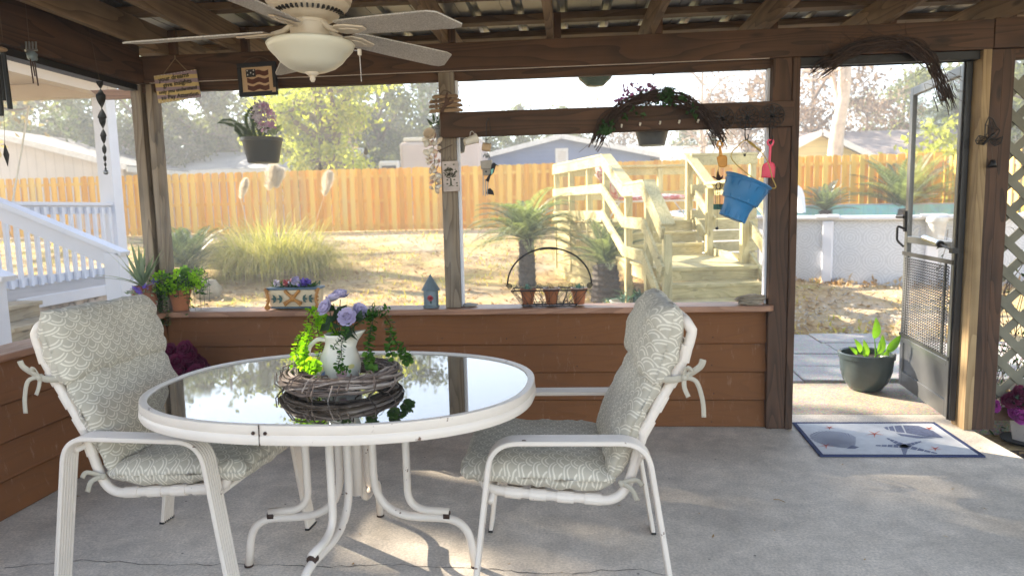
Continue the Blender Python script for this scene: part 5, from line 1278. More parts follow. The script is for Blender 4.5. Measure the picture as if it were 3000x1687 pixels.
# ---------------------------------------------------------------- small things hung on the beams and posts
def FM(p, tilt=0, yaw=0):                               # local x right, y up, z towards the viewer
    return Matrix.Translation(p) @ Matrix.Rotation(yaw, 4, 'Z') @ Matrix(((1, 0, 0, 0), (0, 0, -1, 0), (0, 1, 0, 0), (0, 0, 0, 1))) @ Matrix.Rotation(tilt, 4, 'Z')
def slab(m, px, Y, t): # outline given in photo pixels, cut from a sheet of thickness t
    P = [PY(u, v, Y) for u, v in px]; n = len(P); m.add([p for p in P]+[p+V((0, t, 0)) for p in P], [tuple(range(n)), tuple(range(n, 2*n))[::-1]]+[(i, n+i, n+(i+1) % n, (i+1) % n) for i in range(n)])
def cord(m, pts, r=.0015): m.tube(pts, r, 5)
BY = 3.985                                                # just in front of the header beam
# --- wooden sign with painted words
p = PY(520, 254, BY); tl = R(6.0); SM = FM(p, tl)
sg = thing('wooden_sign', p, 'small wooden sign with hand painted words on purple and tan stripes', 'sign')
m = MB(); m.box((0, 0, 0), (.262, .158, .012), SM); m.build('board', MT['plank_stripes'], sg, bevel=.002)
m = MB()
for i, (tx, sz, x, y) in enumerate((('your dreams', .037, -.010, .042), ('give insights', .037, .006, .006), ('only you understand', .0285, .002, -.030), ('so Pay Attention', .034, .008, -.066))):
    text_into(m, tx, sz, SM @ Matrix.Translation((x, y, .0068)) @ Matrix.Rotation(R(2-i*1.0), 4, 'Z'), .0006, 'CENTER', .0009)
m.build('lettering', MT['sign_ink'], sg)
m = MB()
for i in range(13):
    for y in (.075, -.075): m.box((-.124+i*.0207, y, .0066), (.0035, .0035, .0012), SM)
m.build('white_dots', MT['trim_white'], sg)
n = PY(513, 172, BY); m = MB(); cord(m, [SM @ V((-.075, .079, 0)), n, SM @ V((.075, .079, 0))], .002); cord(m, [n, n+V((.0, 0, .018))], .002); m.build('twine', MT['twine'], sg)
# --- framed quilt style flag
p = PY(755, 233, BY); FMx = FM(p, R(1.5)); ff = thing('framed_flag', p, 'dark framed patchwork flag picture hanging from the beam left of the fan', 'picture')
m = MB()
for a in ((-.115, .115, .070, .094), (-.115, .115, -.094, -.070), (-.115, -.093, -.0695, .0695), (.093, .115, -.0695, .0695)): m.bb(a[0], a[1], a[2], a[3], -.010, .012, FMx)
m.build('frame', MT['plaque_navy'], ff, bevel=.003)
m = MB(); m.bb(-.0928, .0928, -.0694, .0694, -.008, .002, FMx); m.build('backing', MT['parchment'], ff)
m = MB()
for y0, x0 in ((.034, -.008), (-.008, -.062), (-.048, -.062)):
    P = []
    for i in range(17):
        x = x0+(.068-x0)*i/16; P.append((x, y0+.014+.005*math.sin(x*85+1)))
    for i in range(16, -1, -1):
        x = x0+(.068-x0)*i/16; P.append((x, y0-.013+.005*math.sin(x*85+1)))
    m.prism(P, .003, FMx, .0021)
m.build('wavy_stripes', MT['plaque_red'], ff)
m = MB(); m.bb(-.066, -.008, .014, .058, .0022, .006, FMx); m.build('canton', MT['plaque_navy'], ff, bevel=.004)
m = MB()
for x, y in ((-.056, .05), (-.036, .037), (-.055, .027), (-.018, .05), (-.020, .029)): m.prism([(x+.0055*(1 if k % 2 == 0 else .42)*math.sin(k*math.pi/5), y+.0055*(1 if k % 2 == 0 else .42)*math.cos(k*math.pi/5)) for k in range(10)], .001, FMx, .0063)
m.build('stars', MT['trim_white'], ff)
m = MB(); m.box((.098, -.066, .0135), (.022, .026, .002), FMx @ Matrix.Identity(4)); m.build('tag', MT['parchment'], ff)
m = MB(); cord(m, catmull([FMx @ V((-.085, .09, 0)), FMx @ V((-.04, .118, 0)), FMx @ V((.005, .125, 0)), FMx @ V((.05, .118, 0)), FMx @ V((.09, .09, 0))], 5), .002); m.build('wire', MT['string'], ff)
# --- lobster plaque on the middle post
p = PY(1306, 305, BY-.02); pm = FM(p, R(1)); lp_ = thing('slat_plaque', p, 'oval plaque of four wooden slats with a lobster, on the middle post', 'plaque')
sl_ = []
for i, (y, w) in enumerate(((.041, .148), (.015, .184), (-.011, .194), (-.038, .190))):
    m = MB(); m.prism([(-w/2, y-.0095), (w/2, y-.0095), (w/2, y+.003), (w/2-.012, y+.0105), (-w/2+.012, y+.0105), (-w/2, y+.003)], .007, pm); m.build('slat', MT['slatwood'], lp_, bevel=.0015)
m = MB(); 
for x in (-.055, .058): m.bb(x-.007, x+.007, -.045, .048, -.008, -.0005, pm)
m.build('batten', MT['slatwood'], lp_)
m = MB(); L = [(-.028, -.050), (-.012, -.046), (-.006, -.030), (.008, -.012), (.030, -.006), (.050, .010), (.046, .018), (.030, .010), (.020, .008), (.026, .022), (.040, .030), (.030, .036), (.014, .022), (.012, .040), (.020, .058), (.012, .064), (.004, .050), (-.002, .030), (-.004, .008), (-.016, -.014), (-.026, -.030), (-.036, -.040)]
m.prism(L, .006, pm, .008); m.build('lobster', MT['lobster'], lp_, bevel=.002)
m = MB(); text_into(m, 'FRESH', .021, pm @ Matrix.Translation((-.046, .009, .0075)), .0006); text_into(m, 'CATCH', .021, pm @ Matrix.Translation((-.052, -.017, .0075)), .0006); m.build('lettering', MT['plaque_navy'], lp_)
m = MB(); m.tube(catmull([pm @ V((-.03, .05, .003)), pm @ V((-.005, .075, .006)), pm @ V((.025, .062, .006)), pm @ V((.035, .05, .003))], 5), .003, 5); m.build('bow', MT['string'], lp_)
# --- string of sea shells left of the middle post
random.seed(13); top = PY(1268, 398, BY-.03); bot = PY(1277, 555, BY-.03); sh = thing('shell_garland', top, 'hanging bunch of pale sea shells beside the middle post', 'shells'); SM3 = ['shell', 'shell_pink', 'shell_white']
m = MB(); cord(m, [top+V((0, 0, .06)), bot], .002); cord(m, [top+V((.02, 0, -.09)), PY(1325, 425, BY-.035)], .003); m.build('string', MT['string'], sh)
for i in range(46):
    q = i/45; c = top.lerp(bot, q)+V((rnd(-.042, .042)*(1-.35*q), rnd(-.03, .02), rnd(-.012, .012))); s = rnd(.013, .024); m = MB()
    M4 = Matrix.Translation(c) @ Matrix.Rotation(rnd(0, 6.28), 4, rv().normalized())
    if i % 3 == 0: m.lathe([(0, s*1.3), (s*.25, s*.9), (s*.5, s*.3), (s*.62, -.2*s), (s*.4, -s*.8), (0, -s*1.1)], (0, 0, 0), 9, M4)
    elif i % 3 == 1:
        P = [(0, 0)]+[(s*1.2*math.sin(R(a))*(1+.06*(k % 2)), s*1.3*math.cos(R(a))*(1+.06*(k % 2))) for k, a in enumerate(range(-75, 76, 10))]; n = len(P)
        m.add([M4 @ V((0, 0, 0))]+[M4 @ V((x, y, .35*s*math.sin(math.pi*min(1, (x*x+y*y)**.5/(1.3*s))))) for x, y in P[1:]]+[M4 @ V((0, s*.7, s*.5))], [(n, k+1, k) for k in range(n-1)]+[(n, 0, n-1)])
    else: m.blob((0, 0, 0), (s, s*.8, s*.65), M4, 6, .2, i)
    m.build('shell', MT[SM3[i % 3]], sh, smooth=True)
m = MB(); c = top+V((-.012, -.02, .0)); m.lathe([(0, -.02), (.018, -.012), (.03, .01), (.034, .03), (.031, .03), (.026, .01), (0, -.014)], (0, 0, 0), 14, Matrix.Translation(c) @ Matrix.Rotation(R(70), 4, 'X')); m.build('shell', MT['shell'], sh, smooth=True)
# --- tree of life plaque
p = PY(1321, 517, BY-.0); tm = FM(p, R(1.5)); tp_ = thing('tree_plaque', p, 'crackled stone plaque with a small tree in relief on the middle post', 'plaque')
m = MB(); m.bb(-.047, .047, -.086, .086, -.006, .008, tm); m.build('tile', MT['plaque_stone'], tp_, bevel=.002)
m = MB(); random.seed(3); m.prism([(-.02, -.058), (-.006, -.05), (-.003, -.01), (.003, -.01), (.006, -.05), (.02, -.058), (0, -.054)], .002, tm, .0082)
for i in range(95):
    a = rnd(0, 6.28); r = .038*random.random()**.5; x, y = r*math.cos(a), .022+r*.85*math.sin(a); m.add([tm @ V((x+.0055*math.cos(t), y+.003*math.sin(t), .0092)) for t in (0, 1.3, 2.6, 3.9, 5.2)], [(0, 1, 2, 3, 4)])
for x, y in ((-.028, .066), (.022, .066), (-.022, -.042), (.034, -.04), (.035, -.055), (-.02, -.02), (.02, -.02)): m.add([tm @ V((x+.007*math.cos(t), y+.0045*math.sin(t), .0094)) for t in (0, 1.3, 2.6, 3.9, 5.2)], [(0, 1, 2, 3, 4)])
m.build('relief', MT['moss_ink'], tp_); m = MB(); cord(m, [tm @ V((-.015, .085, 0)), tm @ V((0, .115, .004)), tm @ V((.015, .085, 0))], .0018); m.build('loop', MT['string'], tp_)
# --- pale hanging mug
RY = WY-.105                                              # in front of the mid rail
p = PY(1379, 412, RY); mg = thing('hanging_mug', p, 'small pale mug hanging on its side from the rail', 'mug'); MM = Matrix.Translation(p) @ Matrix.Rotation(R(-20), 4, 'Y') @ Matrix.Rotation(R(-90), 4, 'Y') @ Matrix.Rotation(R(25), 4, 'X')
m = MB(); m.lathe([(0, .038), (.019, .038), (.020, .036), (.026, -.034), (.030, -.038), (.026, -.038), (.017, .03), (0, .03)], (0, 0, 0), 20, MM); m.build('cup', MT['shell_white'], mg, auto=40)
m = MB(); cord(m, catmull([p+V((-.004, 0, .02)), p+V((.0, 0, .045)), p+V((.012, 0, .05)), p+V((.024, 0, .03)), p+V((.024, 0, .015))], 5), .0018); m.build('cord', MT['paleline'], mg)
# --- bird house wind chime with a humming bird
p = PY(1424, 500, RY); bc = thing('birdhouse_chime', p, 'little tin bird house wind chime with a humming bird under the rail', 'wind chime')
m = MB(); slab(m, [(1407, 472), (1440, 468), (1441, 495), (1409, 496)], RY-.02, .04); m.build('roof_box', MT['tin_grey'], bc, bevel=.002)
m = MB(); slab(m, [(1413, 497), (1437, 496), (1437, 514), (1414, 514)], RY-.016, .032); m.build('nest_box', MT['tin_grey'], bc, bevel=.002)
m = MB(); m.lathe([(0, 0), (.006, 0), (.006, .002), (0, .002)], (0, 0, 0), 12, FM(PY(1424, 503, RY-.0165))); m.build('hole', MT['black_plastic'], bc)
m = MB(); a = PY(1425, 436, RY); m.tube([a+V((-.022, 0, .012)), a+V((.024, 0, .004))], .024, 14); m.build('cork_roll', MT['parchment'], bc, auto=40)
m = MB(); random.seed(6)
for i in range(9): m.leaf(a+V((rnd(-.012, .012), 0, -.022)), (rnd(-.6, .6), rnd(-.3, .3), -1), (0, 1, 0), .035, .01, .2)
m.build('ribbon_tail', MT['galv'], bc)
m = MB(); cord(m, [PY(1432, 345, RY), PY(1425, 360, RY), PY(1424, 408, RY), PY(1424, 430, RY)], .0025); cord(m, [PY(1432, 345, RY), PY(1440, 400, RY), PY(1424, 412, RY)], .002); m.build('cord', MT['dark_metal'], bc)
m = MB()
for x, a_, b_ in ((-.016, 514, 572), (-.004, 525, 575), (.008, 525, 573)): q0 = PY(1424, a_, RY); q1 = PY(1424, b_, RY); m.tube([q0+V((x, 0, 0)), q1+V((x, 0, 0))], .0028, 8)
m.build('chime_tubes', MT['alu_grey'], bc)
m = MB(); slab(m, [(1440, 486), (1442, 479), (1448, 477), (1453, 481), (1463, 488), (1453, 485), (1449, 496), (1447, 505), (1437, 516), (1432, 534), (1422, 529), (1430, 516), (1436, 508), (1438, 495)], RY-.024, .006); slab(m, [(1424, 568), (1426, 556), (1436, 551), (1445, 560), (1448, 572)], RY+.002, .003); m.build('humming_bird', MT['plaque_navy'], bc)
m = MB(); slab(m, [(1438, 497), (1446, 493), (1444, 508), (1438, 512)], RY-.026, .0015); m.build('bird_breast', MT['mid_teal'], bc)
# --- plain drop pendants on threads
for (u0, v0, u1, v1, lab) in ((1062, 215, 1072, 442, 'small teardrop charm on a thread, the higher of the two'), (930, 225, 938, 487, 'small teardrop charm on a thread, the lower of the two')):
    a, b = PY(u0, v0, BY+.12), PY(u1, v1, BY+.12); dr = thing('drop_charm', b, lab, 'charm', 'teardrop charms on threads'); m = MB(); cord(m, [V((b.x, b.y, a.z)), b+V((0, 0, .02))], .0006); m.build('thread', MT['paleline'], dr)
    m = MB(); m.lathe([(0, -.026), (.012, -.02), (.015, -.008), (.009, .008), (.001, .024), (0, .024)], b, 12, None); m.build('drop', MT['tin_grey'], dr, smooth=True)
# --- arched vine swags
def swag(label, px, Y, spread, n, r, seed, mat, pw=None):
    P = catmull([PY(u, v, Y) for u, v in px], 7); t = thing('vine_swag', P[len(P)//2], label, 'vine swag'); m = MB(); strands(m, P, n, spread, r, seed, .55, (1, .7))
    random.seed(seed)
    for e, d in ((P[0], P[0]-P[2]), (P[-1], P[-1]-P[-3])):
        for i in range(26): s = e+V((rnd(-1, 1), rnd(-.5, .5), rnd(-1, 1)))*spread*.9; m.tube([s-d.normalized()*.06, s, s+d.normalized()*rnd(.01, .05)+rv(.008)], rnd(.0012, .0028), 4)
    for i in range(90):
        q = random.choice(P)+rv(spread); m.tube(catmull([q, q+rv(.05), q+rv(.09)], 3), .0010, 4)
    m.build('vines', mat, t); return t, P
t, P = swag('arched dark vine swag with a few leaves tied to the rail', [(1752, 404), (1772, 365), (1820, 318), (1880, 290), (1935, 282), (2000, 295), (2055, 330), (2085, 365), (2103, 398)], WY-.115, .042, 70, .0020, 5, MT['dark_vine'])
m = MB(); random.seed(15)
for u, v, k in ((1770, 385, 16), (1785, 375, 12), (1945, 285, 12), (1960, 300, 14), (1975, 282, 8), (2030, 330, 10), (1870, 330, 6), (1830, 340, 6), (1990, 290, 6)):
    for i in range(k): m.leaf(PY(u, v, WY-.15)+rv(.022), rv()+V((0, -.3, 0)), rv()+V((0, -1, 0)), rnd(.03, .05), rnd(.016, .028), .3)
m.build('leaves', MT['green_leaf'] if False else MT['fern_leaf'], t)
swag('arched dark vine swag above the doorway', [(2412, 198), (2440, 178), (2480, 155), (2540, 132), (2610, 125), (2680, 140), (2728, 180), (2752, 230), (2775, 292)], WY-.085, .046, 80, .0021, 8, MT['dark_vine'])
# --- peg rack
a, b = PY(1800, 345, WY-.092), PY(2095, 378, WY-.092); pk = thing('peg_rack', a, 'small brown wooden peg rack on the rail under the arched swag', 'peg rack')
m = MB(); m.bb(a.x, b.x, WY-.098, WY-.087, 1.722, 1.795); m.build('board', MT['wood_X'], pk, bevel=.003)
for u, v in ((1820, 372), (1874, 367), (1932, 363), (1988, 360), (2043, 358)): c = PY(u, v, WY-.098); m = MB(); m.tube([c, c+V((0, -.022, -.004)), c+V((0, -.035, .008))], 1, 8, radii=[.005, .0045, .006]); m.build('peg', MT['shell_white'], pk, smooth=True)
# --- dark metal flower medallions
for u, v, lab in ((2115, 348, 'dark openwork flower medallion on the rail, next to the vine swag'), (2190, 345, 'dark openwork flower medallion, middle one of three on the rail'), (2262, 340, 'dark openwork flower medallion over the pink shovel')):
    c = PY(u, v, WY-.090); md = MB()
    for k in range(8):
        a = k*math.pi/4; md.tube(catmull([c+V((math.cos(a)*.008, 0, math.sin(a)*.008)), c+V((math.cos(a+.35)*.036, -.004, math.sin(a+.35)*.036)), c+V((math.cos(a)*.056, -.005, math.sin(a)*.056)), c+V((math.cos(a-.35)*.036, -.004, math.sin(a-.35)*.036)), c+V((math.cos(a)*.008, 0, math.sin(a)*.008))], 4), .0022, 5)
    md.tube(arc(c+V((0, -.003, 0)), .030, 0, 360, 24), .002, 5); md.tube(arc(c+V((0, -.003, 0)), .066, 0, 360, 30), .002, 5)
    for k in range(16): a = k*math.pi/8; md.tube([c+V((math.cos(a)*.03, -.004, math.sin(a)*.03)), c+V((math.cos(a+.2)*.052, -.008, math.sin(a+.2)*.052)), c+V((math.cos(a)*.066, -.004, math.sin(a)*.066))], .0016, 4); md.blob(c+V((0, -.004, 0)), .010, None, 6)
    tag(md.build('flower_medallion', MT['dark_metal'], loc=c), lab, 'medallion', 'flower medallions on the rail')
# --- hooks, shovels, bucket
HY = WY-.13
def hook(u, v0, v1, lab):
    a, b = PY(u, v0, HY+.03), PY(u, v1, HY); m = MB(); m.tube(catmull([a, a.lerp(b, .7)+V((0, 0, 0)), b+V((.006, -.008, 0)), b+V((.012, -.018, .012)), b+V((.010, -.022, .030))], 5), .0032, 7); tag(m.build('wire_hook', MT['dark_metal'], loc=a, smooth=True), lab, 'hook', 'wire hooks on the rail'); return b
hook(2110, 375, 418, 'black wire hook holding the yellow shovel'); hook(2183, 370, 412, 'black wire hook holding the bucket handle'); hook(2254, 365, 415, 'black wire hook holding the pink shovel')
def shovel(nm, lab, mat, grip, hole, shaft, bl, Y):
    t = thing(nm, PY(*grip[0], Y), lab, 'toy shovel'); m = MB(); n = len(grip)
    A = [PY(u, v, Y) for u, v in grip]; Bq = [PY(u, v, Y) for u, v in hole]; th = V((0, .008, 0)); m.add(A+Bq+[p+th for p in A]+[p+th for p in Bq], [(i, (i+1) % n, n+(i+1) % n, n+i) for i in range(n)]+[(2*n+i, 3*n+i, 3*n+(i+1) % n, 2*n+(i+1) % n) for i in range(n)]+[(i, 2*n+i, 2*n+(i+1) % n, (i+1) % n) for i in range(n)]+[(n+i, n+(i+1) % n, 3*n+(i+1) % n, 3*n+i) for i in range(n)])
    m.build('grip', mat, t, bevel=.0015); m = MB(); slab(m, shaft, Y-.001, .010); m.build('shaft', mat, t, bevel=.002); m = MB(); slab(m, bl, Y+.001, .006)
    b = m.build('blade', mat, t, bevel=.002); m = MB(); P = [PY(u, v, Y-.001) for u, v in bl]; c = sum(P, V())/len(P); P = [c+(p-c)*.93 for p in P]; m.tube(P, .0016, 5, closed=True); m.build('blade_rim', mat, b)
shovel('sand_shovel', 'small mustard yellow plastic sand shovel', MT['yellow_plastic'], [(2104, 412), (2112, 411), (2119, 420), (2119, 428), (2113, 431), (2105, 431), (2099, 428), (2100, 420)], [(2107, 417), (2111, 416), (2115, 421), (2114, 425), (2111, 427), (2107, 427), (2104, 425), (2104, 421)], [(2106, 431), (2113, 431), (2118, 458), (2108, 458)], [(2104, 458), (2108, 456), (2122, 455), (2128, 457), (2131, 463), (2131, 487), (2120, 491), (2108, 490), (2103, 478), (2100, 462)], HY-.012)
shovel('sand_shovel', 'long hot pink plastic sand shovel', MT['pink_plastic'], [(2250, 408), (2266, 408), (2269, 416), (2266, 425), (2261, 430), (2254, 430), (2249, 425), (2246, 416)], [(2254, 413), (2263, 413), (2264, 417), (2262, 421), (2260, 424), (2256, 424), (2253, 421), (2251, 417)], [(2254, 429), (2261, 429), (2258, 478), (2251, 478)], [(2243, 477), (2250, 475), (2262, 475), (2269, 480), (2272, 490), (2270, 521), (2231, 521), (2233, 490), (2236, 482)], HY-.012)
rb = PY(2194, 528, HY-.06); bb_ = PY(2144, 641, HY-.06); ax = (rb-bb_).normalized(); bk = thing('sand_bucket', rb, 'blue castle shaped plastic sand bucket hanging tilted', 'bucket')
x_ = V((0, -1, 0)).cross(ax).normalized(); y_ = ax.cross(x_); BM = Matrix(((x_.x, y_.x, ax.x, bb_.x), (x_.y, y_.y, ax.y, bb_.y), (x_.z, y_.z, ax.z, bb_.z), (0, 0, 0, 1))); H = (rb-bb_).length
m = MB(); m.lathe([(0, .0), (.066, 0), (.070, .004), (.074, H*.30), (.076, H*.33), (.078, H*.36), (.080, H*.40), (.0815, H*.42), (.084, H*.44), (.094, H*.445), (.106, H*.62), (.112, H*.80), (.116, H*.93), (.121, H*.94), (.124, H), (.119, H), (.112, H*.92), (.078, H*.45), (.066, .01), (0, .01)], (0, 0, 0), 48, BM); m.build('shell', MT['blue_plastic'], bk, auto=30)
m = MB(); m.tube([BM @ V((.124*math.cos(t*math.pi/24), .124*math.sin(t*math.pi/24), H*.985)) for t in range(48)], .0045, 8, closed=True, up=ax); m.build('rim', MT['blue_plastic'], bk, smooth=True)
m = MB()
for k in range(12):
    a = k*math.pi/6+.2
    M4 = BM @ Matrix.Rotation(a, 4, 'Z'); m.box((.0705, 0, .012), (.006, .013, .024), M4); m.box((.0975, 0, H*.52), (.006, .010, .026), M4)
m.build('crenels', MT['plaque_navy'] if False else MT['blue_plastic'], bk, bevel=.002)
m = MB()
for k in range(7):
    a = k*math.pi/3.5+.35; 
    for z0, z1 in ((.47, .74), (.76, .9), (.05, .29)):
        P = []
        for x, z in ((-.28, z0), (-.28, z1-.05), (-.18, z1), (.18, z1), (.28, z1-.05), (.28, z0)):
            zz = H*z; r = (.084+(.112-.084)*(z-.44)/.36+.002) if z > .44 else .0725; P.append(BM @ V((r*math.cos(a+x), r*math.sin(a+x), zz)))
        m.tube(P, .0016, 5)
m.build('moulded_lines', MT['blue_plastic'], bk, smooth=True)
hk = PY(2188, 412, HY-.02); m = MB(); m.tube(catmull([BM @ V((-.124, 0, H*.96)), PY(2146, 470, HY-.06), PY(2165, 425, HY-.05), hk, PY(2215, 430, HY-.05), PY(2247, 470, HY-.055), PY(2262, 520, HY-.06), PY(2263, 552, HY-.06), BM @ V((.124, 0, H*.95))], 6), .0028, 7); m.build('bail', MT['bail_yellow'], bk, smooth=True)
m = MB(); m.tube([PY(2192, 415, HY-.03), PY(2228, 442, HY-.052)], .006, 8); m.build('bail_grip', MT['bail_yellow'], bk, smooth=True)
# --- ring charm and hanging bird chime
c = PY(2182, 435, HY+.01); m = MB(); m.tube([c+V((.018*math.cos(t*.3927), 0, .030*math.sin(t*.3927))) for t in range(16)], .0012, 5, closed=True, up=(0, 1, 0)); m.blob(PY(2182, 455, HY+.01), .007, None, 5, .4); m.tube([c+V((0, 0, .03)), PY(2183, 408, HY+.01)], .001, 4)
tag(m.build('wire_ring_charm', MT['lead_dark'], loc=c), 'thin wire loop with a small bead behind the bucket handle', 'charm')
c = PY(2106, 530, HY+.03); hc = thing('bird_chime', c, 'thin rusty humming bird wind chime left of the blue bucket', 'wind chime')
m = MB(); slab(m, [(2085, 518), (2093, 516), (2098, 522), (2101, 505), (2104, 496), (2107, 512), (2110, 515), (2111, 520), (2119, 513), (2117, 523), (2109, 530), (2103, 529), (2096, 524)], HY+.03, .003); m.build('bird', MT['rust'], hc)
m = MB(); cc = PY(2105, 545, HY+.03)
for k in range(3): m.tube([cc+V((.018*math.cos(t*.3927)*(1 if k == 0 else .7), .012*(k-1), .018*math.sin(t*.3927))) for t in range(16)], .0018, 5, closed=True, up=(0, 1, 0))
cord(m, [PY(2108, 376, HY+.03), PY(2105, 500, HY+.03)], .0008); m.build('scroll', MT['rust'], hc)
m = MB()
for u, v0, v1 in ((2097, 552, 597), (2109, 552, 607), (2103, 555, 570)): m.tube([PY(u, v0, HY+.03), PY(u, v1, HY+.03)], .0018, 5)
m.tube([PY(2097, 567, HY+.03), PY(2110, 566, HY+.03)], .0018, 5); cord(m, [PY(2102, 560, HY+.03), PY(2101, 665, HY+.03)], .0007); m.build('rods', MT['rust'], hc)
m = MB(); m.blob(PY(2101, 669, HY+.03), .009, None, 5, .3); m.build('bead', MT['lead_dark'], hc); m = MB(); slab(m, [(2090, 598), (2121, 598), (2121, 614), (2090, 614)], HY+.04, .004); m.build('glass_sail', MT['succulent'], hc)
# --- green enamel dish and the hanging baskets outside
OY = WY+.36
c = PY(1743, 208, OY); gd = thing('green_hanging_dish', c, 'round green enamel dish hanging outside under the eave', 'dish'); m = MB(); m.lathe([(0, -.095), (.055, -.090), (.062, -.082), (.098, -.05), (.112, -.018), (.118, 0), (.113, 0), (.09, -.045), (0, -.08)], c, 40); m.build('dish', MT['green_enamel'], gd, auto=45)
m = MB()
for k in range(3): a = k*2.094+.4; cord(m, [c+V((math.cos(a)*.115, math.sin(a)*.115, 0)), c+V((0, 0, .20))], .001)
m.build('wires', MT['dark_metal'], gd)
def basket(lab, uL, uR, vT, vB, Y, up=None, mat='black_plastic'):
    a, b, c = PY(uL, vT, Y), PY(uR, vT, Y), PY((uL+uR)/2, vB, Y); r = (b.x-a.x)/2; o = (a+b)/2; h = o.z-c.z; t = thing('hanging_basket', o, lab, 'hanging pot', 'hanging flower pots outside the screen')
    m = MB(); m.lathe([(0, -h), (r*.70, -h), (r*.73, -h+.004), (r*.95, -.022), (r*.99, -.020), (r*1.0, 0), (r*.95, 0), (r*.92, -.02), (0, -.022)], o, 36)
    p = m.build('pot', MT[mat], t, auto=40); m = MB(); m.lathe([(0, -.020), (r*.92, -.019)], o, 20); m.build('soil', MT['soil'], t)
    if up:
        m = MB()
        for k in range(3): q = k*2.094+.5; cord(m, [o+V((math.cos(q)*r*.97, math.sin(q)*r*.97, 0)), o+V((0, 0, up))], .0013)
        cord(m, [o+V((0, 0, up)), V((o.x, o.y, 2.388))], .002); m.build('hanger', MT['dark_metal'], t)
    return t, o, r
t, o, r = basket('black hanging pot with a fern and pink and white flowers in the left opening', 710, 825, 405, 478, WY+.30, .42)
m = MB(); random.seed(21)
def fern(m, P, L, n=26, w=.6):
    P = catmull(P, 6); k = len(P); m.tube(P, .0012, 4)
    for i in range(3, n):
        q = i/n*(k-1); j = int(q); p = P[j].lerp(P[min(j+1, k-1)], q-j); t_ = (P[min(j+1, k-1)]-P[max(j-1, 0)]).normalized(); s = t_.cross(V((0, -1, .25))).normalized()
        for sg in (-1, 1): m.leaf(p, s*sg+t_*.35, V((0, -1, .3)), L*math.sin(math.pi*min(.96, i/n*.9+.12)), L*.34, .2)
FY = WY+.26
for pts, L in (([(745, 408), (715, 385), (690, 365), (672, 358), (650, 357), (637, 362)], .022), ([(750, 408), (735, 375), (730, 345), (745, 320), (757, 316)], .030), ([(742, 410), (718, 395), (700, 375), (688, 362)], .030), ([(760, 408), (750, 380), (752, 355)], .026), ([(738, 410), (726, 398), (715, 390)], .026), ([(765, 408), (775, 380), (785, 368)], .022)):
    fern(m, [PY(u, v, FY+rnd(-.04, .04)) for u, v in pts], L*1.5)
m.build('fern', MT['fern_leaf'], t)
m = MB(); random.seed(22)
for i in range(20): m.leaf(PY(795+rnd(-10, 12), 400, FY), (rnd(-.7, .9), rnd(-.6, .3), rnd(.2, 1)), (0, -1, .2), rnd(.06, .11), .013, .3)
m.build('striped_leaves', MT['stripe_leaf'], t)
m1 = MB(); m2 = MB(); random.seed(23)
for i in range(300):
    a = rnd(0, 6.28); rr = random.random()**.5; p = PY(775+rnd(-3, 3)+30*rr*math.cos(a)+10*rr*math.sin(a), 342+40*rr*math.sin(a), FY-.05+rnd(-.05, .04)); (m2 if p.x > PY(785, 345, FY).x and random.random() < .6 else m1).petal(p, rv()+V((0, -.5, .2)), rv(), .027, .016, .4)
m1.build('white_flowers', MT['white_petal'], t); m2.build('pink_flowers', MT['orchid_pink'], t)
t, o, r = basket('black hanging pot partly hidden behind the middle post', 1270, 1372, 370, 448, WY+.42, .5)
m = MB(); random.seed(24)
for i in range(110): m.leaf(o+V((rnd(-r, r), rnd(-r, r), rnd(-.01, .03))), (rnd(-1, 1), rnd(-1, .5), rnd(-.3, 1)), rv(), rnd(.04, .07), .018, .3)
m.build('leaves', MT['fern_leaf'], t)
t, o, r = basket('dark hanging pot below the arched swag with purple flowers above the rail', 1858, 1962, 372, 427, WY+.45, .55)
m = MB(); m1 = MB(); random.seed(25)
for i in range(170): m.leaf(o+V((rnd(-r, r), rnd(-r, r), rnd(0, .2))), (rnd(-1, 1), rnd(-1, .5), rnd(-.1, 1)), rv(), rnd(.04, .08), .018, .3)
for u, v in ((1835, 265), (1845, 285), (1862, 255), (1880, 268), (1905, 255), (1950, 262), (1965, 280), (1850, 300), (1820, 290), (1920, 272)):
    for k in range(9): m1.petal(PY(u, v, WY+.42)+rv(.02), rv(), rv(), .03, .02, .3)
    m.tube([PY(u, v, WY+.42), o], .0012, 4)
m.build('leaves', MT['dark_leaf'], t); m1.build('purple_flowers', MT['orchid'], t)
m = MB(); p = PY(1910, 212, WY+.45); m.tube([p+V((0, 0, .05)), p+V((.003, 0, 0)), p+V((.012, 0, -.02))], .007, 6); m.build('hanger_hook', MT['dark_metal'], t)
# --- things under the left beam
LX = -2.44
def left(u, v): return PX(u, v, LX)
a = left(292, 238); b = left(310, 505); sp_ = thing('wind_spinner', a, 'dark twisted metal ribbon spinner hanging at the left by the white column', 'wind spinner')
m = MB(); vs = []; fs = []; N = 110; axd = (b-a)
segs = [(0, .14), (.14, .40), (.40, .60), (.60, .745), (.745, .845), (.845, .915), (.915, .96), (.96, 1)]
for i in range(N+1):
    q = i/N; k = next(j for j, sgm in enumerate(segs) if q <= sgm[1]+1e-9); l = (q-segs[k][0])/(segs[k][1]-segs[k][0]); w = [.026, .036, .026, .02, .016, .012, .009, .008][k]; w0 = 0
    an = math.pi*(k+l)*1.0+.3; d = V((math.cos(an), math.sin(an), 0)); p = a+axd*q; vs += [p+d*w*.62, p-d*w*.62]
fs = [(2*i, 2*i+1, 2*i+3, 2*i+2) for i in range(N)]; m.add(vs, fs); m.build('ribbon', MT['lead_dark'], sp_, smooth=True, solid=.0015)
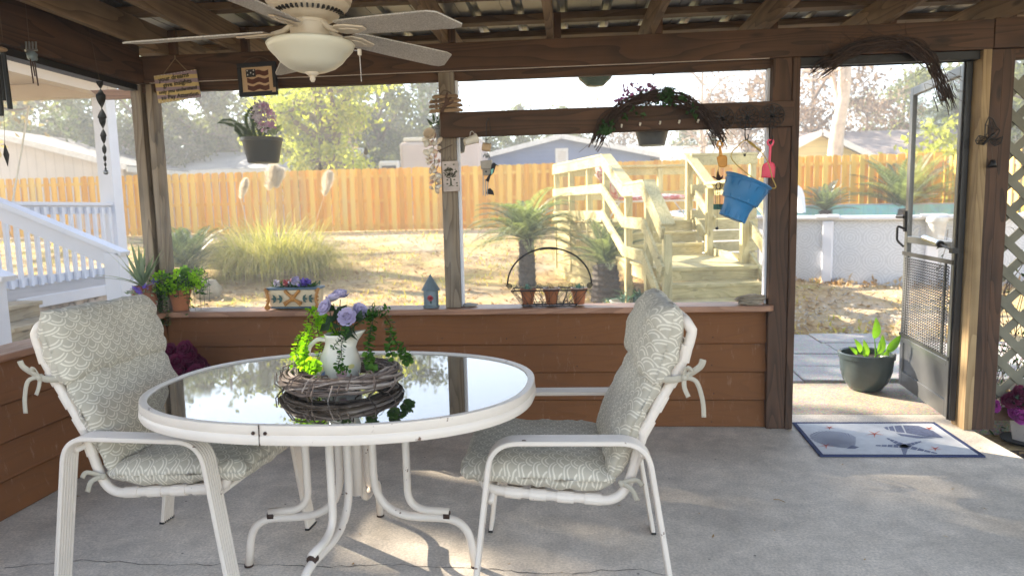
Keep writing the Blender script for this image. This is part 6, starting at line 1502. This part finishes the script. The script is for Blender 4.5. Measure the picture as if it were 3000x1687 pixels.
m = MB(); m.blob(b+V((0, 0, .0)), .013, None, 8); m.build('end_ball', MT['galv'], sp_, smooth=True); m = MB(); cord(m, [a, V((a.x-.035, a.y, 2.30))], .0012); m.build('thread', MT['string'], sp_)
c = left(88, 150); fk = thing('fork_chime', c, 'bent silver fork and glass bead wind chime under the left beam', 'wind chime')
m = MB()
for k in range(4): u = 76+k*9.5; m.tube([left(u, 123), left(u+1, 148)], .0045, 6)
m.tube([left(74, 149), left(108, 147)], .006, 6); m.build('fork', MT['galv'], fk)
m = MB(); m.blob(left(95, 165), .022, None, 8, .4); m.build('glass_bead', MT['galv_blue'], fk, smooth=True)
m = MB(); cord(m, [V((c.x, c.y, 2.36)), c], .0012); m.build('thread', MT['string'], fk); m = MB()
for u0, v0, u1, v1 in ((88, 170, 98, 245), (100, 170, 112, 252), (94, 175, 103, 225)): m.tube([left(u0, v0), left(u1, v1)], .0032, 6)
m.build('chime_rods', MT['rust'], fk)
c = left(8, 120); wc = thing('tube_chime', c, 'dark bamboo tube wind chime at the left edge', 'wind chime')
for u0, v0, u1, v1 in ((8, 148, 30, 320), (-6, 160, 10, 295), (-14, 160, 4, 340)): m = MB(); m.tube([left(u0, v0), left(u1, v1)], .0105, 10); m.build('tube', MT['lead_dark'], wc, auto=50)
m = MB(); m.blob(left(-2, 145), (.03, .03, .012), None, 8); m.build('top_disc', MT['slatwood'], wc); m = MB(); cord(m, [V((c.x, c.y, 2.36)), c], .0012); cord(m, [left(4, 130), left(14, 420)], .001); m.build('thread', MT['string'], wc)
m = MB(); m.leaf(left(13, 418), left(23, 486)-left(13, 418), (1, -1, 0), .105, .022, .05); m.build('sail', MT['lead_dark'], wc, solid=.002)
# --- butterfly and bell on the right post
c = PY(2895, 395, WY-.07); bf = thing('metal_butterfly', c, 'dark metal butterfly on the right door post', 'butterfly')
m = MB()
for px in ([(2885, 400), (2887, 365), (2897, 343), (2910, 350), (2918, 370), (2930, 382), (2920, 402), (2905, 408)], [(2888, 402), (2868, 398), (2858, 412), (2862, 422), (2880, 424), (2895, 415)], [(2900, 408), (2922, 408), (2938, 400), (2932, 420), (2915, 428), (2905, 420)]):
    P = [PY(u, v, WY-.075) for u, v in px]; m.tube(P, .003, 5, closed=True, up=(0, 1, 0)); k = sum(P, V())/len(P); m.tube([k+(p-k)*.62 for p in P], .0018, 4, closed=True, up=(0, 1, 0))
    for p in P: m.tube([k, p], .0018, 4)
m.build('wings', MT['dark_metal'], bf); m = MB(); m.tube([PY(2880, 425, WY-.078), PY(2898, 405, WY-.08), PY(2912, 392, WY-.078)], .006, 7); m.build('body', MT['dark_metal'], bf)
c = PY(2908, 480, WY-.075); be = thing('small_bell', c, 'small dark bell hanging under the metal butterfly', 'bell'); m = MB(); m.lathe([(.021, -.018), (.023, -.02), (.016, .0), (.012, .018), (0, .024)], c, 16); m.build('dome', MT['dark_metal'], be, smooth=True); m = MB(); cord(m, [c+V((0, 0, .022)), PY(2905, 432, WY-.075)], .0012); m.build('cord', MT['string'], be)
# ---------------------------------------------------------------- on the sill
SZ = .728
# bird house
c = PY(1264, 905, WY+.005); c.z = SZ; bh = thing('tin_birdhouse', c, 'small grey blue tin bird house with cone roof and red rose on the sill', 'bird house')
m = MB(); m.lathe([(0, 0), (.048, 0), (.049, .012), (.044, .014), (.044, .100), (.046, .102), (0, .102)], c, 28); m.build('drum', MT['galv_blue'], bh, auto=40)
m = MB(); m.lathe([(0, .1025), (.056, .1025), (.057, .106), (.001, .200), (0, .200)], c, 14); m.build('cone_roof', MT['galv_blue'], bh)
rose(c+V((.006, -.046, .060)), (0, -1, .1), .016, MT['rose'], bh, seed=3); m = MB(); m.leaf(c+V((.006, -.047, .045)), (.2, -.2, -1), (0, -1, 0), .02, .012); m.build('rose_leaf', MT['dark_leaf'], bh)
# ornate planter
a, b = PY(783, 915, WY-.03), PY(938, 913, WY-.03); pc = (a+b)/2; pc = V((pc.x, pc.y+.055, SZ)); wv = b.x-a.x
pl = thing('ornate_planter', pc, 'ornate cream planter with gold scrolls holding silk flowers, left end of sill', 'planter')
m = MB(); w2, d2 = wv/2, .055
def frust(m, w0, d0, w1, d1, z0, z1, c): m.add([c+V((sx*w, sy*d, z)) for z, w, d in ((z0, w0, d0), (z1, w1, d1)) for sx, sy in ((-1, -1), (1, -1), (1, 1), (-1, 1))], [(3, 2, 1, 0), (4, 5, 6, 7), (0, 1, 5, 4), (1, 2, 6, 5), (2, 3, 7, 6), (3, 0, 4, 7)])
frust(m, w2-.02, d2-.008, w2-.006, d2, .016, .118, pc); m.build('box', MT['planter_cream'], pl, bevel=.003)
m = MB(); m.bb(pc.x-w2+.002, pc.x+w2-.002, pc.y-d2-.004, pc.y+d2+.004, SZ+.119, SZ+.134); m.bb(pc.x-w2+.02, pc.x+w2-.02, pc.y-d2-.001, pc.y+d2, SZ+.006, SZ+.0155); m.build('blue_bands', MT['planter_blue'], pl, bevel=.004)
for s in (-1, 1):
    m = MB(); x = pc.x+s*(w2-.014); y = pc.y-d2-.008
    m.tube(catmull([V((x+s*.016, y, SZ+.130)), V((x+s*.004, y-.006, SZ+.10)), V((x-s*.004, y-.006, SZ+.06)), V((x+s*.006, y-.008, SZ+.03)), V((x+s*.016, y-.006, SZ+.014)), V((x+s*.005, y-.006, SZ+.008)), V((x-s*.008, y-.006, SZ+.016)), V((x+s*.002, y-.008, SZ+.026))], 5), .0085, 8)
    for k in range(4): m.tube([V((x-s*.006, y, SZ+.112-.02*k)), V((x+s*.012, y-.006, SZ+.124-.022*k))], .006, 6)
    m.build('scroll_foot', MT['planter_gold'], pl, smooth=True)
m = MB(); y = pc.y-d2-.003
for s in (-1, 1):
    m.tube(catmull([V((pc.x, y, SZ+.07)), V((pc.x+s*.03, y-.004, SZ+.10)), V((pc.x+s*.045, y-.002, SZ+.118))], 4), .010, 7); m.tube(catmull([V((pc.x, y, SZ+.07)), V((pc.x+s*.03, y-.004, SZ+.045)), V((pc.x+s*.05, y-.002, SZ+.026))], 4), .009, 7); m.tube(catmull([V((pc.x+s*.012, y, SZ+.06)), V((pc.x+s*.04, y-.004, SZ+.05)), V((pc.x+s*.058, y-.002, SZ+.04))], 4), .006, 6)
m.blob(V((pc.x, y-.004, SZ+.07)), (.016, .01, .022), None, 8); m.build('gold_bow', MT['planter_gold'], pl, smooth=True)
m = MB()
for s in (-1, 1):
    for k in (0, 1):
        for u_ in (-1, 0, 1): m.leaf(V((pc.x+s*(.062+.038*k), y-.002, SZ+.066)), (s*-.3+.0, -.05, u_*.9) if False else (s*.75, -.06, u_*.8), (0, -1, 0), .036, .016, .1, .1)
m.build('green_sprigs', MT['planter_green'], pl)
random.seed(31)
for nm, mt, pts in (('lilac_flowers', 'lilac', ((.02, .03), (.04, .035), (.06, .025))), ('purple_flowers', 'purple', ((.075, .012), (.085, .02), (.10, .015))), ('rose_flowers', 'rose', ((-.03, .018), (-.015, .02))), ('white_flowers', 'white_petal', ((.045, .008), (.0, .008), (-.09, .02)))):
    m = MB()
    for x, z in pts:
        for k in range(16): m.petal(pc+V((x-.02, -.02, .138+z))+rv(.008), rv()+V((0, -.5, .4)), rv(), .026, .016, .5)
    m.build(nm, MT[mt], pl, smooth=True)
m = MB()
for i in range(110): m.leaf(pc+V((rnd(-w2+.03, w2-.03), rnd(-.04, .04), .135)), (rnd(-1, 1), rnd(-1, .5), rnd(-.1, .9)), rv(), rnd(.025, .05), .016, .2)
m.build('leaves', MT['fern_leaf'], pl)
# flat stone / shell
c = PY(1376, 903, WY+.02); c.z = SZ; m = MB(); m.blob(c+V((0, 0, .010)), (.048, .04, .011), None, 8, .5, 2); tag(m.build('flat_shell', MT['stone_grey'], loc=c, smooth=True), 'flat grey oyster shell on the sill right of the middle post', 'shell')
c = PY(2198, 884, WY-.005); c.z = SZ; m = MB(); M4 = Matrix.Translation(c+V((0, 0, .030))) @ Matrix.Rotation(R(-4), 4, 'Y')
random.seed(77)
m.blob((0, 0, 0), (.084, .040, .026), M4, 10, .5, 4)
for i in range(26): 
    zz, yy = rnd(-.024, .028), rnd(-.042, -.01); m.tube([M4 @ V((-.08+rnd(0, .05), yy*.8, zz*.8)), M4 @ V((-.02, yy, zz+rnd(-.004, .004))), M4 @ V((.03, yy, zz)), M4 @ V((.08-rnd(0, .05), yy*.8, zz*.8))], rnd(.003, .006), 5)
tag(m.build('driftwood', MT['driftwood'], loc=c, smooth=True), 'short chunk of grey driftwood at the right end of the sill', 'driftwood')
# wire basket with three terracotta pots
cb = (PY(1530, 905, WY-.02)+PY(1690, 903, WY-.02))/2; cb = V((cb.x, WY+.025, SZ)); wb = thing('wire_basket', cb, 'black wire basket with a tall arched handle on the sill, holding three pots', 'basket')
W0, W1, D0, D1, HB = .155, .222, .055, .075, .098
def rc(w, d, z): return [cb+V((-w, -d, z)), cb+V((w, -d, z)), cb+V((w, d, z)), cb+V((-w, d, z))]
m = MB()
for w, d, z, r in ((W0, D0, .004, .0028), (W1, D1, HB, .0032), (W0+.006, D0+.002, .014, .0018)): m.tube(rc(w, d, z), r*1.3, 6, closed=True)
for i in range(5):
    x = -W0+2*W0*i/4; m.tube([cb+V((x, -D0, .004)), cb+V((x, D0, .004))], .0016, 5)
for s in (-1, 1):
    for i in range(9): q = -1+2*i/8; m.tube([cb+V((q*W0, s*D0, .004)), cb+V((q*W1, s*D1, HB))], .0019, 5)
    for i in range(7):
        q0, q1 = -1+2*i/7, -1+2*(i+1)/7; m.tube([cb+V((q0*W0, s*D0, .004)), cb+V((q1*W1, s*D1, HB))], .0013, 5); m.tube([cb+V((q1*W0, s*D0, .004)), cb+V((q0*W1, s*D1, HB))], .0013, 5)
        xm = (q0+q1)/2*W1; m.tube([cb+V((xm+s*0+.012*math.cos(R(a)), s*D1, HB+.012+.014*math.sin(R(a)))) for a in range(-60, 241, 30)], .0013, 5)
    for i in range(4): y = -D0+2*D0*i/3; m.tube([cb+V((s*W0, y, .004)), cb+V((s*W1, y*D1/D0, HB))], .0018, 5)
    m.tube([cb+V((s*(W1+.016+.018*(1-k/26)*math.cos(k*.6)), 0, HB+.018+.018*(1-k/26)*math.sin(k*.6))) for k in range(26)], .003, 6)
m.build('wire_body', MT['dark_metal'], wb, smooth=True)
m = MB(); P = [cb+V((W1*1.12*math.cos(R(a)), 0, HB-.0+.028+.215*math.sin(R(a)))) for a in range(0, 181, 6)]; m.tube(P, .005, 7); m.build('handle', MT['dark_metal'], wb, smooth=True)
m = MB(); m.tube(P[13:18], .0075, 8); m.build('handle_grip', MT['dark_metal'], wb, smooth=True)
for i, (u, lab, col) in enumerate(((1547, 'terracotta pot with a blue green succulent at the left in the wire basket', 'succulent'), (1616, 'terracotta pot with dry brown sprigs in the middle of the wire basket', 'dry_leaf'), (1697, 'terracotta pot with a pale succulent and white rim at the right in the basket', 'succulent'))):
    o = PY(u, 900, WY+.025); o.z = SZ+.007; tp2 = thing('terracotta_pot', o, lab, 'flower pot', 'terracotta pots in the wire basket'); m = MB(); m.lathe([(0, 0), (.030, 0), (.041, .072), (.047, .073), (.050, .096), (.045, .096), (.040, .075), (0, .075)], o, 24); m.build('pot', MT['terracotta'], tp2, auto=40)
    if i: m = MB(); m.tube([o+V((.0475*math.cos(t*.2618), .0475*math.sin(t*.2618), .0965)) for t in range(24)], .0022, 5, closed=True); m.build('salted_rim', MT['trim_white'], tp2)
    m = MB(); random.seed(40+i)
    for k in range(34): a, e = k*2.4, rnd(.3, 1.4); m.leaf(o+V((rnd(-.01, .01), rnd(-.01, .01), .082)), (math.cos(a)*math.cos(e), math.sin(a)*math.cos(e), math.sin(e)), (0, 0, 1), rnd(.03, .05), .011 if i != 1 else .004, -.2, .2)
    m.build('succulent', MT[col], tp2)
# corner pots
c = V((-2.535, 3.90, SZ)); c0 = PX(428, 925, -2.54); c = V((-2.545, c0.y, SZ)); jg = thing('clay_jug', c, 'weathered clay jug with white striped leaves and lavender in the left corner', 'flower pot')
m = MB(); m.lathe([(0, 0), (.040, 0), (.055, .02), (.073, .06), (.076, .085), (.066, .115), (.052, .130), (.047, .138), (.050, .143), (.046, .150), (.050, .156), (.047, .164), (.052, .172), (.047, .172), (.040, .14), (0, .13)], c, 28); m.build('jug', MT['old_terracotta'], jg, auto=50)
m = MB(); random.seed(51)
for i in range(27):
    a = rnd(-3.3, .9); l = rnd(.15, .29); e = rnd(.5, 1.45); d = V((math.cos(a)*math.cos(e), math.sin(a)*math.cos(e), math.sin(e))); P = [c+V((0, 0, .165))+d*l*q+V((0, 0, -.10*l*q*q/ max(.3, math.sin(e))))*(1.5 if e < .9 else .3) for q in [k/6 for k in range(7)]]; s = d.cross(V((0, 0, 1))).normalized()
    vs = []
    for k, p in enumerate(P): w = .0125*math.sin(math.pi*(.18+.80*k/6)); vs += [p+s*w, p-V((0, 0, .002)), p-s*w]
    m.add(vs, [f for k in range(6) for f in ((3*k, 3*k+1, 3*k+4, 3*k+3), (3*k+1, 3*k+2, 3*k+5, 3*k+4))])
m.build('striped_leaves', MT['stripe_leaf'], jg, smooth=True)
m = MB()
for i in range(60): a = rnd(-3.1, 0); m.leaf(c+V((math.cos(a)*rnd(.02, .08)+rnd(-.02, .04), math.sin(a)*.06, .15-rnd(0, .08))), (math.cos(a)+rnd(-.4, .4), math.sin(a), rnd(-.6, .5)), rv(), .04, .014, .3)
m.build('variegated_leaves', MT['stripe_leaf'], jg)
m = MB()
for u, v in ((392, 845), (410, 858), (450, 822), (458, 826), (405, 850), (425, 840)):
    q = PX(u, v, -2.50)
    for k in range(22): m.petal(q+rv(.011), rv(), rv(), .012, .008, .4)
    m.tube([q, c+V((0, 0, .16))], .001, 4)
m.build('lavender', MT['purple'], jg)
c = PY(532, 918, WY+.0); c.z = SZ; cj = thing('terracotta_pot', c, 'terracotta pot spilling bright green creeping jenny on the sill corner', 'flower pot'); m = MB(); m.lathe([(0, 0), (.046, 0), (.060, .10), (.064, .102), (.068, .13), (.062, .13), (.056, .10), (0, .105)], c, 26); m.build('pot', MT['terracotta'], cj, auto=40)
ml, md_ = MB(), MB(); ms = MB(); random.seed(61)
for i in range(74):
    a = rnd(0, 6.28); l = rnd(.07, .14); o = c+V((math.cos(a)*.03, math.sin(a)*.03, .125)); up_ = rnd(.2, 1.3); P = [o, o+V((math.cos(a)*l*.5, math.sin(a)*l*.5, l*.75*up_)), o+V((math.cos(a)*l, math.sin(a)*l, l*(.85*up_-.3)))]
    if i % 3 == 0: P.append(o+V((math.cos(a)*l*1.05, math.sin(a)*l*1.0, -rnd(.03, .17))))
    spray(ml if i % 3 else md_, ms, P, int(l*100), .0205, 100+i)
for i in range(7):
    o = c+V((-.05+rnd(-.03, .03), -.05, .12)); spray(md_, ms, [o, o+V((-.02, -.03, .0)), o+V((-.025+rnd(-.02, .03), -.045, -.12)), o+V((rnd(-.03, .02), -.05, -rnd(.15, .22)))], 26, .016, 200+i)
ml.build('bright_leaves', MT['lime_leaf'], cj, smooth=True); md_.build('trailing_leaves', MT['green_leaf'], cj, smooth=True); ms.build('stems', MT['dark_leaf'], cj)
# red flowers on the floor in the corner
c = V((-2.13, 3.82, 0)); c1 = PY(545, 1060, 3.80); c = V((c1.x, 3.80, 0)); fp = thing('corner_flowers', c, 'pot of dark crimson silk flowers on the floor in the left corner', 'flower pot')
m = MB(); m.lathe([(0, 0), (.09, 0), (.12, .2), (.125, .22), (.115, .22), (0, .20)], c, 24); m.build('pot', MT['black_plastic'], fp, auto=40)
random.seed(71)
for u, v in ((500, 1030), (520, 1060), (545, 1022), (560, 1040), (575, 1062), (595, 1075), (550, 1078), (530, 1088), (575, 1092), (608, 1092), (505, 1075)):
    q = PY(u, v, 3.74+rnd(-.05, .05)); rose(q, (rnd(-.4, .4), -1, .5), .045, MT['magenta'], fp, seed=u)
m = MB()
for i in range(60): m.leaf(c+V((rnd(-.12, .12), rnd(-.1, .1), rnd(.2, .42))), rv()+V((0, -.3, .3)), rv(), .08, .03, .3)
m.build('leaves', MT['dark_leaf'], fp)
# ---------------------------------------------------------------- by the doorway
c = PZ(2553, 1150, 0); c = V((c.x, c.y+.10, -.004)); dp_ = thing('glazed_pot', c, 'round dark teal glazed pot with young canna shoots outside the doorway', 'flower pot')
m = MB(); m.lathe([(0, 0), (.085, 0), (.10, .008), (.145, .07), (.165, .14), (.170, .20), (.172, .225), (.180, .228), (.182, .262), (.174, .268), (.160, .262), (.155, .22), (0, .215)], c, 44); m.build('pot', MT['teal_glaze'], dp_, auto=45)
m = MB(); m.lathe([(0, .232), (.155, .225)], c, 30); m.build('soil', MT['soil'], dp_); m = MB(); m.box(c+V((.10, -.05, .24)), (.05, .035, .02)); m.build('stone_chip', MT['pouch'], dp_, bevel=.005)
m = MB(); ms = MB()
def blade(m, b, d, up, L, W):
    d = V(d).normalized(); x = d.cross(V(up)).normalized(); nn = x.cross(d); vs = []
    for k in range(9):
        t = k/8; w = W/2*math.sin(math.pi*t**.8)**.85; c = b+d*L*t+nn*L*(.10*math.sin(math.pi*t)-.16*t*t); vs += [c+x*w+nn*w*.25, c, c-x*w+nn*w*.25]
    m.add(vs, [f for k in range(8) for f in ((3*k, 3*k+1, 3*k+4, 3*k+3), (3*k+1, 3*k+2, 3*k+5, 3*k+4))])
for u0, u1, v1, hl_, lean in ((2540, 2520, 985, .10, -.35), (2545, 2535, 1000, .12, -.1), (2560, 2575, 990, .13, .12), (2565, 2562, 945, .14, .02), (2572, 2600, 985, .14, .55), (2562, 2585, 1015, .10, .3), (2548, 2508, 990, .075, -.8), (2545, 2528, 1020, .07, -.6)):
    b_ = PY(u0, 1078, c.y-.02); b_.z = c.z+.225; e_ = PY(u1, v1+45, c.y-.02); ms.tube(catmull([b_, b_.lerp(e_, .5)+V((0, 0, .01)), e_], 4), 1, 6, radii=[.006-.004*k/8 for k in range(9)])
    blade(m, e_-V((lean, -.15, .85))*.01, (lean, -.15, .85), (-.3*lean, -1, .3), hl_*1.1, hl_*.40)
m.build('leaves', MT['canna_leaf'], dp_, smooth=True); ms.build('stems', MT['canna_leaf'], dp_, smooth=True)
# door mat
A_, B_, C_, D_ = [PZ(u, v, .0) for u, v in ((2318, 1240), (2740, 1240), (2885, 1340), (2405, 1339))]
MX = ((B_-A_)+(C_-D_))/2; MY = ((A_-D_)+(B_-C_))/2; O_ = (A_+B_+C_+D_)/4; ux, uy = MX.normalized(), MY.normalized(); mw, mh = MX.length, MY.length
mt_ = thing('door_mat', O_, 'pale door mat with navy border, printed sea shells and red starfish', 'door mat'); MMx = Matrix(((ux.x, uy.x, 0, O_.x), (ux.y, uy.y, 0, O_.y), (0, 0, 1, .0), (0, 0, 0, 1)))
m = MB(); m.bb(-mw/2+.022, mw/2-.022, -mh/2+.022, mh/2-.022, .0015, .0075, MMx); m.build('mat_field', MT['mat_ground'], mt_)
m = MB()
for a in ((-mw/2, mw/2, -mh/2, -mh/2+.0215), (-mw/2, mw/2, mh/2-.0215, mh/2), (-mw/2, -mw/2+.0215, -mh/2+.022, mh/2-.022), (mw/2-.0215, mw/2, -mh/2+.022, mh/2-.022)): m.bb(*a, .001, .0095, MMx)
m.build('border', MT['navy'], mt_, bevel=.002)
def onmat(px): return [PZ(u, v, .0085) for u, v in px]
def flat(m, P): m.add(P, [tuple(range(len(P)))])
m = MB(); hub = PZ(2505, 1309, .0085); rim = onmat([(2470, 1311), (2432, 1306), (2398, 1297), (2376, 1284), (2375, 1272), (2395, 1264), (2425, 1262), (2460, 1264), (2490, 1270), (2508, 1281), (2507, 1296)])
for i in range(len(rim)-1):
    a, b = rim[i], rim[i+1]
    for k in range(3):
        s0, s1 = (k+.2)/3, (k+.68)/3; flat(m, [hub+V((0, 0, .0002)), a.lerp(b, s0), (a.lerp(b, (s0+s1)/2)-hub)*1.03+hub, a.lerp(b, s1)])
flat(m, onmat([(2495, 1304), (2518, 1309), (2505, 1314), (2480, 1313)]))
for seg_ in ([(2588, 1251), (2600, 1249), (2604, 1259), (2597, 1257)], [(2603, 1249), (2616, 1247), (2623, 1263), (2608, 1260)], [(2620, 1247), (2640, 1245), (2651, 1267), (2627, 1265)], [(2645, 1245), (2690, 1246), (2735, 1262), (2765, 1282), (2715, 1279), (2680, 1272), (2656, 1268)], [(2625, 1268), (2680, 1275), (2742, 1283), (2690, 1283), (2640, 1276)]): flat(m, onmat(seg_))
cs = (2650, 1306)
for (tx, ty), w in (((2597, 1282), 7), ((2700, 1292), 7), ((2748, 1328), 6), ((2650, 1334), 9), ((2563, 1304), 6)):
    dx_, dy_ = tx-cs[0], ty-cs[1]; L_ = math.hypot(dx_, dy_*3); nx, ny = -dy_*3/L_, dx_/L_/3
    for k in range(5):
        q0, q1 = k/5, (k+.86)/5; w0, w1 = w*(1.4-1.1*q0), w*(1.4-1.1*q1); flat(m, onmat([(cs[0]+dx_*q0+nx*w0, cs[1]+dy_*q0+ny*w0*2), (cs[0]+dx_*q1+nx*w1, cs[1]+dy_*q1+ny*w1*2), (cs[0]+dx_*q1-nx*w1, cs[1]+dy_*q1-ny*w1*2), (cs[0]+dx_*q0-nx*w0, cs[1]+dy_*q0-ny*w0*2)]))
m.build('shell_print', MT['mat_ink'], mt_)
m = MB()
for cu, cv_, s in ((2430, 1252, 17), (2562, 1270, 30), (2722, 1254, 22), (2420, 1304, 28), (2740, 1313, 22)):
    for k in range(5): a = k*1.2566+.3; flat(m, onmat([(cu-3*math.sin(a), cv_+1*math.cos(a)), (cu+s*math.cos(a), cv_+s*.38*math.sin(a)), (cu+3*math.sin(a), cv_-1*math.cos(a))]))
m.build('starfish_print', MT['mat_coral'], mt_)
for v_ in (): pass
# speckled pot of violet flowers by the lattice
c = PZ(2995, 1290, -.115); c = V((c.x+.02, c.y, -.116)); fl = thing('speckled_pot', c, 'white speckled hexagonal pot of violet silk flowers beside the lattice', 'flower pot')
plain('speckled', (.62, .55, .50), .6, 0, .05, 5, rust=((.10, .05, .03), 70, .66)); m = MB(); m.lathe([(0, 0), (.075, 0), (.110, .19), (.118, .20), (.118, .215), (.105, .215), (0, .2)], c, 6); m.build('pot', MT['speckled'], fl, bevel=.004)
m = MB(); m.lathe([(0, -.002), (.12, -.002), (.13, .012), (0, .01)], c, 20); m.build('saucer', MT['lead_dark'], fl)
for i, (u, v, mt2) in enumerate(((2905, 1188, 'orchid'), (2968, 1208, 'orchid'), (2990, 1222, 'orchid'), (2955, 1175, 'magenta'), (2985, 1150, 'magenta'), (2995, 1185, 'magenta'), (3010, 1165, 'magenta'), (2975, 1165, 'magenta'))): rose(PY(u, v, c.y-.08+rnd(-.03, .03)), (rnd(-.4, .2), -1, .4), .040, MT[mt2], fl, seed=i)
m = MB()
for i in range(50): m.leaf(c+V((rnd(-.14, .1), rnd(-.1, .1), rnd(.2, .32))), rv()+V((0, -.3, .3)), rv(), .06, .03, .3)
m.build('leaves', MT['dark_leaf'], fl)
# dry twigs and leaves blown onto the slab
random.seed(91); m = MB()
for i in range(300):
    a = rnd(0, 6.28); x, y = rnd(-2.4, 2.2), rnd(1.7, 4.0); l = rnd(.003, .009) if i % 6 else rnd(.012, .028)
    m.leaf((x, y, .002), (math.cos(a), math.sin(a), rnd(0, .2)), (0, 0, 1), l, l*.35, rnd(-.3, .3))
for u, v in ((2260, 1180), (2470, 1245), (2815, 1298), (2310, 1262), (2300, 1470)): p = PZ(u, v, .003); a = rnd(0, 3); m.tube([p, p+V((math.cos(a)*.03, math.sin(a)*.03, .002)), p+V((math.cos(a+.3)*.05, math.sin(a+.3)*.05, .001))], .0016, 4)
tag(m.build('floor_litter', MT['dry_leaf']), kind='stuff')
# ---------------------------------------------------------------- the air: thin even haze round everything
n = NT('haze_air'); pv = n.n('VolumePrincipled'); pv.inputs['Color'].default_value = (.96, .97, 1, 1); pv.inputs['Density'].default_value = .0062; pv.inputs['Anisotropy'].default_value = .35
n.t.links.new(pv.outputs[0], n.out.inputs['Volume'])
m = MB(); m.bb(-64, 64, -24, 80, -1.3, 17.5); tag(m.build('haze', n.m), kind='stuff')
sc.cycles.volume_step_rate = 4
#, [(o.name, tuple(round(q, 2) for q in o.location)) for o in bpy.data.objects if o.name.startswith('sago_palm')])
